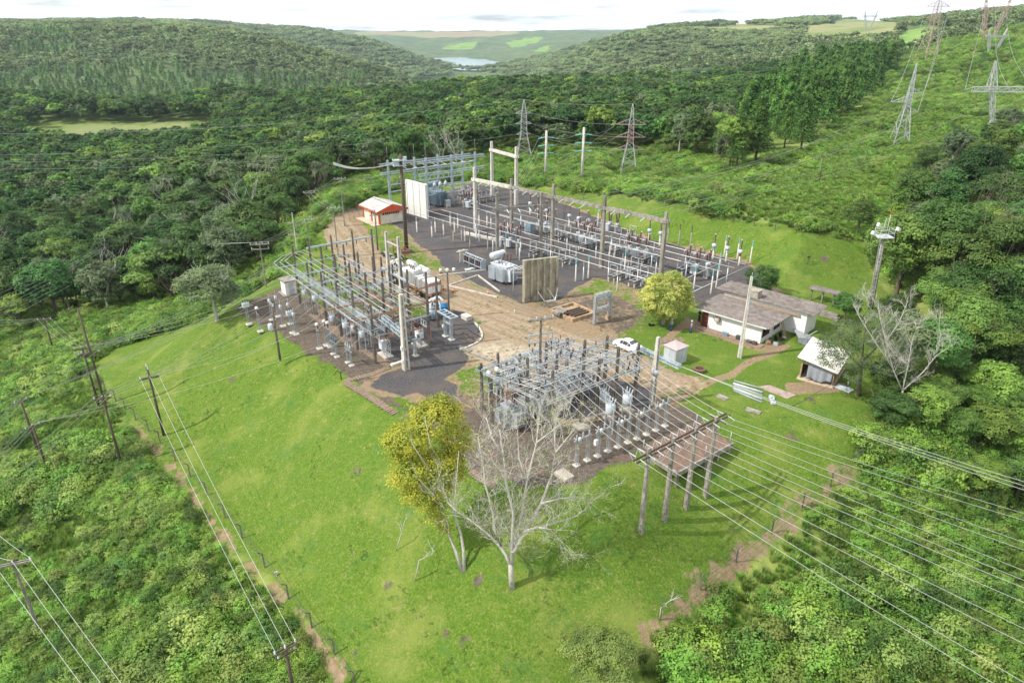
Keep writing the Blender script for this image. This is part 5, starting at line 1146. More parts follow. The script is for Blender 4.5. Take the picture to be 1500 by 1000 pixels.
# equipment stands at the edge of the left yard
def stand(kind):
    t = thing('equipment_stand', '', 'stand'); m = MB(); m.box((0, 0, .06), (.75, .75, .16)); m.build('footing', CONCL, t)
    m = MB(); m.lattice((0, 0, .1), (0, 0, 2.6), .24, 4, .034, .018); m.bar((-.35, 0, 2.65), (.35, 0, 2.65), .12); m.build('column', STEELD, t)
    if kind == 'tank':
        m = MB(); m.lathe((0, 0, 2.7), [(.15, 0), (.22, .08), (.22, .5), (.1, .6)], 10); m.build('tank', LGREY, t)
        m = MB(); m.insul((.1, 0, 3.3), (.1, 0, 3.95), .1, 5, 8); m.build('bushing', GPORC, t)
    elif kind == 'brown':
        m = MB(); m.insul((0, 0, 2.7), (0, 0, 3.3), .15, 5, 8); m.build('bushing', BROWN, t); m = MB(); m.lathe((0, 0, 3.3), [(.14, 0), (.24, .06), (.22, .3), (.08, .4)], 10); m.build('cap', WHITE, t)
    elif kind == 'box':
        m = MB(); m.box((0, 0, 3.0), (.9, .55, .6)); m.build('tank', LGREY, t)
        for k in (-.3, 0, .3): m = MB(); m.insul((k, 0, 3.3), (k, 0, 3.8), .08, 4, 8); m.build('bushing', DPORC, t)
        m = MB(); m.bar((-.9, 0, 2.75), (.9, 0, 2.75), .08); m.build('crossarm', GALV, t)
    return t
def pair_stand(cyl, mat):
    t = thing('equipment_stand', '', 'stand')
    for x in (-.55, .55):
        m = MB(); m.box((x, 0, .06), (.6, .6, .16)); m.build('footing', CONCL, t); m = MB(); m.lattice((x, 0, .1), (x, 0, 1.95), .2, 4, .034, .018); m.build('column', STEELD, t)
    m = MB(); m.bar((-.95, 0, 2.0), (.95, 0, 2.0), .16, .12); m.build('crossarm', STEELD, t)
    for x in (-.6, 0, .6): m = MB(); m.lathe((x, 0, 2.06), [(.1, 0), (.15, .05), (.15, .6), (.06, .66), (.05, .85)], 10); m.build('arrester', mat, t)
    return t
sp_ = {k: None for k in ('tank', 'brown', 'box')}
for a, k, lb in [((364.8,475.4),'box','stand with a light blue box at the far left edge of the left yard'), ((381.4,485.6),'brown','stand with a red topped bushing second from the left edge of the yard'), ((398.8,468.8),'tank','tank stand in front of the small white hut'), ((408,464),'tank','tank stand right of the one in front of the white hut'), ((415,478),'tank','tank stand behind the slim dark pole'), ((428.8,488),'box','stand with a small box right of the slim dark pole'), ((434,490),'tank','tank stand touching the stand with the small box'), ((426,475),'tank','rear tank stand between pole and frames'),
                 ((468.4,510.8),'brown','stand with brown bushing alone in front of the plank trench'), ((478.6,506),'brown','brown bushing stand right behind the lone front stand'), ((483.4,508.4),'brown','brown bushing stand beside the twin legged stand with dark cylinders')]:
    o = dup(sp_[k]) if sp_[k] else stand(k); sp_[k] = sp_[k] or o; o.location = W(*a); o.rotation_euler = (0, 0, ROT + PI / 2 * (k == 'box')); o['label'] = lb; o['group'] = 'equipment stands of the left yard'
DBLUE = M_('dark blue grey porcelain', (.12, .15, .2), (.08, .1, .14), .35, spec=.5)
for a, mm, lb in [((491, 521), DBLUE, 'twin legged stand with three dark cylinders near the plank path'), ((512.5, 533.5), STEELD, 'twin legged stand with three white cylinders near the plank path')]:
    o = pair_stand(0, mm); o.location = W(*a); o.rotation_euler = (0, 0, ROT); o['label'] = lb; o['group'] = 'twin legged stands of the left yard'
# hanging oil switches: light grey tanks on the frames
def recloser():
    t = thing('recloser', '', 'recloser'); m = MB(); m.lathe((0, 0, 0), [(.05, 0), (.3, .06), (.34, .2), (.34, .75), (.28, .85)], 12); m.box((0, .36, .45), (.3, .2, .5)); m.build('tank', XL, t)
    for k in (-.22, 0, .22):
        for y_ in (-.14, .14): m = MB(); m.insul((k, y_, .84), (k * 1.4, y_ * 1.9, 1.35), .06, 4, 8); m.build('bushing', LGREY, t)
    m = MB(); m.bar((-.5, 0, .8), (.5, 0, .8), .07); m.bar((-.42, 0, -2.4), (-.42, 0, .8), .08); m.bar((.42, 0, -2.4), (.42, 0, .8), .08); m.build('bracket', GALV, t); return t
rc0 = recloser(); pos = ['behind the white hut', 'second from the white hut', 'third from the white hut', 'above the plank trench', 'beside the pale slim post', 'right of the pale slim post', 'low beside the nearest dark post', 'left of the white concrete mast']
for i, (a, b_, h) in enumerate([(446,433,2.6), (461,441,2.6), (479,450,2.6), (486.6,471,2.3), (505.7,481,2.3), (518,485,2.3), (540,484,2.2), (530,494,2.2)]):
    o = rc0 if i == 0 else dup(rc0); o.location = W(a, b_, h); o.rotation_euler = (0, 0, ROT + (i % 2) * PI / 2); o['label'] = f'light grey oil switch tank {pos[i]} in the left yard'; o['group'] = 'oil switch tanks of the left yard'
t = thing('concrete_post', 'pale slim concrete post among the left yard frames', 'post', W(500, 476), ROT); post_part(t, 0, 0, 4.8, .42, .3, CONCL)
# breaker on legs, cabinet on frame, blue stand, barrel, drum
t = thing('circuit_breaker', 'white tank breaker with dark bushings on a concrete pad near the white mast', 'breaker', W(615, 505), ROT); m = MB(); m.box((0, 0, .08), (2.0, 1.5, .2)); m.build('pad', CONCL, t)
for x in (-.35, .35): m = MB(); m.lattice((x, 0, .15), (x, 0, 1.1), .25, 3, .06, .045); m.build('leg', GALV, t)
m = MB(); m.box((0, 0, 1.75), (1.1, .7, 1.3)); m.box((.62, 0, 1.6), (.25, .5, .7)); m.build('tank', WHITE, t)
for k in (-.35, 0, .35):
    for y_ in (-.2, .2): m = MB(); m.insul((k, y_, 2.4), (k * 1.3, y_ * 2, 3.3), .11, 6, 8); m.build('bushing', BROWN, t)
t = thing('control_cabinet', 'white control cabinet on a steel frame in front of the nearest dark posts', 'cabinet', W(563, 519), ROT); m = MB(); m.box((.3, 0, .08), (2.2, 1.2, .2)); m.build('pad', CONCL, t); m = MB(); m.lattice((1.0, 0, .1), (1.0, 0, 2.5), .6, 4, .06, .045); m.build('frame', GALV, t)
m = MB(); m.box((-.2, 0, 1.35), (.95, .7, 1.2)); m.box((-.2, 0, 1.98), (1.05, .8, .06)); m.build('box', XL, t); m = MB(); m.tube((-.2, 0, .1), (-.2, 0, .8), .07); m.build('leg', GALV, t)
t = thing('lattice_stand', 'lattice stand with two blue grey tanks right of the white mast', 'stand', W(608.5, 521), ROT); m = MB(); m.box((0, 0, .06), (.7, .7, .16)); m.build('footing', CONCL, t); m = MB(); m.lattice((0, 0, .1), (0, 0, 2.3), .28, 6, .07, .05); m.bar((0, -.9, 2.35), (0, .9, 2.35), .14); m.build('column', STEELW, t)
for y_ in (-.6, .6): m = MB(); m.lathe((0, y_, 2.4), [(.16, 0), (.2, .06), (.2, .4), (.08, .48)], 10); m.build('tank', DBLUE, t)
t = thing('blue_gantry', 'blue painted two legged steel frame on the dark gravel beside the kerb', 'frame', W(657, 495), ROT); 
for x in (-.75, .75): m = MB(); m.box((x, 0, .06), (.8, .7, .16)); m.build('footing', CONCL, t); m = MB(); m.lattice((x, 0, .1), (x, 0, 3.4), .24, 7, .08, .05); m.build('leg', GALVB, t)
m = MB(); m.bar((-.75, 0, 2.2), (.75, 0, 2.2), .14); m.bar((-1.7, -.55, 3.5), (1.7, -.55, 3.5), .16); m.bar((-1.7, .55, 3.5), (1.7, .55, 3.5), .16)
for k in range(5): m.bar((-1.6 + .8 * k, -.6, 3.5), (-1.6 + .8 * k, .6, 3.5), .12)
m.build('top_frame', GALVB, t); m = MB(); m.box((-.9, -.2, 1.5), (.3, .25, .4)); m.build('meter_box', WHITE, t)
BLUE = M_('strong blue paint', (.03, .2, .42), (.02, .15, .33), .45, scale=3)
t = thing('oil_barrel', 'strong blue oil tank behind the blue painted frame', 'tank', W(652, 461), ROT); m = MB(); m.lathe((0, 0, 0), [(.6, 0), (.64, .05), (.64, .6), (.68, .64), (.68, .72), (.64, .76), (.64, 1.3), (.68, 1.34), (.68, 1.42), (.64, 1.46), (.64, 2.0), (.6, 2.04)], 20); m.build('shell', BLUE, t); m = MB(); m.lathe((0, 0, 2.03), [(.56, 0), (.56, .03)], 20); m.lathe((.3, 0, 2.05), [(.08, 0), (.08, .08)], 8); m.build('lid', RUST, t)
def drum(label, loc_, rz, r, wd):
    t = thing('cable_drum', label, 'cable drum', loc_, rz); DR = WHITE
    for k in (-1, 1):
        m = MB(); n_ = 24; ring = []
        for ro, ri in ((r, r * .78), (r * .32, r * .12)):
            m.v += []; vs = []
            for q in (0, 1):
                for rad in (ro, ri):
                    for j in range(n_): a = 2 * PI * j / n_; vs.append((rad * math.cos(a), k * wd / 2 + (q - .5) * .1, r + rad * math.sin(a)))
            fs = []
            for j in range(n_):
                j2 = (j + 1) % n_; fs += [(j, j2, n_ + j2, n_ + j), (2 * n_ + j, 3 * n_ + j, 3 * n_ + j2, 2 * n_ + j2), (j, 2 * n_ + j, 2 * n_ + j2, j2), (n_ + j, n_ + j2, 3 * n_ + j2, 3 * n_ + j)]
            m.add(vs, fs)
        for j in range(6): a = PI * j / 3; m.bar((r * .3 * math.cos(a), k * wd / 2, r + r * .3 * math.sin(a)), (r * .8 * math.cos(a), k * wd / 2, r + r * .8 * math.sin(a)), .12, .07)
        m.build('flange', DR, t)
    m = MB(); m.lathe((0, -wd / 2 + .05, r), [(r * .5, 0), (r * .55, .05), (r * .55, wd - .15), (r * .5, wd - .1)], 20, (0, 1, 0)); m.build('cable', DWIRE, t); return t
drum('large white cable drum standing beside the strong blue tank', W(640, 458), ROT + R(20), 1.25, .9)
drum('large white cable drum at the left end of the white transformer trailer', W(582, 402), ROT + R(15), 1.35, .9)
t = thing('transformer', 'pale blue pole transformer with white boxes below the drum', 'transformer', W(633, 467), ROT); m = MB(); m.lathe((0, 0, .1), [(.5, 0), (.55, .06), (.55, 1.3), (.45, 1.4)], 16)
for j in range(12): a = PI * j / 6; m.box((.72 * math.cos(a), .72 * math.sin(a), .75), (.3, .04, 1.0), a)
m.build('tank', GALVB, t)
for x in (-.4, .4): m = MB(); m.box((x, -.2, 2.3), (.45, .5, .9)); m.build('box', WHITE, t)
for k in (-.3, 0, .3): m = MB(); m.insul((k, .2, 1.45), (k, .3, 2.0), .09, 4, 8); m.build('bushing', BROWN, t)
m = MB(); m.bar((0, 0, .3), (0, 0, 1.5), .16); m.lathe((0, 0, 1.45), [(.09, 0), (.1, .2), (.05, .3)], 8); o = m.build('warning_post', ORANGE, None, W(631, 499), 0); tag(o, 'orange red marker post beside the dark post by the breaker pad', 'post')
m = MB(); m.box((0, 0, .3), (1.5, 1.0, .6), ROT); o = m.build('stone_block', CONCL, None, W(683.5, 467)); tag(o, 'pale block beside the curved kerb', 'block')
m = MB(); m.tube((0, 0, -.1), (0, 0, 1.2), .05); m.box((0, 0, .05), (.4, .4, .1)); o = m.build('marker_post', DWIRE, None, W(701, 486)); tag(o, 'short dark post standing just inside the curved kerb', 'post')
# kerb
def curb(label, px, w_=.25, h_=.22, mat=CONCL):
    P_ = [W(*p) for p in px]; m = MB()
    for a, b_ in zip(P_[:-1], P_[1:]): e = (b_ - a).normalized() * .08; m.bar(a - e + Vector((0, 0, h_ / 2 - .04)), b_ + e + Vector((0, 0, h_ / 2 - .04)), w_, h_)
    o = m.build('kerb', mat); return tag(o, label, 'kerb')
curb('curved pale kerb round the dark gravel beside the road', [(695,473),(700,478),(704,484),(706.5,490),(705.5,496),(701,501),(694,505),(685,509),(675,512)])
curb('straight grey kerb running from the curved kerb to the front yard', [(673,509),(690,516.5),(720,529.5),(748,541),(758,545)], .5, .25, CONC)
curb('white kerb stone beside the white concrete mast', [(574,536),(592,530)], .5, .3)
# plank covered cable trenches
PLANK = M_('weathered trench planks', (.27, .2, .15), (.16, .115, .085), .9, scale=4, bump=.2, stretch=(1, 1, 1))
def planks(label, px, w_=.9):
    P_ = [W(*p) for p in px]; m = MB()
    for a, b_ in zip(P_[:-1], P_[1:]):
        d = b_ - a; n_ = max(int(d.length / .32), 1); nn = d.normalized(); sd = Vector((-nn.y, nn.x, 0))
        for i in range(n_): c = a + d * (i + .5) / n_; wj = w_ / 2 + random.uniform(-.05, .05); zz = random.uniform(.02, .05); m.bar(c - sd * wj + Vector((0, 0, zz)), c + sd * wj + Vector((0, 0, zz)), .28, .06)
    o = m.build('plank_path', PLANK); return tag(o, label, 'planks')
planks('plank covered trench crossing the left yard between the stands and the frames', [(455,460),(480,478),(510,500),(545,521),(570,537)])
planks('plank covered trench from the left yard down to the terrace edge', [(570,538),(545,548),(505,558)])
planks('plank covered trench along the terrace edge above the grass slope', [(506,560),(540,580),(570,600),(580,606)])
planks('plank covered path at the left corner of the front yard', [(690,690),(705,702),(725,712)])
# white concrete masts
def mast(label, a, top, w0, w1, mat=CONCL, rz=ROT, extra=None, name='concrete_mast', h0=0.):
    p = G(*a) if h0 is None else W(a[0], a[1], h0); t = thing(name, label, 'mast', p, rz); h = hgt(a[0], a[1], top, p.z); hpost_part(t, 0, 0, h, w0, w1, mat); return t, h
t, h = mast('tall white concrete mast at the near corner of the left yard', (595, 541), 431, .78, .45)
m = MB(); m.lattice((-.3, 0, 4.6), (-6.2, 0, 5.0), .55, 9, .09, .055); m.build('truss', GALVB, t)
for z in (1.2, 3.0): m = MB(); m.box((0, -.4, z), (.3, .2, .45)); m.build('box', WHITE, t)
ta, ha = mast('left one of two white concrete masts beside the white transformer trailer', (571, 416), 340, .62, .36)
tb_, hb = mast('right one of two white concrete masts beside the white transformer trailer', (589, 434), 347, .62, .36)
a, b_ = ta.location + Vector((0, 0, ha - 1.5)), tb_.location + Vector((0, 0, hb - 1.5)); m = MB(); m.bar(a, b_, .2, .2); o = m.build('crossbeam', GALV); tag(o, 'steel crossbeam joining the two white masts near the trailer', 'beam')
for k, tt in enumerate((ta, tb_)): m = MB(); m.box((0, 0, 1.2), (.9, .7, .7)); m.box((.3, .3, 2.1), (.6, .5, .6)); m.build('switch_box', LGREY, tt)
# mobile transformer on a trailer
t = thing('transformer_trailer', 'white mobile transformer on a trailer behind the left yard', 'transformer', S(-91.2, 49.4), ROT + R(2)); m = MB()
m.bar((-5.6, -.9, .95), (5.8, -.9, .95), .22, .3); m.bar((-5.6, .9, .95), (5.8, .9, .95), .22, .3); m.box((0, 0, 1.14), (11.2, 2.2, .1)); m.build('chassis', RUST, t)
for x in (-4.2, -3.0, 3.0, 4.2):
    for y_ in (-1, 1): m = MB(); m.lathe((x, y_ - .14, .48), [(.2, 0), (.46, .02), (.48, .08), (.48, .22), (.46, .28), (.2, .3)], 16, (0, 1, 0)); m.build('wheel', BLACK, t)
for x, lx, hh in ((-2.4, 2.0, 1.7), (-.1, 2.2, 2.4), (2.1, 1.5, 1.7), (4.4, 1.9, 1.7)):
    m = MB(); m.box((x, 0, 1.2 + hh / 2), (lx, 1.9, hh)); m.box((x, 0, 1.22 + hh), (lx + .12, 2.05, .1))
    for j in range(5): m.box((x - lx / 2 + (j + .5) * lx / 5, -1.06, 1.2 + hh * .5), (.06, .22, hh * .8)); m.box((x - lx / 2 + (j + .5) * lx / 5, 1.06, 1.2 + hh * .5), (.06, .22, hh * .8))
    m.build('tank', WHITE, t)
m = MB(); m.box((4.4, 0, 2.62), (1.96, 1.96, .14)); m.build('stripe', REDP, t)
for x, y_, l_ in ((-1.5, .3, 2.2), (2.2, .2, 2.6)):
    m = MB(); m.lathe((x - l_ / 2, y_, 4.05), [(.05, 0), (.42, .06), (.46, .14), (.46, l_ - .14), (.42, l_ - .06), (.05, l_)], 16, (1, 0, 0)); m.bar((x, y_, 3.0), (x, y_, 3.7), .3); m.build('conservator', WHITE, t)
for k in range(3): m = MB(); m.insul((-.6 + .6 * k, -.5, 3.6), (-.6 + .6 * k, -.7, 4.4), .12, 6, 8); m.build('bushing', BROWN, t)
# scrap pile by the dark mast
t = thing('scrap_pile', 'pile of dark insulators and rusty red frames beside the tall dark mast', 'scrap', W(577, 378), ROT); m = MB()
for k in range(3): m.bar((-3 + k * 2.2, 1.5, 0), (-3 + k * 2.2, 1.5, 2.2), .12); m.bar((-3 + k * 2.2, 1.5, 2.0), (-1 + k * 2.2, 1.5, 2.1), .12); m.bar((-3 + k * 2.2, 1.5, .3), (-1 + k * 2.2, 1.7, 2.0), .1)
m.build('frame', M_('rusty red frame', (.32, .06, .04), (.2, .04, .03), .8), t); 
for k in range(12): m = MB(); y_ = random.uniform(-1, .8); x = -3.6 + .62 * k; m.insul((x, y_, .25 + .2 * (k % 3)), (x + random.uniform(.6, 1.3), y_ + random.uniform(-.5, .5), .3 + .25 * (k % 2)), .22, 6, 8); m.build('insulator', DPORC if k % 3 else LGREY, t)

# ------------------------------------------------------------------ front yard
FY1, FY2, FY3 = -45.2, -49.6, -54.0
for lb, s, ps, bs in [('frontmost row of dark posts and steel beams in the front yard', FY1, [(38.9, 7.6), (43.0, 7.0), (45.2, 7.0), (47.9, 7.6), (51.0, 7.2)], [(37.5, 52.0, 6.4), (38, 51.6, 5.6), (38.2, 51.4, 4.3)]),
                      ('middle row of dark posts and steel beams in the front yard', FY2, [(34.6, 6.2), (39.2, 7.2), (43.2, 6.4), (47.2, 7.0), (50.6, 6.6)], [(33.8, 51.4, 5.9), (34, 51, 5.0), (34.4, 50.6, 3.9)]),
                      ('rear row of dark posts and steel beams in the front yard beside the road', FY3, [(36.4, 5.6), (38.6, 6.2), (41.6, 5.2), (45.4, 5.4), (48.6, 5.2)], [(35.6, 49.6, 4.9), (36, 49, 3.8)])]:
    yard_frame(lb, s, ps, bs, 'post rows of the front yard', bm=[GALVB, GALV, RUST])
for j, s in enumerate((FY1, FY2, FY3)):
    for i in range(7):
        tt = (39, 35.5, 37)[j] + 1.9 * i; bus('steel switch unit fixed across the beams of the front yard', [S(s - .8, tt, 5.3 - .6 * (j == 2)), S(s, tt + .1, 5.6 - .6 * (j == 2)), S(s + .9, tt, 5.25 - .6 * (j == 2))], .04, GALV, 'switch_bar', 'switch', 'switch bars of the front yard')
for i in range(10):
    tt = 35.2 + 1.62 * i; a, b_ = S(FY3 - .6, max(tt, 36), 4.9), S(FY1 + .4, tt + 1.6, 6.4)
    bus('long conductor crossing the front yard above the grey transformers', [a, a.lerp(b_, .33) - Vector((0, 0, .12)), a.lerp(b_, .66) - Vector((0, 0, .12)), b_], .028, ALU, 'bus_conductor', 'conductor', 'cross conductors of the front yard')
for i, (s, z) in enumerate([(FY1 - .5, 6.8), (FY1 - 1.1, 6.8), (FY1 + .5, 6.7), (FY2 - .6, 6.3), (FY2 + .6, 6.3), (FY2 - 1.2, 6.2), (FY3 + .6, 5.3), (FY3 - .4, 5.2)]):
    bus('long conductor running lengthwise over the front yard', [S(s, 36 + (j_ * 15.5) / 6, z - .05 * (j_ % 2)) for j_ in range(7)], .028, ALU, 'bus_conductor', 'conductor', 'lengthwise conductors of the front yard')
for i in range(11):
    s = FY1 - 8 + .9 * i; tt = 37 + (i * 3.1) % 13; bus('slanting lead dropping to the switches of the front yard', [S(s, tt, 6.1), S(s + .5, tt + .5, 4.6), S(s + .3, tt + 1, 3.2)], .025, WIRE, 'lead_wire', 'conductor', 'slanting leads of the front yard')
FINT = M_('mid grey transformer paint', (.36, .39, .43), (.28, .31, .34), .5, scale=2, stain=(.2, .21, .22))
sw0 = [o for o in col.objects if o.name == 'disconnect_switch'][0]
for i in range(30):
    row = i % 3; s = (FY1, FY2, FY3)[row] + ((i * 1.3) % 3 - 1.5); tt = 36 + (i * 2.35) % 14.5; z = (4.4, 5.1, 3.9)[row] + .8 * ((i // 3) % 2); dup(sw0, S(s, tt, z), ROT + (i % 2) * PI / 2, 'grey disconnect switch on the beams of the front yard', None, 'disconnect switches of the front yard')
for i, (t0_, t1_, s, z) in enumerate([(37, 51.5, FY1 + 1.4, 5.2), (36, 51, FY2 + 1.5, 4.8), (36, 50, FY2 - 1.6, 4.6), (36.5, 49, FY3 + 1.6, 4.2), (38, 51, FY1 - 1.8, 6.0)]):
    m = MB(); a, b_ = S(s, t0_, z), S(s, t1_, z); n_ = 14
    for k in (-.16, .16): m.bar(a + Vector((0, 0, k)), b_ + Vector((0, 0, k)), .05)
    for j in range(n_): m.bar(a.lerp(b_, j / n_) + Vector((0, 0, .16 if j % 2 else -.16)), a.lerp(b_, (j + 1) / n_) + Vector((0, 0, -.16 if j % 2 else .16)), .03)
    o = m.build('truss_girder', (GALVB, GALV)[i % 2]); tag(o, 'slender truss girder through the front yard posts', 'girder', 'girders of the front yard')
for i in range(9):
    tt = 36.5 + 1.7 * i; m = MB()
    for k in (-.14, .14): m.bar(S(FY3, min(tt, 49) + k, 4.6), S(FY1, tt + k, 5.4), .05)
    for j in range(9): q = j / 9; m.bar(S(FY3 + 8.8 * q, min(tt, 49) - .14 + (tt - min(tt, 49)) * q, 4.6 + .8 * q), S(FY3 + 8.8 * (q + .11), min(tt, 49) + .14 + (tt - min(tt, 49)) * q, 4.6 + .8 * (q + .11)), .03)
    o = m.build('truss_girder', GALV); tag(o, 'thin cross girder joining the post rows of the front yard', 'girder', 'cross girders of the front yard')
for i in range(26):
    s = FY1 - 9 + (i * 1.7) % 10; tt = 35.5 + .62 * i; z = (4.0, 5.3, 6.0, 4.6)[i % 4]; bus('short cross wire between the conductors of the front yard', [S(s, tt, z), S(s + .6, tt + .7, z - .3), S(s + 1.8, tt + .9, z + .15)], .02, WIRE, 'lead_wire', 'conductor', 'cross wires of the front yard')
def lattice_pair():
    t = thing('equipment_stand', '', 'stand')
    for y_ in (-.7, .7):
        m = MB(); m.box((0, y_, .05), (.6, .6, .14)); m.build('footing', CONCL, t); m = MB(); m.lattice((0, y_, .1), (0, y_, 2.75), .25, 5, .036, .018); m.build('column', STEELD, t)
    m = MB(); m.bar((0, -1.1, 2.8), (0, 1.1, 2.8), .14); m.bar((-.5, -.7, 2.8), (.5, -.7, 2.8), .1); m.build('crossarm', STEELD, t)
    for y_ in (-.8, 0, .8): m = MB(); m.insul((0, y_, 2.87), (0, y_, 3.45), .11, 5, 8); m.build('insulator', GPORC, t); 
    m = MB(); m.lathe((.3, -.7, 2.86), [(.08, 0), (.16, .04), (.16, .4), (.05, .5)], 10); m.build('arrester', LGREY, t); return t
lp0 = lattice_pair()
for i, (a, b_) in enumerate([((846,680.6),(858.7,675)), ((877,667),(889,662)), ((906.8,654),(918,649)), ((934,642),(946,637)), ((961.7,629),(973,625))]):
    o = lp0 if i == 0 else dup(lp0); p = (W(*a) + W(*b_)) / 2; o.location = p; o.rotation_euler = (0, 0, ROT); o['label'] = f'twin lattice legged stand, {["leftmost", "second from the left", "middle one", "second from the right", "rightmost"][i]} in the row along the front yard edge'; o['group'] = 'twin lattice stands of the front yard'
    if i == 1: m = MB(); m.box((-.25, -.75, 1.5), (.3, .4, .55)); mb_ = m.build('meter_box', WHITE, o)
for i, (a, b_, lb) in enumerate([(893,606,'white oil switch box nearest the lattice stands in the front yard'), (918,592,'white oil switch box behind the second dark post from the white mast'), (884,588,'grey oil switch with bushings high between the dark posts of the front yard')]):
    o = dup(rc0); o.location = W(a, b_, 2.2); o.scale = (1.35,) * 3; o.rotation_euler = (0, 0, ROT); o['label'] = lb; o['group'] = 'oil switches of the front yard'
for a, b_, lb in [(748,622,'grey finned transformer at the left of the front yard'), (783,606,'grey finned transformer in the middle of the front yard'), (816,590,'grey finned transformer right of the middle one in the front yard'), (842,574,'bluish finned transformer at the back of the front yard')]:
    big_transformer(lb, W(a, b_), ROT, 2.0, 1.2, 1.9, FINT if 'bluish' not in lb else BGREY, cons=False, name='transformer')
padm = M_('pale pad concrete', (.45, .4, .33), (.33, .29, .24), .9, scale=4)
for a, b_, lb in [(852,626,'pale concrete pad left of three pads behind the lattice stands'), (890,611,'pale concrete pad in the middle of three behind the lattice stands'), (917,601,'pale concrete pad right of three behind the lattice stands'), (826,697,'small pale slab on the soil below the first lattice stand')]:
    m = MB(); m.box((0, 0, .12), (1.6, 1.2, .26), ROT); o = m.build('concrete_pad', padm, None, W(a, b_)); tag(o, lb, 'pad', 'concrete pads of the front yard')
t = thing('fire_hose_cabinet', 'dark red cabinet on a post at the back of the front yard', 'cabinet', W(794, 556), ROT); m = MB(); m.tube((0, 0, -.1), (0, 0, 1.0), .06); m.build('post', DWIRE, t); m = MB(); m.box((0, 0, 1.7), (.8, .4, 1.4)); m.box((0, 0, 2.43), (.9, .5, .06)); m.build('cabinet', REDP, t)
t = thing('steel_portal', 'galvanised portal frame behind the left posts of the front yard', 'frame', W(770, 566), ROT + PI / 2)
for x in (-2, 2): m = MB(); m.lattice((x, 0, -.1), (x, 0, 4.1), .3, 8, .08, .05); m.build('leg', GALVB, t)
for z in (3.2, 4.1): m = MB(); m.lattice((-2.2, 0, z), (2.2, 0, z), .35, 8, .07, .045); m.build('beam', GALVB, t)
for i, (a, b_) in enumerate([(717,600), (728,594), (737,589)]):
    t = thing('equipment_stand', '', 'stand', W(a, b_), ROT, 'white capped posts of the front yard') if i == 0 else dup(t, W(a, b_)); t['label'] = f'{["left", "middle", "right"][i]} of three white capped posts at the left of the front yard'
    if i == 0: m = MB(); m.bar((0, 0, -.1), (0, 0, 4.2), .16); m.build('post', CONC, t); m = MB(); m.lathe((0, 0, 4.2), [(.2, 0), (.27, .06), (.27, .5), (.1, .6)], 12); m.build('cap', WHITE, t)
t, h = mast('white concrete mast with a blue grey arm at the right end of the front yard', (955, 592), 494, .62, .36); m = MB(); m.lattice((-2.6, .3, h - 2.4), (3.0, .3, h - 2.4), .4, 8, .08, .05); m.bar((-1.8, .3, h - 2.4), (0, .3, h - 4.6), .08); m.bar((1.8, .3, h - 2.4), (0, .3, h - 4.0), .08); m.build('crossarm', GALVB, t)
m = MB(); m.lathe((0, 0, h - 4.4), [(.4, 0), (.45, .2), (.4, .6)], 10); m.build('collar', GALV, t)
# overhanging slab at the corner
slabm = M_('rusty stained slab', (.25, .155, .105), (.15, .1, .075), .9, scale=1.2, bump=.2, stain=(.085, .07, .06))
t = thing('concrete_platform', 'red brown stained concrete platform overhanging the slope on short pillars', 'platform', S(-38.2, 44.4), ROT); m = MB(); m.box((2.5, 4.2, -.06), (4.9, 8.4, .3)); m.build('slab', slabm, t); m = MB(); m.bar((4.95, 0, -.12), (4.95, 8.4, -.12), .2, .5); m.bar((0, -.05, -.12), (5.0, -.05, -.12), .2, .5); m.build('edge_beam', CONC, t)
for y_ in (.3, 2.4, 4.4, 6.4, 8.1): m = MB(); m.bar((4.7, y_, -4.2), (4.7, y_, -.15), .28); m.build('pillar', CONC, t)
for x, y_ in ((.4, .2), (4.7, 8.2), (4.8, 4.2), (.4, 8.2)): m = MB(); m.tube((x, y_, 0), (x, y_, 1.3), .04); m.build('post', GALV, t)
# four pole portal carrying the outgoing line
PPOST = [S(-31.6, 38.0), S(-31.6, 41.1), S(-31.6, 44.1), S(-31.6, 46.9)]
t = thing('pole_portal', 'row of four concrete poles with timber crossarms where the outgoing wires fan out', 'portal', Vector((PPOST[0].x, PPOST[0].y, 0)), ROT)
for i, p in enumerate(PPOST):
    L_ = loc(t, p); z0 = hz(p.x, p.y); m = MB(); m.bar((L_.x, L_.y, z0 - .5), (L_.x, L_.y, 5.9), .42, .36, .26, .22)
    for k in range(7): m.box((L_.x, L_.y, z0 + .8 + k * 1.3), (.2, .44 - .02 * k, .5))
    m.build('pole', CONC, t)
m = MB()
for k in (-.2, .2): m.bar((k, -1.6, 5.5), (k, 10.6, 5.7), .12, .16)
m.build('crossarm', WOOD, t)
for i in range(4): L_ = loc(t, PPOST[i]); m = MB(); m.bar((-.9, L_.y + .1, 5.75), (1.0, L_.y + .1, 5.75), .1); m.build('spacer', WOOD, t)
PW = []
for i in range(12):
    y_ = -1.3 + 1.05 * i; m = MB(); m.insul((.25, y_, 5.75), (1.0, y_, 5.65), .06, 5, 8); m.build('insulator', LGREY, t); m = MB(); m.insul((-.25, y_, 5.75), (-1.0, y_, 5.75), .06, 5, 8); m.build('insulator', LGREY, t); PW.append(y_)
    m = MB(); m.path([(-1.0, y_, 5.75), (-.5, y_ + .1, 5.1), (.5, y_ + .1, 5.0), (1.0, y_, 5.65)], .025, 5); m.build('jumper', WIRE, t)
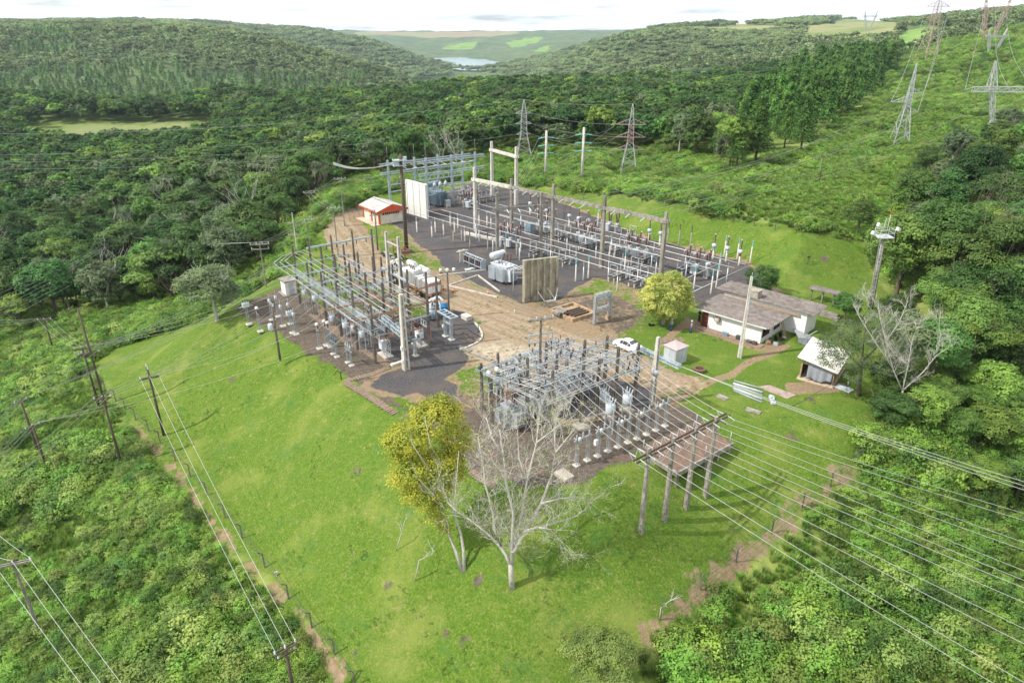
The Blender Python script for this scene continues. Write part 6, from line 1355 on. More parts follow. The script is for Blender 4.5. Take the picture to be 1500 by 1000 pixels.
# ------------------------------------------------------------------ buildings
ROOFM, n, l, b = new_mat('weathered fibre cement roofing'); tcr = n.new('ShaderNodeTexCoord'); wv = n.new('ShaderNodeTexNoise'); wv.inputs['Scale'].default_value = 1.3; wv.inputs['Detail'].default_value = 9; wv.inputs['Roughness'].default_value = .7
rr_ = n.new('ShaderNodeValToRGB'); rr_.color_ramp.elements[0].position = .32; rr_.color_ramp.elements[1].position = .68; rr_.color_ramp.elements[0].color = (.085, .072, .064, 1); rr_.color_ramp.elements[1].color = (.24, .205, .185, 1)
l.new(tcr.outputs['Object'], wv.inputs[0]); l.new(wv.outputs[0], rr_.inputs[0]); l.new(rr_.outputs[0], b.inputs['Base Color']); b.inputs['Roughness'].default_value = .9
def roof_sheet(x0, x1, y0, y1, z00, z01, amp=.035, pitch=.36, along='y', th=.03, steps=3):
    """corrugated sheet; z00 at y0, z01 at y1; courses overlap in steps"""
    m = MB(); n_ = int((x1 - x0) / pitch * 6)
    for s_ in range(steps):
        a, b_ = s_ / steps, (s_ + 1) / steps + .02; vs = []
        for q in (0, 1):
            for v_ in (a, b_):
                for i in range(n_ + 1):
                    x = x0 + (x1 - x0) * i / n_; y_ = y0 + (y1 - y0) * v_; z = z00 + (z01 - z00) * v_ + amp * math.sin(2 * PI * (x - x0) / pitch) - q * th + (.03 if v_ == a else 0.0)
                    vs.append((x, y_, z))
        k = n_ + 1; fs = []
        for i in range(n_): fs += [(i, i + 1, k + i + 1, k + i), (2 * k + i, 3 * k + i, 3 * k + i + 1, 2 * k + i + 1), (i, 2 * k + i, 2 * k + i + 1, i + 1), (k + i, k + i + 1, 3 * k + i + 1, 3 * k + i)]
        m.add(vs, fs)
    return m
WALLW = M_('white rendered wall', (.78, .77, .74), (.7, .69, .66), .85, scale=1.5, stain=(.7, .68, .64))
HO = W(1113, 503.5); HRZ = math.atan2(-.694, .72)
house = thing('control_house', 'low white control house with two tiers of grey corrugated roof', 'house', HO, HRZ)
m = MB(); m.box((-4.3, 3.3, 1.2), (8.6, 6.6, 2.5)); m.build('wall', WALLW, house)
m = MB(); m.box((-3.0, 8.45, 1.6), (12.2, 3.7, 3.3)); m.build('wall', WALLW, house)
rm = MB()
def swap(mb): mb.v = [(y_, x, z) for x, y_, z in mb.v]; mb.f = [f[::-1] for f in mb.f]; return mb
swap(roof_sheet(-.7, 6.6, -9.7, .9, 2.78, 2.62, steps=5, amp=.065, pitch=.5)).build('roof', ROOFM, house).location = (0, 0, 0)
swap(roof_sheet(6.05, 10.8, -10.3, 3.9, 3.58, 3.45, steps=6, pitch=.62, amp=.1)).build('roof', ROOFM, house)
m = MB(); m.box((-3.2, 6.42, 2.75), (10.8, .3, .16)); m.build('gutter', WOODP, house)
m = MB(); m.box((-4.4, -.66, 2.6), (10.4, .06, .16)); m.build('fascia', WALLW, house)
m = MB(); m.box((.02, 3.3, 1.2), (.2, .25, 2.5)); m.box((.06, 6.45, 1.4), (.2, .25, 2.8)); m.build('pilaster', WALLW, house)
for y_, wd in ((1.3, 1.9), (4.6, 1.7)):
    m = MB(); m.box((.03, y_, 1.45), (.1, wd + .16, 1.26)); f = m.build('window', WOOD, house); m = MB(); m.box((.075, y_, 1.45), (.03, wd, 1.1)); m.build('pane', GLASS, f)
    m = MB()
    for k in range(3): m.box((.1, y_ - wd / 2 + wd * (k + 1) / 4, 1.45), (.03, .05, 1.1))
    m.build('mullion', WOOD, f)
m = MB(); m.box((-8.25, -.03, 1.08), (.95, .1, 2.15)); d_ = m.build('door', M_('dark red door', (.14, .035, .025), (.1, .025, .02), .6), house); m = MB(); m.lathe((-7.95, -.1, 1.05), [(.04, 0), (.05, .04)], 8, (0, -1, 0)); m.build('handle', GALV, d_)
m = MB(); m.box((-6.3, -.22, 1.75), (.75, .5, .55)); ac = m.build('air_conditioner', WOODP, house); m = MB(); m.box((-6.3, -.49, 1.75), (.5, .05, .4)); m.build('grille', LGREY, ac)
m = MB(); m.lathe((-6.95, -.02, 1.75), [(.1, 0), (.1, .03)], 10, (0, -1, 0)); m.build('red_sign', REDP, house)
t = house; m = MB(); m.box((-4.7, 6.9, 4.0), (1.5, 1.3, 1.1)); m.box((-4.7, 6.9, 4.58), (1.62, 1.42, .1)); m.build('water_tank', M_('concrete water tank', (.42, .38, .3), (.28, .25, .2), .9, scale=3, stain=(.18, .16, .13)), house)
m = MB(); m.box((-4.2, -.75, .05), (9.8, 1.2, .12)); m.build('footway', M_('brown footway', (.3, .21, .16), (.2, .145, .11), .9), house)
# clutter at the gable end
def rel(o, x, y_, z=0.): a = o.rotation_euler.z; return o.location + Vector((x * math.cos(a) - y_ * math.sin(a), x * math.sin(a) + y_ * math.cos(a), z))
t = thing('ladder', 'wooden ladder leaning against the gable wall of the control house', 'ladder', rel(house, 1.6, 4.2), HRZ); m = MB()
for k in (-.22, .22): m.bar((0, k, 0), (-1.3, k + .9, 2.3), .08)
m.build('rail', WOODP, t); m = MB()
for i in range(9): u = (i + .5) / 9; m.bar((-1.3 * u, -.22 + .9 * u, 2.3 * u), (-1.3 * u, .22 + .9 * u, 2.3 * u), .05)
m.build('rung', WOODP, t)
t = thing('scrap_pile', 'heap of grey scrap and dark wheels below the gable windows of the house', 'scrap', rel(house, .9, 1.8), HRZ)
for k in range(9): m = MB(); m.box((random.uniform(-.4, .8), random.uniform(-1.6, 2.0), .2), (random.uniform(.3, .8), random.uniform(.2, .6), random.uniform(.1, .4)), random.uniform(0, 3)); m.build('scrap_piece', (LGREY, DWIRE, RUST)[k % 3], t)
for y_ in (.3, 1.7): m = MB(); m.lathe((.25, y_ - .1, .55), [(.28, 0), (.4, .02), (.4, .1), (.28, .12)], 16, (.6, .8, 0)); m.build('wheel', BLACK, t)
for x, lb, sz, mm in ((-4.6, 'grey box on the footway against the long white wall', (.8, .45, .4), BGREY), (-2.6, 'dark bin with lid by the long white wall', (.7, .5, .5), DWIRE), (-1.2, 'pile of stones at the front end of the long white wall', (.6, .5, .3), CONCD), (-.4, 'brown crate at the front corner of the long white wall', (.6, .5, .35), WOOD)):
    m = MB(); p = rel(house, x, -.85); m.box((0, 0, sz[2] / 2 + .1), sz); m.box((0, 0, sz[2] + .12), (sz[0] * 1.06, sz[1] * 1.06, .05)); m.box((sz[0] * .2, 0, sz[2] * .6), (sz[0] * .3, sz[1] * 1.1, sz[2] * .5)); o = m.build('storage_box', mm, None, p, HRZ); tag(o, lb, 'box')
# shed
SH = W(1171, 554); SZR = math.atan2(-.587, .81); shed = thing('wooden_shed', 'open wooden shed with a cream metal roof and a grey tarpaulin front', 'shed', SH, SZR)
CREAM = M_('greyish cream metal roofing', (.68, .66, .6), (.56, .54, .48), .5, scale=1.2, stain=(.48, .46, .41)); TARP = M_('grey tarpaulin', (.3, .32, .35), (.24, .26, .29), .6, scale=2, stain=(.2, .21, .23))
rs = roof_sheet(-.55, 4.1, -.7, 5.9, 0, 0, amp=.012, pitch=.3, steps=1); rs.v = [(x, y_, z + 2.95 - .19 * (x + .5) + .03 * y_) for x, y_, z in rs.v]; rs.build('roof', CREAM, shed)
for x, y_, h in ((0, 0, 2.7), (3.6, 0, 2.05), (0, 5.4, 2.8), (3.6, 5.4, 2.2), (1.2, 0, 2.45)): m = MB(); m.bar((x, y_, -.3), (x, y_, h), .16); m.build('post', WOODP, shed)
m = MB(); m.box((1.8, 2.7, .06), (4.1, 6.2, .2)); m.build('floor', M_('pale shed floor', (.55, .45, .33), (.42, .34, .25), .9), shed)
m = MB()
for k in range(9): m.box((0, .3 + k * .62, 1.35), (.05, .58, 2.6))
m.build('wall', WOOD, shed); m = MB(); m.box((1.8, 5.4, 1.2), (3.6, .06, 2.2)); m.build('wall', WOOD, shed)
m = MB(); m.box((3.6, 2.7, .45), (.1, 5.3, .8)); m.build('low_wall', M_('tan boards', (.42, .32, .2), (.3, .22, .14), .85, stretch=(1, 5, 5)), shed); m = MB(); m.box((.55, -.02, 2.3), (1.1, .06, .55)); m.box((1.8, -.03, 2.3), (3.6, .05, .16)); m.build('board', WOODP, shed)
vs, fs = [], []; nx2, nz2 = 26, 10
for j in range(nz2 + 1):
    for i in range(nx2 + 1):
        u, v_ = i / nx2, j / nz2; bot = .35 + .55 * max(0, u - .55) + .12 * math.sin(u * 9); top_ = 2.5 - .5 * u; vs.append((.75 + 2.75 * u, -.14 - .07 * math.sin(u * 22) * v_ - .12 * v_, top_ + (bot - top_) * v_))
for j in range(nz2):
    for i in range(nx2): a = j * (nx2 + 1) + i; fs.append((a, a + 1, a + nx2 + 2, a + nx2 + 1))
m = MB(); m.add(vs, fs, True); tp = m.build('tarpaulin', TARP, shed); sd_ = tp.modifiers.new('thickness', 'SOLIDIFY'); sd_.thickness = .02
# garage-like shed with orange trim
ORG = M_('orange red trim paint', (.58, .1, .035), (.48, .08, .03), .6, scale=2); CRW = M_('cream wall', (.74, .68, .57), (.66, .6, .5), .85, scale=1.5, stain=(.55, .49, .4)); RFG = M_('pale grey roof', (.5, .47, .44), (.4, .38, .36), .8, scale=2, stain=(.3, .28, .26))
gp0 = S(-131.0, 66.0); gar = thing('equipment_building', 'small cream building with orange red trim and a pale gabled roof', 'building', gp0, ROT)
m = MB(); m.add([(-7.4, -3, -.2), (0, -3, -.2), (0, 3, -.2), (-7.4, 3, -.2), (-7.4, -3, 2.95), (0, -3, 2.95), (0, 3, 2.95), (-7.4, 3, 2.95), (-7.4, 0, 4.0), (0, 0, 4.0)], [(0, 1, 5, 4), (2, 3, 7, 6), (1, 2, 6, 9, 5), (3, 0, 4, 8, 7)]); m.build('wall', CRW, gar)
m = MB()
for k in (-1, 1): m.add([(-8.1, 0, 4.2), (.7, 0, 4.2), (.7, k * 3.7, 2.95), (-8.1, k * 3.7, 2.95), (-8.1, 0, 4.08), (.7, 0, 4.08), (.7, k * 3.7, 2.83), (-8.1, k * 3.7, 2.83)], [(0, 1, 2, 3)[::k], (7, 6, 5, 4)[::k], (0, 3, 7, 4), (1, 5, 6, 2), (3, 2, 6, 7)])
m.build('roof', RFG, gar)
m = MB(); m.add([(.72, -3.75, 2.9), (.72, 3.75, 2.9), (.72, 0, 4.16), (.72, -3.75, 2.55), (.72, 3.75, 2.55), (.6, -3.75, 2.9), (.6, 3.75, 2.9), (.6, 0, 4.16), (.6, -3.75, 2.55), (.6, 3.75, 2.55)], [(3, 4, 1, 2, 0), (8, 5, 7, 6, 9), (3, 8, 9, 4), (0, 2, 7, 5), (2, 1, 6, 7), (4, 9, 6, 1), (3, 0, 5, 8)]); m.build('gable_board', ORG, gar)
m = MB(); m.box((-3.7, -3.72, 2.74), (8.8, .08, .3)); m.build('fascia', ORG, gar)
for x, y_ in ((.02, -3.0), (.02, 3.0), (-7.4, -3.02), (-3.4, -3.02)): m = MB(); m.box((x, y_, 1.3), (.36, .36, 2.9)); m.build('corner_pillar', ORG, gar)
m = MB(); m.box((.04, -.2, 2.2), (.06, 4.2, .5)); w1_ = m.build('window', GLASS, gar); m = MB()
for k in range(9): m.box((.09, -2.2 + k * .5, 2.2), (.05, .08, .5))
m.build('mullion', CRW, w1_); m = MB(); m.box((-1.7, -3.04, 2.2), (2.4, .06, .45)); m.build('window', GLASS, gar)
m = MB(); m.box((-5.4, -3.05, 1.15), (1.9, .06, 2.2)); m.build('door', CRW, gar); m = MB(); m.box((-3.7, -3.9, .05), (8.6, 1.6, .16)); m.build('apron', M_('pale apron', (.55, .46, .36), (.45, .37, .29), .9), gar)
# small hut, cabinets, shelter, tables
t = thing('hut', 'small white masonry hut with a flat slab roof in the left yard', 'hut', W(424, 429), ROT); m = MB(); m.box((0, 0, 1.1), (2.0, 1.7, 2.3)); m.build('wall', WALLW, t); m = MB(); m.box((0, 0, 2.3), (2.5, 2.2, .14)); m.build('roof', CONC, t); m = MB(); m.box((0, 0, .04), (2.9, 2.6, .12)); m.build('base', CONC, t); m = MB(); m.box((1.02, .1, 1.0), (.05, .8, 1.8)); m.build('door', LGREY, t)
t = thing('kiosk', 'grey equipment kiosk with a shallow roof standing on the dirt beside the lawn', 'kiosk', (W(979, 534) + W(999.5, 529)) / 2 + Vector((0, .5, 0)), ROT); m = MB(); m.box((0, 0, 1.05), (1.9, 2.1, 2.1)); m.build('cabinet', M_('pale grey kiosk paint', (.6, .61, .6), (.5, .51, .5), .55, stain=(.4, .4, .39)), t)
m = MB(); m.box((0, 0, 2.16), (2.2, 2.4, .1)); m.add([(-1.1, -1.2, 2.21), (1.1, -1.2, 2.21), (1.1, 1.2, 2.21), (-1.1, 1.2, 2.21), (0, 0, 2.45)], [(0, 1, 4), (1, 2, 4), (2, 3, 4), (3, 0, 4)]); m.build('roof', M_('pinkish slab', (.45, .37, .35), (.36, .3, .29), .9), t)
for y_ in (-.5, .5): m = MB(); m.box((-.96 if y_ > 9 else .97, y_, 1.05), (.05, .9, 1.8)); m.build('door', LGREY, t)
for x in (-.45, .45): m = MB(); m.box((x, -1.07, 1.05), (.82, .05, 1.8)); m.build('door', LGREY, t)
t = thing('planter', 'round brown planter of rough logs at the edge of the dirt', 'planter', W(1024, 544)); m = MB()
for k in range(14): a = 2 * PI * k / 14; m.bar((.55 * math.cos(a), .55 * math.sin(a), -.05), (.62 * math.cos(a), .62 * math.sin(a), .45), .24)
m.build('logs', M_('red brown logs', (.22, .12, .08), (.13, .075, .05), .9), t); m = MB(); m.lathe((0, 0, .1), [(.5, 0), (.5, .15)], 12); m.build('soil', M_('planter soil', (.08, .055, .04), (.05, .035, .025), .95), t)
t = thing('shelter', 'small grey roofed open shelter behind the control house', 'shelter', W(1205, 442), HRZ); m = MB(); m.box((0, 0, 1.9), (4.4, 2.0, .12)); m.build('roof', ROOFM, t)
for x in (-1.7, 0, 1.7): m = MB(); m.bar((x, -.5, -.1), (x, -.5, 1.85), .2); m.build('pillar', CONC, t)
m = MB(); m.box((1.5, -2.2, .4), (2.4, 1.0, .7)); m.box((2.6, -2.8, .3), (.8, .9, .5)); o = m.build('stone_bench', CONC, None, W(1208, 455), HRZ); tag(o, 'grey stone benches beside the open shelter', 'bench')
# oil pit and things round it
PITW = M_('sandy pit wall', (.5, .36, .22), (.38, .27, .17), .9, scale=3, stain=(.26, .17, .11))
t = thing('foundation_pit', 'open rectangular foundation with sandy walls and dark sleepers beside the firewall', 'foundation', S(-69.0, 62.9), ROT); 
for a, b_ in (((-2.4, -2.2), (-2.4, 2.2)), ((2.4, -2.2), (2.4, 2.2)), ((-2.4, 2.2), (2.4, 2.2)), ((-2.4, -2.2), (2.4, -2.2))):
    m = MB(); e = .125 if a[0] == b_[0] else -.125; d_ = (Vector((*b_, 0)) - Vector((*a, 0))).normalized() * e; m.bar(Vector((*a, .22)) - d_, Vector((*b_, .22)) + d_, .25, .5); m.build('wall', PITW, t)
m = MB(); m.box((0, 0, .02), (4.5, 4.1, .06)); m.build('floor', M_('pit floor', (.42, .3, .19), (.3, .22, .14), .9), t)
for k in range(4):
    m = MB(); x = -.4 + k * .62; m.bar((x, -1.7 + .2 * k, .35), (x + .1, 1.7, .35), .3, .26); m.build('sleeper', WOOD, t)
t = thing('concrete_pipes', 'grey concrete drain pipes lying at the corner of the pit', 'pipes', W(812, 461), ROT)
for k, (y_, l_) in enumerate(((0, 1.5), (.75, 1.8), (1.5, 2.0))):
    m = MB(); vs, fs = [], []; n_ = 18
    for q, rad in ((0, .38), (l_, .38), (l_, .29), (0, .29)):
        for j in range(n_): a = 2 * PI * j / n_; vs.append((q - .4 * k, y_ + rad * math.cos(a), .4 + rad * math.sin(a)))
    for r_ in range(4):
        for j in range(n_): fs.append((r_ * n_ + j, r_ * n_ + (j + 1) % n_, ((r_ + 1) % 4) * n_ + (j + 1) % n_, ((r_ + 1) % 4) * n_ + j))
    m.add(vs, fs, True); m.build('pipe', CONC, t)
t = thing('steel_portal', 'grey steel H frame with two double beams by the open pit', 'frame', (W(870, 474) + W(892, 468)) / 2, ROT + PI / 2)
for x in (-1.4, 1.4): m = MB(); m.lattice((x, 0, -.2), (x, 0, 4.2), .26, 9, .1, .06); m.build('leg', GALV, t)
for z in (2.0, 3.5, 4.2): m = MB(); m.lattice((-1.4, 0, z), (1.4, 0, z), .42, 6, .09, .06); m.build('beam', GALV, t)
m = MB(); m.box((1.4, 0, .2), (.7, .7, .9)); m.build('footing', PITW, t)
m = MB(); p = W(806, 441)
for a, b_ in (((-.9, 0, .1), (.9, .2, .1)), ((-.9, 0, .1), (-1.9, .2, 1.6)), ((.9, .2, .1), (-.2, .9, 1.9)), ((.9, .2, .1), (1.4, .6, 1.8)), ((-.6, -.4, .1), (.9, -.2, .12))): m.bar(a, b_, .1)
o = m.build('bracket', WHITE, None, p, .3); tag(o, 'bent white steel bracket lying at the foot of the stained firewall', 'scrap')
for i, (a, b_, lb) in enumerate([(664,428,'orange traffic cone nearest to the white trailer'), (715,431,'orange traffic cone on the road edge by the grey transformer'), (650,425,'dark red cone beside the white trailer')]):
    if i == 0: t = thing('traffic_cone', lb, 'cone', W(a, b_), 0, 'traffic cones on the road'); m = MB(); m.box((0, 0, .03), (.42, .42, .06)); m.lathe((0, 0, .05), [(.17, 0), (.13, .25), (.09, .45), (.04, .72)], 12); m.build('body', ORANGE, t); m = MB(); m.lathe((0, 0, .32), [(.136, 0), (.1, .18)], 12); m.build('band', WHITE, t); cone = t
    else: t = dup(cone, W(a, b_), None, lb)
m = MB(); m.lathe((0, 0, -.1), [(.09, 0), (.08, .6), (.1, .65), (.05, .8)], 8); o = m.build('marker_post', WHITE, None, W(754, 460)); tag(o, 'short white marker post on the road edge below the firewall', 'post')
# grey pipes and panels on the lawn
t = thing('concrete_slab', 'pinkish flat concrete slab in the lawn in front of the shed', 'slab', W(1135, 574), 0); m = MB(); P_ = [loc(t, W(*p)) for p in ((1109,567),(1127,564),(1166,579),(1153,584))]; m.prism([(p.x, p.y) for p in P_], -.1, .06); m.build('slab', M_('pinkish slab concrete', (.4, .31, .26), (.3, .23, .19), .9, scale=2, stain=(.24, .19, .15)), t)
t = thing('gutter_stack', 'stack of pale grey metal ducts lying on the lawn', 'ducts', W(1103, 577), ROT + R(8))
for k, (y_, r_, mm) in enumerate(((-.9, .11, STEELD), (-.45, .13, LGREY), (.2, .11, STEELD), (.6, .13, LGREY), (1.3, .1, STEELD))):
    m = MB(); m.path([(-1.9 - .3 * k, y_, r_ * .75), (1.7 - .35 * k, y_ + .22 * k - .3, r_ * .75)], r_, 8); m.build('duct', mm, t)
for k in range(5): m = MB(); m.box((1.9 + .2 * k, .6 - .3 * k, .18), (.5, .4, .25), k); m.build('scrap_piece', LGREY, t)
m = MB(); m.box((0, 0, .06), (1.9, 1.2, .08), ROT); m.bar((.7, .6, .1), (.7, .6, .6), .12); o = m.build('metal_sheet', LGREY, None, W(1236, 569)); tag(o, 'pale metal sheet lying on the grass beside the shed', 'sheet')
t = thing('roofing_pile', 'pile of grey roofing sheets leaning behind the shed', 'sheets', W(1180, 499), SZR); m = MB()
for k in range(6): m.box((-.2 * k, .1 * k, .12 + .1 * k), (1.1, 3.2, .03), .1 * k, ('Y', .15))
m.build('sheet', STEELD, t); m = MB(); m.bar((-.6, -1.4, .3), (.9, 1.6, 1.1), .14, .08); m.build('beam', STEELD, t)
m = MB(); m.box((0, 0, .05), (1.6, .8, .1), ROT + .3); o = m.build('manhole_cover', CONC, None, W(1103, 602)); tag(o, 'small flat concrete cover in the lawn below the ducts', 'cover')
m = MB(); m.box((0, 0, .04), (1.3, .9, .08), ROT); o = m.build('manhole_cover', CONC, None, W(1058, 582)); tag(o, 'small flat concrete cover in the lawn left of the ducts', 'cover')
# steps on the lawn and stepping path
t = thing('garden_steps', 'short flight of brown steps down the lawn towards the parked cars', 'steps', W(983, 499), ROT + R(60)); m = MB()
for k in range(5): m.box((-1.6 + k * .75, 0, .04 + .02 * (k % 2)), (.6, 1.5, .12)); 
m.build('tread', PLANK, t)
# ------------------------------------------------------------------ cars
CARW = M_('white car paint', (.8, .8, .8), (.78, .78, .78), .25, scale=1, spec=.6)
def car(label, loc_, rz, sedan=True):
    t = thing('parked_car', label, 'car', loc_, rz); st_ = []  # stations along x: (x, half width, sill z, belt z, roof half width, roof z)
    pro = [(-2.1, .62, .42, .72, .55, .74), (-2.0, .8, .28, .82, .7, .9), (-1.5, .86, .25, .92, .72, .98), (-1.05, .87, .25, .95, .66, 1.2), (-.55, .87, .25, .96, .6, 1.44), (.25, .87, .25, .95, .6, 1.47), (.75, .87, .25, .93, .62, 1.3), (1.15, .86, .25, .9, .7, .98), (1.75, .82, .27, .8, .64, .86), (2.05, .68, .32, .66, .5, .7), (2.12, .5, .42, .56, .4, .58)]
    rings = []
    for x, w_, z0, zb, wr, zr in pro: rings.append([(x, -w_ * .92, z0), (x, -w_, z0 + .12), (x, -w_, (z0 + zb) / 2), (x, -w_ * .97, zb), (x, -wr, zr - .05), (x, -wr * .75, zr), (x, 0, zr + .015), (x, wr * .75, zr), (x, wr, zr - .05), (x, w_ * .97, zb), (x, w_, (z0 + zb) / 2), (x, w_, z0 + .12), (x, w_ * .92, z0)])
    k = 13; m = MB(); vs = [p for r_ in rings for p in r_]; fs = []
    for i in range(len(rings) - 1):
        for j in range(k - 1): fs.append((i * k + j, i * k + j + 1, (i + 1) * k + j + 1, (i + 1) * k + j))
        fs.append(((i + 1) * k, i * k, i * k + k - 1, (i + 1) * k + k - 1)) if False else fs.append((i * k + k - 1, i * k, (i + 1) * k, (i + 1) * k + k - 1))
    fs += [tuple(range(k))[::-1], tuple((len(rings) - 1) * k + j for j in range(k))]; m.add(vs, fs, True); body = m.build('body', CARW, t)
    def strip(i0, i1, j0, j1, off):
        m = MB(); 
        for i in range(i0, i1):
            a, b_, c, d_ = (Vector(rings[i][j0]), Vector(rings[i][j1]), Vector(rings[i + 1][j1]), Vector(rings[i + 1][j0])); n_ = (b_ - a).cross(d_ - a).normalized() * off
            q = [p + (p2 - p) * .03 for p, p2 in ((a, c), (b_, d_), (c, a), (d_, b_))]; m.add([p - n_ for p in q], [(0, 1, 2, 3)])
        return m
    for j0, j1 in ((3, 4), (8, 9)): strip(3, 6, j0, j1, .012).build('side_window', GLASS, t)
    m = strip(6, 7, 4, 8, .012); m.v = [(.78, -.6, 1.29), (.78, .6, 1.29), (1.16, .68, .99), (1.16, -.68, .99)]; m.v = [(x + .02, y_, z + .025) for x, y_, z in m.v]; m.build('windscreen', GLASS, t)
    m = MB(); m.add([(-.6, -.56, 1.455), (-.6, .56, 1.455), (-1.06, .64, 1.215), (-1.06, -.64, 1.215)], [(0, 1, 2, 3)]); m.v = [(x - .02, y_, z + .02) for x, y_, z in m.v]; m.build('rear_window', GLASS, t)
    for x in (-1.3, 1.3):
        for y_ in (-1, 1): 
            m = MB(); m.lathe((x, y_ * .8 - .1, .31), [(.2, 0), (.3, .01), (.315, .05), (.315, .16), (.3, .2), (.2, .2)], 18, (0, 1, 0)); wh = m.build('wheel', BLACK, t); m = MB(); m.lathe((x, y_ * .905 - .01, .31), [(.2, 0), (.2, .02)], 14, (0, 1, 0)); m.build('rim', GALV, wh)
    for y_ in (-.6, .6):
        m = MB(); m.box((-2.04, y_, .8), (.1, .26, .16)); m.build('tail_light', REDP, t); m = MB(); m.box((2.0, y_, .66), (.12, .28, .12)); m.build('headlight', GLASS, t)
    m = MB(); m.box((-2.12, 0, .6), (.04, .5, .13)); m.build('number_plate', LGREY, t); return t
ca = W(902, 509); cb_ = W(924.4, 518.4); cdir = (ca - cb_); crz = math.atan2(cdir.y, cdir.x)
c1 = car('white car with red tail lights parked on the dirt beside the front yard', (ca + cb_) / 2 + Vector((.6, .4, 0)), crz)
# ------------------------------------------------------------------ people and dog
SKIN = M_('skin', (.42, .25, .17), (.36, .21, .14), .6, scale=20); SHG = M_('grey work shirt', (.42, .38, .36), (.35, .32, .3), .9, scale=9); TRB = M_('royal blue trousers', (.03, .06, .42), (.022, .045, .33), .9, scale=9); NAVY = M_('dark navy uniform', (.03, .035, .055), (.02, .024, .04), .9, scale=9); BOOT = M_('black boots', (.015, .013, .012), (.01, .01, .01), .6)
def skin_obj(name, verts, edges, radii, mat, parent, root=0):
    me = bpy.data.meshes.new(name); me.from_pydata(verts, edges, []); o = bpy.data.objects.new(name, me); col.objects.link(o); o.parent = parent; o.modifiers.new('skin', 'SKIN'); me.skin_vertices.new() if not me.skin_vertices else None
    for i, r_ in enumerate(radii): d_ = me.skin_vertices[0].data[i]; d_.radius = r_ if hasattr(r_, '__len__') else (r_, r_); d_.use_root = i == root
    s_ = o.modifiers.new('smooth', 'SUBSURF'); s_.levels = s_.render_levels = 2; me.materials.append(mat)
    o.modifiers['skin'].use_smooth_shade = True; return o
def person(label, loc_, rz, shirt, trousers, hat, arms='down', stride=.0):
    t = thing('person', label, 'person', loc_, rz)  # faces +x
    V = [(0, 0, .95), (0, 0, 1.15), (.01, 0, 1.36), (.0, 0, 1.47), (.02, 0, 1.56), (.03, 0, 1.66), (.01, 0, 1.74)]; E_ = [(0, 1), (1, 2), (2, 3), (3, 4), (4, 5), (5, 6)]; Rr = [(.15, .11), (.14, .1), (.17, .11), (.07, .07), (.075, .085), (.08, .095), (.055, .065)]
    for sg in (-1, 1):
        b0 = len(V); fw = stride * sg; V += [(0, sg * .09, .88), (.02 + fw * .5, sg * .1, .5), (fw, sg * .11, .09), (fw + .12, sg * .12, .05)]; E_ += [(0, b0), (b0, b0 + 1), (b0 + 1, b0 + 2), (b0 + 2, b0 + 3)]; Rr += [.095, .065, .045, .04]
        b0 = len(V)
        if arms == 'down': V += [(0, sg * .19, 1.4), (-.02, sg * .26, 1.12), (.06, sg * .27, .88), (.09, sg * .265, .8)]
        else: V += [(0, sg * .19, 1.4), (-.02, sg * .27, 1.14), (.2, sg * .16, 1.1), (.27, sg * .1, 1.1)]
        E_ += [(2, b0), (b0, b0 + 1), (b0 + 1, b0 + 2), (b0 + 2, b0 + 3)]; Rr += [.055, .043, .033, .035]; hd = Vector(V[-1])
        for k in range(5):                               # fingers and thumb
            b1 = len(V); o_ = Vector(((k - 1.5) * .02, 0, -.05)) if arms == 'down' else Vector((.05, 0, (k - 1.5) * .02))
            if k == 4: o_ = Vector((.045, -sg * .02, -.01)) if arms == 'down' else Vector((.01, -sg * .02, .05))
            V += [tuple(hd + o_), tuple(hd + o_ * (1.9 if k in (1, 2) else 1.65) + Vector((.006, -sg * .012, 0)))]; E_ += [(b0 + 3, b1), (b1, b1 + 1)]; Rr += [.009, .008]
    b = skin_obj('body', V, E_, Rr, SKIN, t)
    m = MB(); m.lathe((.12, 0, 1.645), [(.006, 0), (.014, .012), (.004, .05)], 6, (-.25, 0, 1)); m.lathe((.03, .085, 1.64), [(.01, 0), (.03, .015), (.01, .03)], 8, (0, 1, 0)); m.lathe((.03, -.085, 1.64), [(.01, 0), (.03, .015), (.01, .03)], 8, (0, -1, 0)); m.box((.108, 0, 1.592), (.012, .05, .01)); m.build('face', SKIN, t)
    m = MB()
    for sg in (-1, 1): m.lathe((.108, sg * .033, 1.665), [(.004, 0), (.011, .006), (.004, .014)], 6, (1, 0, 0))
    m.build('eyes', BLACK, t)
    sv = [(0, 0, .93), (0, 0, 1.15), (.01, 0, 1.36), (.0, 0, 1.46)]; se = [(0, 1), (1, 2), (2, 3)]; sr = [(.17, .125), (.165, .12), (.19, .13), (.075, .08)]
    for sg in (-1, 1):
        b0 = len(sv); el = (-.02, sg * .26, 1.12) if arms == 'down' else (-.02, sg * .27, 1.14); wr_ = (.04, sg * .268, .94) if arms == 'down' else (.15, sg * .19, 1.11)
        sv += [(0, sg * .19, 1.4), el, wr_]; se += [(2, b0), (b0, b0 + 1), (b0 + 1, b0 + 2)]; sr += [.075, .062, .05]
    skin_obj('shirt', sv, se, sr, shirt, t)
    tv, te, tr_ = [(0, 0, .98), (0, 0, .92)], [(0, 1)], [(.16, .12), (.17, .125)]
    for sg in (-1, 1): b0 = len(tv); fw = stride * sg; tv += [(0, sg * .095, .84), (.02 + fw * .5, sg * .105, .5), (fw, sg * .115, .12)]; te += [(1, b0), (b0, b0 + 1), (b0 + 1, b0 + 2)]; tr_ += [.115, .09, .075]
    skin_obj('trousers', tv, te, tr_, trousers, t)
    for sg in (-1, 1): m = MB(); fw = stride * sg; m.box((fw + .06, sg * .12, .05), (.29, .11, .1)); m.box((fw - .02, sg * .115, .12), (.12, .11, .12)); m.build('boot', BOOT, t)
    m = MB()
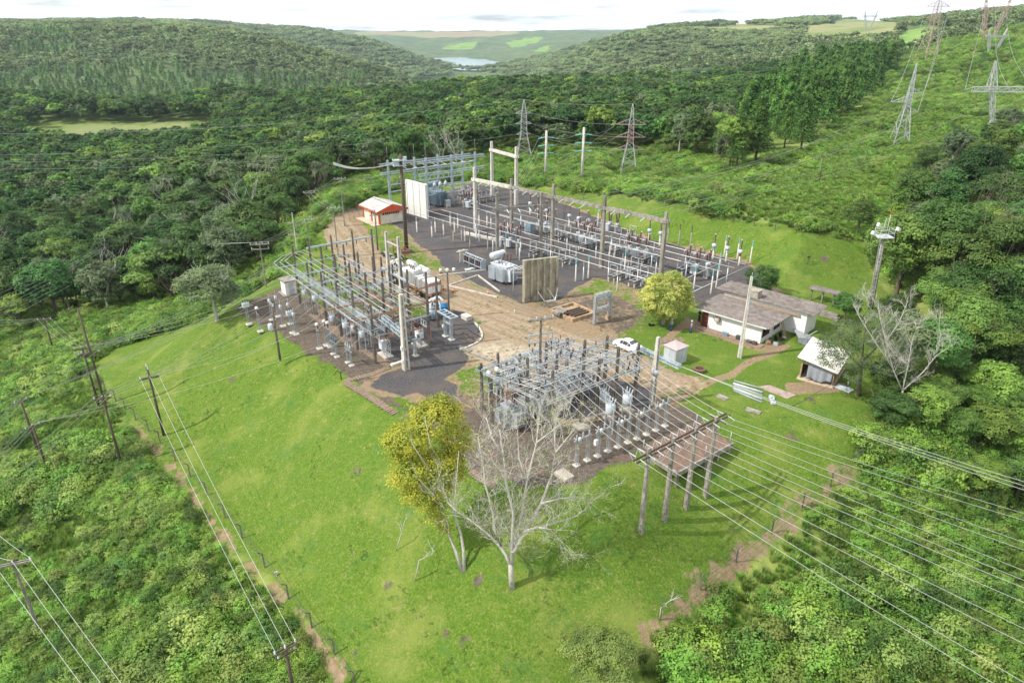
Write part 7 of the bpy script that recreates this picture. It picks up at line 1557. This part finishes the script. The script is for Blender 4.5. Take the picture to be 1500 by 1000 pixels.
    if hat: m.lathe((.02, 0, 1.69), [(.15, 0), (.145, .02), (.125, .03), (.118, .08), (.08, .14), (.02, .16)], 16); m.build('hard_hat', WHITE, t)
    else: m.lathe((.0, 0, 1.66), [(.09, 0), (.1, .04), (.09, .1), (.04, .14)], 12); m.build('hair', BLACK, t)
    return t
person('person in hard hat, grey shirt and blue trousers under the yellow tree', W(983, 484), R(200), SHG, TRB, True, 'front', .1)
person('person in hard hat and blue trousers at the top of the brown steps', W(1012, 487), R(170), SHG, TRB, True, 'down', .03)
person('person in a dark uniform standing by the corner of the control house', W(1024, 470), R(215), NAVY, NAVY, False, 'front', .04)
FURB = M_('black fur', (.02, .02, .02), (.012, .012, .012), .9, scale=30); FURW = M_('white fur', (.6, .58, .54), (.5, .48, .45), .9, scale=30)
t = thing('dog', 'black and white dog lying on the grass left of the yellow tree', 'dog', W(954, 477), R(200))
skin_obj('body', [(-.35, 0, .14), (-.1, 0, .19), (.15, 0, .2), (.28, 0, .28), (.4, .02, .36), (.54, .03, .33), (-.55, .1, .06), (-.75, .2, .04), (.2, .14, .08), (.45, .16, .04), (.2, -.14, .08), (.46, -.15, .04), (-.3, .17, .1), (-.05, .24, .06), (-.3, -.17, .1), (-.02, -.22, .05), (.37, .09, .44), (.37, -.06, .44)], [(0, 1), (1, 2), (2, 3), (3, 4), (4, 5), (0, 6), (6, 7), (2, 8), (8, 9), (2, 10), (10, 11), (0, 12), (12, 13), (0, 14), (14, 15), (4, 16), (4, 17)], [.13, .14, .15, .1, .09, .05, .04, .025, .06, .035, .06, .035, .08, .035, .08, .035, .03, .03], FURB, t, 1)
skin_obj('white_patch', [(-.32, 0, .17), (-.1, .03, .225), (.1, .02, .245)], [(0, 1), (1, 2)], [.11, .12, .12], FURW, t, 1)
# ------------------------------------------------------------------ poles
def arm_at(t, h, half, ang, mat=WOOD, n_=3, two=False, ins=LGREY):
    a = ang; d = Vector((math.cos(a), math.sin(a), 0)); m = MB()
    for k in ((-.13, .13) if two else (0,)): o_ = Vector((-d.y, d.x, 0)) * k; m.bar(Vector((0, 0, h)) - d * half + o_, Vector((0, 0, h)) + d * half + o_, .1, .12)
    m.build('crossarm', mat, t)
    for i in range(n_): p = Vector((0, 0, h + .06)) + d * half * (-.92 + 1.84 * i / max(n_ - 1, 1)); m = MB(); m.insul(p, p + Vector((0, 0, .32)), .08, 3, 8); m.build('insulator', ins, t)
POLES = {}
def pole(key, label, foot, top, arms=(), kind='wood', r=.17, flat=None, lean=0.):
    p = G(*foot) if flat is None else W(foot[0], foot[1], flat); h = hgt(foot[0], foot[1], top, p.z); t = thing('utility_pole', label, 'pole', p, 0)
    if kind == 'conc': hpost_part(t, 0, 0, h, r * 2.2, r * 1.3, CONC, .6, 'pole')
    elif kind == 'white': hpost_part(t, 0, 0, h, r * 2.4, r * 1.4, CONCL, .6, 'pole')
    else: m = MB(); m.path([(0, 0, -.4), (lean * h * .5, 0, h * .5), (lean * h, 0, h)], [r, r * .85, r * .65], 9); m.build('pole', CONCD if kind == 'dark' else WOOD, t)
    for dz, half, ang, n_ in arms: arm_at(t, h - dz, half, ang, CONC if kind != 'wood' else WOOD, n_, half > .8)
    POLES[key] = (t, h); return t
def ptop(key, dz, off, ang):
    t, h = POLES[key]; return t.location + Vector((off * math.cos(ang), off * math.sin(ang), h - dz + .35))
a_ = ROT
pole('A', 'tall dark timber pole outside the left fence, taller of a close pair', (158, 606), 452, [(6.2, 1.1, a_ + 1.2, 3)])
pole('B', 'dark timber pole in front of the taller one outside the left fence', (146, 598), 508, [(.3, 1.0, a_ + 1.2, 3), (1.2, .7, a_ + 1.2, 2)])
pole('C', 'dark timber pole with grey insulators standing nearest the fence in the left scrub', (180, 687), 580, [(.3, .9, a_ + 1.3, 3)])
pole('D', 'timber pole with two crossarms standing inside the left fence on the mown slope', (240, 637), 537, [(.2, .6, a_, 3), (1.5, 1.1, a_ + 1.4, 3)])
pole('E', 'left one of two dark timber poles in the left scrub', (61, 676), 585, [(.3, .7, 1.0, 3)]); pole('F', 'right one of two dark timber poles in the left scrub', (74, 701), 622, [(.3, .8, 1.0, 3)])
pole('H', 'timber pole at the edge of the left trees with a flat crossarm', (82, 524), 467, [(.2, 1.1, .2, 3)])
pole('P', 'pale pole with two crossarms among the dark trees on the left', (190, 389), 341, [(.4, 1.5, .2, 4), (1.6, 1.3, .2, 3)], 'conc'); pole('Q', 'thin pole right of the pale pole among the dark trees', (226, 374), 341, [(.2, 1.4, .2, 3)], 'conc', .12)
pole('BL', 'concrete pole with wide double crossarm in the scrub at the lower left', (61, 932), 824, [(.1, 1.45, .35, 3)], 'conc'); pole('BM', 'timber pole with steel brackets at the bottom edge of the photo', (434, 1032), 948, [(.1, .9, .75, 3), (.7, .7, .75, 2)])
pole('S', 'slim dark timber pole with a small grey transformer at the edge of the left yard', (410, 524), 445, [(.2, .6, a_, 3)], 'dark', .16, 0)
t, h = POLES['S']; m = MB(); m.lathe((-.5, -.2, h - 3.4), [(.25, 0), (.3, .05), (.3, .75), (.2, .85)], 10); m.build('transformer_can', XL, t)
for k, lb, f, tp, ar, kd in [('a', 'concrete pole with crossarm farthest left along the dirt track', (459,334), 281, [(.2,1.2,.3,3)], 'conc'), ('b', 'concrete pole beside the dirt track left of the orange trimmed building', (505,331), 261, [(.2,1.2,.3,4)], 'conc'), ('c', 'thin pole beyond the orange trimmed building', (543,289), 260, [(.2,1.3,.3,3)], 'conc'),
                             ('d', 'concrete pole with two crossarms standing beside the bend of the dirt track', (496,377), 305, [(.1,1.1,.3,4),(1.3,1.0,.3,3)], 'conc'), ('e', 'concrete pole right of the plain cross shaped pole by the left yard', (456,378), 322, [(.2,1.0,.3,4)], 'conc'), ('f', 'pale cross shaped pole at the back corner of the left yard', (436,374), 312, [(1.9,1.5,.25,0),(4.2,1.2,.25,3)], 'white'),
                             ('g', 'concrete pole with slung crossarms left of the left yard', (390,420), 357, [(.1,1.5,.2,4),(.9,1.4,.2,3)], 'conc'), ('h', 'slim pole with crossarm on the gravel before the orange trimmed building', (553.5,366), 308, [(.9,1.0,.25,0)], 'dark')]:
    pole(k, lb, f, tp, ar, kd, .16)
pole('L', 'dark timber pole with white lamps beside the road and blue tank', (658, 466), 397, [(.15, 1.1, .3, 0)], 'dark', .17, 0)
t, h = POLES['L']
for x in (-.9, 0, .9): m = MB(); m.lathe((x, .2 * x, h - .1), [(.1, 0), (.2, .12), (.22, .45), (.1, .5)], 10); m.build('lamp', WHITE, t)
pole('R', 'dark timber pole with a rectangular steel bracket rising behind the front yard', (790, 592), 464, [(.3, 1.5, .35, 4)], 'dark', .17, 0)
t, h = POLES['R']; m = MB()
for z in (h - 2.0, h - 2.9): m.bar((-1.3, -.45, z), (1.3, .45, z), .12)
for k in (-1.3, 0, 1.3): m.bar((k, k * .35, h - 2.9), (k, k * .35, h - 2.0), .1)
m.build('bracket', GALVB, t)
for x in (-1.2, -.6, .6, 1.2): m = MB(); m.insul((x, x * .35, h - 2.95), (x, x * .35, h - 3.3), .1, 3, 8); m.build('insulator', DPORC, t)
pole('M', 'tall white concrete mast on the lawn in front of the control house', (1083, 524), 405, [], 'white', .2, 0)
t, h = POLES['M']; m = MB(); m.box((.3, 0, h - 3.4), (.35, .3, .5)); m.tube((0, 0, h), (0, 0, h + .5), .03); m.build('camera_box', LGREY, t)
t = thing('dark_mast', 'very tall dark timber mast with a boxed platform beside the orange trimmed building', 'mast', W(596, 370), .3); h = hgt(596, 370, 226); m = MB(); m.path([(0, 0, -.3), (0, 0, h * .5), (0, 0, h)], [.38, .33, .26], 12); m.build('pole', WOOD, t); m = MB()
for z in (h - 1.9, h - 1.0): m.box((-.3, 0, z), (2.3, 1.5, .12))
for x in (-1.3, .7):
    for y_ in (-.65, .65): m.bar((x, y_, h - 2.1), (x, y_, h - .7), .1)
m.build('platform', GALVB, t); m = MB(); m.box((-.9, 0, h - 1.45), (.7, 1.1, .8)); m.box((.7, 0, h - .8), (.6, .6, .7)); m.build('box', LGREY, t)
for k in range(9): m = MB(); m.bar((-.55, 0, 1.2 + k * 1.6), (.55, 0, 1.2 + k * 1.6), .06); m.build('step_bar', GALV, t)
m = MB(); m.box((0, 0, .25), (2.0, 1.6, .6)); m.build('junk_base', CONCD, t); DMT = t.location + Vector((-.4, 0, h - 1.2))
# floodlight mast
p = G(1275, 452); t = thing('floodlight_mast', 'leaning concrete mast with a railed platform and floodlights rising from the right hand trees', 'mast', p, 0); h = hgt(1275, 452, 347, p.z); m = MB(); m.path([(0, 0, -.3), (-.5, 0, h)], [.36, .24], 12); m.build('pole', CONC, t); m = MB()
m.box((-.5, 0, h + .05), (2.2, 1.8, .12))
for x in (-1.5, .5):
    for y_ in (-.8, .8): m.tube((x, y_, h + .1), (x, y_, h + 1.2), .035)
for z in (h + .65, h + 1.2):
    for y_ in (-.8, .8): m.tube((-1.5, y_, z), (.5, y_, z), .03)
    for x in (-1.5, .5): m.tube((x, -.8, z), (x, .8, z), .03)
m.build('platform', STEELW, t); m = MB()
for k in range(2): m.tube((-.1 - .55 * k, .3, h + .1), (-.05 - .5 * k, .3, h + 3.2 - .6 * k), .035)
m.build('antenna', STEELW, t); m = MB(); m.box((.0, .3, h + 3.3), (.25, .25, .18)); m.build('beacon', REDP, t)
for x, y_, z in ((-1.9, -.6, h + 1.9), (-2.0, .2, h + .5), (.9, -.7, h + 1.3)): m = MB(); m.box((x, y_, z), (.5, .38, .48), .4, ('Y', .5)); m.lathe((x - .15, y_ - .15, z), [(.2, 0), (.24, .08)], 10, (-1, -.6, -.4)); m.build('floodlight', WHITE, t)
m = MB()
for k in (-.3, .3):
    m.bar((k - .35, -.35, .2), (k - .8, -.35, h - .6), .05)
for k in range(16): u = k / 16; m.bar((-.65 - .45 * u, -.35, .5 + u * (h - 1)), (-.05 - .45 * u, -.35, .5 + u * (h - 1)), .04)
m.build('ladder', GALV, t)
p = G(1183, 387); m = MB(); m.tube((0, 0, -.1), (0, 0, 1.3), .05); m.box((0, 0, 1.3), (.5, .2, .3)); o = m.build('lamp_post', DWIRE, None, p); tag(o, 'small dark lamp on a short post on the back grass bank', 'lamp')
p = G(500, 556); m = MB(); m.tube((0, 0, -.1), (0, 0, 1.0), .06); m.path([(0, 0, .9), (-.4, 0, 1.2), (-.9, .2, .5)], .04, 5); m.path([(0, 0, .9), (.3, .2, 1.25), (.5, .4, 1.0)], .04, 5); o = m.build('cable_stub', BLACK, None, p); tag(o, 'short black cable stub at the edge of the terrace above the slope', 'cable')
p = G(405, 843); m = MB(); m.box((0, 0, .3), (.3, .06, .6), .4, ('X', .3)); m.tube((0, 0, -.2), (0, 0, .1), .03); o = m.build('white_plate', WHITE, None, p); tag(o, 'small white plate stuck in the ground beside the left fence', 'plate')

# ------------------------------------------------------------------ round poles with green strings and pylons
SPANS = []
rp = {}
for k, lb, f, tp in (('l', 'left one of two plain round pale poles with green insulators behind the yard', (799, 266), 192), ('r', 'right one of two plain round pale poles with green insulators behind the yard', (852, 271), 187)):
    p = G(*f); h = hgt(f[0], f[1], tp, p.z); t = thing('round_pole', lb, 'pole', p, 0); m = MB(); m.path([(0, 0, -.4), (0, 0, h)], [.36, .3], 12); m.lathe((0, 0, h), [(.3, 0), (.2, .1)], 12); m.build('pole', CONCL, t); rp[k] = (p, h)
    for i, z in enumerate((h - 1.6, h - 3.6, h - 5.6)):
        for sg in (-1, 1): m = MB(); m.insul((sg * .3, 0, z), (sg * 2.1, .2 * sg, z - .35 if sg < 0 and k == 'l' else z - .2), .2, 10, 8); m.build('insulator_string', GLASSI, t)
LTW = M_('galvanised pylon steel', (.52, .53, .53), (.4, .41, .41), .5, .3, scale=.5); RTW = M_('faded red pylon steel', (.46, .34, .33), (.38, .27, .26), .6, .2, scale=.5)
def pylon(label, foot, top, base, waist, zw, arms, rz, mat=LTW, armmat=None, ch=.16, br=.08, p=None, name='pylon'):
    p = p or G(*foot); h = hgt(foot[0], foot[1], top, p.z); t = thing(name, label, 'pylon', p, rz); m = MB(); zw *= h; tt = arms[0][0] * h
    m.lattice((0, 0, -.5), (0, 0, zw), base, 5, ch, br, waist); m.build('lower_body', mat, t); m = MB(); m.lattice((0, 0, zw), (0, 0, tt), waist, 7, ch * .8, br, waist * .8); m.build('cage', armmat or mat, t); m = MB(); m.lattice((0, 0, tt), (0, 0, h), waist * .8, 4, ch * .7, br * .8, .15); m.build('peak', mat, t)
    ends = []
    for z, lo, hi in arms:
        for q in (lo, hi):
            if not q: continue
            m = MB(); sg = 1 if q > 0 else -1; tip = Vector((q, 0, z * h)); 
            for y_ in (-1, 1): m.bar((sg * waist * .4, y_ * waist * .4, z * h), tip, ch * .6); m.bar((sg * waist * .4, y_ * waist * .4, z * h + abs(q) * .35), tip, ch * .5)
            for i in range(1, 4): u = i / 4; m.bar((sg * waist * .4 * (1 - u) + q * u, waist * .4 * (1 - u), z * h), (sg * waist * .4 * (1 - u) + q * u, -waist * .4 * (1 - u), z * h), br); m.bar((sg * waist * .4 * (1 - u) + q * u, 0, z * h), (sg * waist * .4 * (1 - u) + q * u, 0, z * h + abs(q) * .35 * (1 - u)), br)
            m.build('crossarm', armmat or mat, t); ends.append(p + Vector((math.cos(rz) * q, math.sin(rz) * q, z * h)))
    return t, ends, p + Vector((0, 0, h))
t1, e1, k1 = pylon('steel lattice pylon directly behind the white portal', (767, 231), 146, 5.0, 1.9, .42, [(.77, -2.6, 2.6), (.59, -2.6, 2.6), (.41, -2.4, 2.4)], .1, armmat=None, ch=.15, br=.085)
t2, e2, k2 = pylon('lattice pylon with reddish crossarms behind the round poles', (920, 254), 152, 4.6, 1.6, .45, [(.71, -4.0, 4.0), (.53, -4.0, 4.0), (.35, -4.0, 4.0)], -.1, armmat=RTW, ch=.15, br=.085)
t3, e3, k3 = pylon('slender tapering pylon with three short arms on the right hand slope', (1315, 216), 93, 5.0, 1.5, .5, [(.66, 0, 3.8), (.55, -5.0, 0), (.44, 0, 3.4)], R(-8), ch=.2, br=.11)
# portal pylon at the right edge
p = G(1441, 200); t = thing('portal_pylon', 'wide horizontal lattice portal pylon cut off by the right edge of the photo', 'pylon', p, R(-6)); sc_ = (p.y * CP + (CAMH - p.z) * SP) / 1000; hb = hgt(1441, 200, 131, p.z)
Wp = 34.; m = MB(); m.lattice((-7, 0, hb), (Wp, 0, hb), 1.5, 22, .2, .11); m.build('crossbeam', LTW, t)
m = MB(); m.lattice((-7.5, 0, hb), (-7.5, 0, hb), .1, 1) if False else m.bar((-9.5, 0, hb - .2), (-6.8, 0, hb + .6), .16); m.build('arm_tip', LTW, t)
for x in (-2.6, 29): m = MB(); m.lattice((x + 1.0, 0, hb), (x, 0, hb + 8.2), 2.4, 5, .18, .1, .2); m.build('peak', LTW, t)
m = MB(); m.lattice((-1.4, 0, hb), (1.4, 0, hb * .35), 1.3, 6, .18, .1, 1.0); m.lattice((1.4, 0, hb * .35), (3.6, 0, -.5), 1.0, 4, .18, .1, .4); m.lattice((1.4, 0, hb * .35), (.2, 0, -.5), 1.0, 4, .18, .1, .4); m.build('leg', LTW, t)
m = MB(); m.lattice((14.5, 0, hb), (10.0, 0, hb * .45), 1.6, 6, .18, .1, 1.3); m.lattice((10.0, 0, hb * .45), (5.5, -1, -3), 1.5, 5, .18, .1, 1.1); m.build('leg', LTW, t)
PPY = [p + Vector((x * math.cos(R(-6)), x * math.sin(R(-6)), hb)) for x in (-9.4, 4, 12)]
# far pylons on the skyline of the right hillside
RTF = M_('pale orange pylon steel', (.5, .36, .3), (.42, .3, .26), .6, .2, scale=.5)
FT_ = M_('far pylon steel', (.5, .5, .5), (.42, .42, .42), .5, .2, scale=.5)
tr_, er_, kr_ = pylon('orange red pylon rising above the skyline on the right', (1355, 92), -14, 11, 4, .5, [(.78, -9, 9), (.62, -7, 7)], .2, RTF, RTF, .3, .14)
def delta(label, foot, top, half, mat, ch=.5, br=.28):
    p = G(*foot); h = hgt(foot[0], foot[1], top, p.z); t = thing('portal_pylon', label, 'pylon', p, .1); zb = h * .72; m = MB(); m.lattice((-half, 0, zb), (half, 0, zb), h * .06, 12, ch, br); m.build('crossbeam', mat, t)
    for sg in (-1, 1): m = MB(); m.lattice((sg * half * .25, 0, 0), (sg * half * .7, 0, zb), h * .05, 8, ch, br, h * .07); m.lattice((sg * half * .7, 0, zb), (sg * half * .85, 0, h), h * .06, 3, ch * .8, br, h * .01); m.build('leg', mat, t)
    m = MB(); m.bar((-half * .5, 0, zb * .55), (half * .5, 0, zb * .55), ch); m.build('tie', mat, t); return p + Vector((0, 0, zb)), half
f1 = delta('grey portal pylon far away on the skyline left of the green field', (1271, 45), 16, 12, FT_, .35, .18); f2 = delta('orange portal pylon on the skyline near the right corner', (1446, 62), -6, 12, RTF, .3, .15); f3 = delta('small grey pylon on the upper right slope below the orange one', (1452, 82), 42, 7, FT_, .3, .17)

# ------------------------------------------------------------------ overhead wires
def wire(a, b_, sag=.6, r=.03, label='', group=None, mat=WIRE, n_=14, name='overhead_wire'):
    r *= .68 if r < .06 else .8
    a, b_ = Vector(a), Vector(b_); P_ = [a.lerp(b_, i / n_) - Vector((0, 0, 4 * sag * (i / n_) * (1 - i / n_))) for i in range(n_ + 1)]; m = MB(); m.path(P_, r, 5, cap=False); o = m.build(name, mat); return tag(o, label, 'wire', group)
def wires(pairs, label, group, sag=.6, r=.03, mat=WIRE):
    for a, b_ in pairs: wire(a, b_, sag, r, label, group, mat)
po = Vector((PPOST[0].x, PPOST[0].y, 0)); pt_ = lambda x, y_, z: po + Vector((.6 * x + .8 * y_, -.8 * x + .6 * y_, z))
ends = [(1476,1004),(1500,990),(1500,934),(1500,912),(1500,874),(1500,853),(1500,842),(1500,828),(1500,798),(1500,787),(1500,755),(1500,745)]
WW_ = []
for y_, e in zip(PW, ends):
    a = pt_(1.0, y_, 5.68); b_ = W(e[0], e[1], -1.5); WW_.append((a, a + (b_ - a) * 1.55))
wires(WW_, 'overhead wire fanning out to the lower right from the row of four poles', 'wires fanning out from the four poles', .5, .03, ALU)
wires([(S(FY1 + .2, 38.4 + 1.05 * i, 6.55), pt_(-1.0, y_, 5.78)) for i, y_ in enumerate(PW)], 'overhead wire between the front yard and the row of four poles', 'wires from the front yard to the four poles', .35, .03, ALU)
wires([(W(975 + 8 * i, 528 + 3 * i, 6.0), W(1500, 716 + 9 * i, 3.0) * 1.0 + Vector((14, -6, -1))) for i in range(3)], 'overhead wire running from the white mast of the front yard across the lawn', 'wires from the front yard mast over the lawn', .8, .03, ALU)
for i in range(8): y_ = PW[1 + i]; a = pt_(-1.0, y_, 5.75); m = MB(); m.path([a, a + Vector((-.3, -.5, -.9)), a + Vector((.6, -.9, -1.5)), a + Vector((1.2, -.5, -.7))], .022, 5); o = m.build('jumper_wire', ALU); tag(o, 'drooping jumper wire at the row of four poles', 'wire', 'jumpers of the four poles')
wires([(S(-97.6 + .1 * i, 29.5 + .8 * i, 6.75), ptop('A', 6.2, -1 + i, a_ + 1.2)) for i in range(3)] + [(ptop('A', 6.2, -1 + i, a_ + 1.2), W(-60, 600 + 14 * i, -2)) for i in range(3)], 'overhead wire from the far end of the left yard to the tall timber pole', 'wires at the tall timber pole', .9, .024)
wires([(S(-90 + 3 * i, 29, 6.4), ptop('B', .3, -.9 + .9 * i, a_ + 1.2)) for i in range(3)] + [(ptop('B', .3, -.9 + .9 * i, a_ + 1.2), ptop('H', .2, -1 + i, .2)) for i in range(3)] + [(ptop('H', .2, -1 + i, .2), W(-90, 455 + 10 * i, -8)) for i in range(3)], 'overhead wire running from the left yard to the poles at the tree edge', 'wires to the tree edge poles', .9, .024)
wires([(W(366 + 16 * i, 446 + 4 * i, 3.2), ptop('C', .3, -.8 + .8 * i, a_ + 1.3)) for i in range(3)] + [(ptop('C', .3, -.8 + .8 * i, a_ + 1.3), W(-70, 722 + 16 * i, -3.5)) for i in range(3)], 'overhead wire crossing the mown slope to the timber pole in the left scrub', 'wires over the mown slope', .9, .024)
wires([(W(412 + 20 * i, 452 + 14 * i, 4.2), ptop('D', 1.5, -1 + i, a_ + 1.4)) for i in range(3)], 'overhead wire from the slim dark pole to the pole on the mown slope', 'wires to the pole on the slope', .8, .024)
wires([(ptop('D', 1.5, -1 + i, a_ + 1.4), ptop('BM', .1, -.8 + .8 * i, .75)) for i in range(3)], 'overhead wire hanging along the left fence down to the bottom edge', 'wires along the left fence', .9, .025, ALU)
wires([(ptop('E', .3, -.6 + .6 * i, 1.0), W(430 + 5 * i, 388 + 3 * i, 6.5)) for i in range(3)] + [(ptop('F', .3, -.7 + .7 * i, 1.0), W(440 + 40 * i, 445 + 20 * i, 5.0)) for i in range(3)], 'long overhead wire from the left yard to the two poles in the left scrub', 'wires to the two scrub poles', 1.3, .024)
wires([(ptop('E', .3, -.6 + .6 * i, 1.0), W(-80, 668 + 14 * i, -4)) for i in range(3)] + [(ptop('F', .3, -.7 + .7 * i, 1.0), W(-80, 716 + 14 * i, -4)) for i in range(3)], 'overhead wire leaving the two scrub poles to the left', 'wires leaving the scrub poles', .6, .024)
bl0 = [ptop('BL', .1, -1.3 + 1.3 * i, .35) for i in range(3)]
wires([(b_, W(-40, 842 - 46 * i, b_.z + .5)) for i, b_ in enumerate(bl0)] + [(b_, W(148 + 30 * i, 1040, b_.z - .4)) for i, b_ in enumerate(bl0)], 'overhead wire passing over the wide crossarm at the lower left', 'wires at the lower left pole', .35, .025, ALU)
wires([(ptop('P', .4, -1.4 + .9 * i, .2), ptop('g', .1, -1.4 + .9 * i, .2)) for i in range(4)] + [(ptop('P', .4, -1.4 + .9 * i, .2), W(-60, 452 + 9 * i, -4)) for i in range(4)] + [(ptop('Q', .2, -1.3 + 1.3 * i, .2), W(-60, 480 + 10 * i, -6)) for i in range(3)], 'overhead wire crossing the dark trees on the left', 'wires over the left trees', 1.2, .03)
wires([(e, PY(-70, 228 + 10 * i, 175)) for i, e in enumerate(e1[::2])] + [(k1, PY(-70, 196, 230))], 'long overhead wire crossing the dark wood to the pylon behind the portal', 'long wires over the dark wood', 3.0, .05)
wires([(e1[1 + 2 * i], e2[2 * i]) for i in range(3)] + [(k1, k2)], 'overhead wire strung between the two lattice pylons behind the yard', 'wires between the two pylons', .8, .045)
rl, rr2 = rp['l'], rp['r']
wires([(rl[0] + Vector((2.1, .2, rl[1] - 1.8 - 2 * i)), rr2[0] + Vector((-2.1, -.2, rr2[1] - 1.8 - 2 * i))) for i in range(3)] + [(rl[0] + Vector((-2.1, -.2, rl[1] - 1.95 - 2 * i)), W(756 + 3 * i, 262 + 6 * i, 10.8)) for i in range(3)] + [(rr2[0] + Vector((2.1, .2, rr2[1] - 1.8 - 2 * i)), e2[2 * i]) for i in range(3)], 'overhead wire at the two round pale poles', 'wires of the two round poles', .5, .045)
wires([(e2[2 * i], Mp(10 + 4 * i, .3, 10.4)) for i in range(3)], 'overhead wire slanting down from the red armed pylon to the concrete gantry', 'wires from the red armed pylon', 1.0, .04)
wires([(e3[i], Mp(24 + 2.5 * i, .5, 10.5)) for i in range(3)] + [(q, Mp(35.5 + 3 * i, .5, 10.5)) for i, q in enumerate(PPY)], 'long overhead wire from the right hand slope to the concrete gantry', 'long wires from the right hand slope', 4.5, .045)
wires([(e3[0], er_[1]), (e3[2], er_[3]), (e3[1], er_[0]), (PPY[0], f2[0] + Vector((-8, 0, 0))), (PPY[1], f2[0]), (PPY[2], f2[0] + Vector((8, 0, 0)))], 'overhead wire climbing the right hillside to the skyline pylons', 'wires climbing the right hillside', 8, .09)
wires([(DMT + Vector((0, .3 * k - .3, 0)), PY(488, 238 + 1.5 * k, 150)) for k in range(3)], 'thick pale cable running left from the dark mast', 'cables of the dark mast', 1.2, .07, ALU)
wires([(DMT + Vector((.8, .25 * k - .4, .3)), S(-143 + k, 76 + 2.5 * k, 10.3)) for k in range(5)], 'pale conductor between dark mast and steel bay', 'conductors of the dark mast', .9, .045, ALU)
for u, v_ in (('a', 'b'), ('b', 'c'), ('e', 'd'), ('d', 'h'), ('g', 'e'), ('a', 'd')): wires([(ptop(u, .2, -1 + i, .3), ptop(v_, .2, -1 + i, .3)) for i in range(3)], 'overhead wire along the concrete poles of the dirt track', 'wires along the dirt track', .7, .03)
wires([(ptop('R', .3, -1.4 + .9 * i, .35), ptop('L', .15, -.9 + .6 * i, .3)) for i in range(4)] + [(ptop('R', .3, -1.4 + .9 * i, .35), S(FY3 + .5, 40 + 1.4 * i, 5.6)) for i in range(4)], 'overhead wire across the dirt road to the pole behind the front yard', 'wires across the dirt road', .8, .025)
wires([(ta.location + Vector((0, 0, 7 - k)), W(727, 330 - 6 * k, 8.5)) for k in range(3)], 'overhead wire from the white masts to the short concrete gantry', 'wires from the white masts', .6, .025)
wires([(W(1222, 560, .6), G(1040, 660) + Vector((0, 0, .5))),], 'dark cable sagging over the lawn from the shed', None, .3, .03, DWIRE)
# ------------------------------------------------------------------ fences
def fence(label, px, h_, mat, tilt=.35):
    P_ = [G(*q) for q in px]; t = thing('wire_fence', label, 'fence', P_[0])
    for i, p in enumerate(P_):
        q = p - P_[0]; m = MB(); d = (P_[min(i + 1, len(P_) - 1)] - P_[max(i - 1, 0)]).normalized(); sd = Vector((d.y, -d.x, 0)) * tilt
        m.bar(q - Vector((0, 0, .3)), q + Vector((0, 0, h_)), .11, .11, .09, .09); m.bar(q + Vector((0, 0, h_ - .05)), q + Vector((0, 0, h_ + .35)) + sd, .08); m.build('post', mat, t)
    m = MB()
    for z in (.4, .9, 1.4, h_ - .1): m.path([p - P_[0] + Vector((0, 0, z)) for p in P_], .012, 4, cap=False)
    m.build('strands', DWIRE, t); return t
fence('wire fence of dark concrete posts along the foot of the left slope', [(118,541),(131,557),(155,573),(170,588),(184,600),(199,615),(218,632),(235,649),(257,675),(279,698),(303,725),(330,758),(355,788),(388,831),(423,877),(457,919),(490,958),(520,1005)], 1.75, CONCD, .45)
fence('wire fence of dark concrete posts along the foot of the right slope', [(967,907),(1026,863),(1078,823),(1130,781),(1175,743),(1216,712),(1254,680),(1290,640)], 1.75, CONCD, .3)
fence('wire fence of thin posts along the top of the back grass bank', [(866,283),(905,289),(940,296),(975,303),(1010,311),(1044,320),(1074,326),(1104,331),(1135,337),(1166,341),(1200,346),(1240,353)], 1.6, WOOD, .1)
fence('pale post fence along the far edge of the main yard', [(700,283),(730,284),(760,285),(790,290),(815,295),(838,300),(855,292)], 1.9, CONC, .1)
fence('grey paling fence beside the orange trimmed building', [(513,325),(519,320),(526,315)], 1.7, CONC, .05)
# abandoned concrete frame in the trees
p = G(440, 262); t = thing('ruined_frame', 'pale ruined concrete frame half hidden in the trees on the left', 'ruin', p + Vector((0, 0, 3.5)), .2); m = MB()
for x in (-3, 0, 3): m.bar((x, -1.5, -4), (x, -1.5, 3), .5)
m.build('column', CONCL, t); m = MB(); m.bar((-3.5, -1.5, 3.2), (3.5, -1.5, 3.2), .6); m.bar((-3.5, 1.5, 3.2), (3.5, 1.5, 3.2), .6)
for x in (-3, -1, 1, 3): m.bar((x, -1.5, 3.2), (x, 1.5, 3.2), .4)
m.build('beam', CONCL, t)
# ------------------------------------------------------------------ haze
hm = bpy.data.materials.new('haze air'); hm.use_nodes = True; n, l = hm.node_tree.nodes, hm.node_tree.links; n.remove(n['Principled BSDF'])
pv = n.new('ShaderNodeVolumePrincipled'); pv.inputs['Color'].default_value = (.7, .85, 1, 1); pv.inputs['Density'].default_value = 6.5e-5; pv.inputs['Anisotropy'].default_value = .2
l.new(pv.outputs[0], n['Material Output'].inputs['Volume'])
mb = MB(); zt = float(max(GZ.max() + 40, 60)); mb.box((0, 4700, (zt - 160) / 2), (16600, 9900, zt + 160)); o = mb.build('haze', hm); tag(o, 'thin bluish haze over the valley', 'haze', kind='stuff')
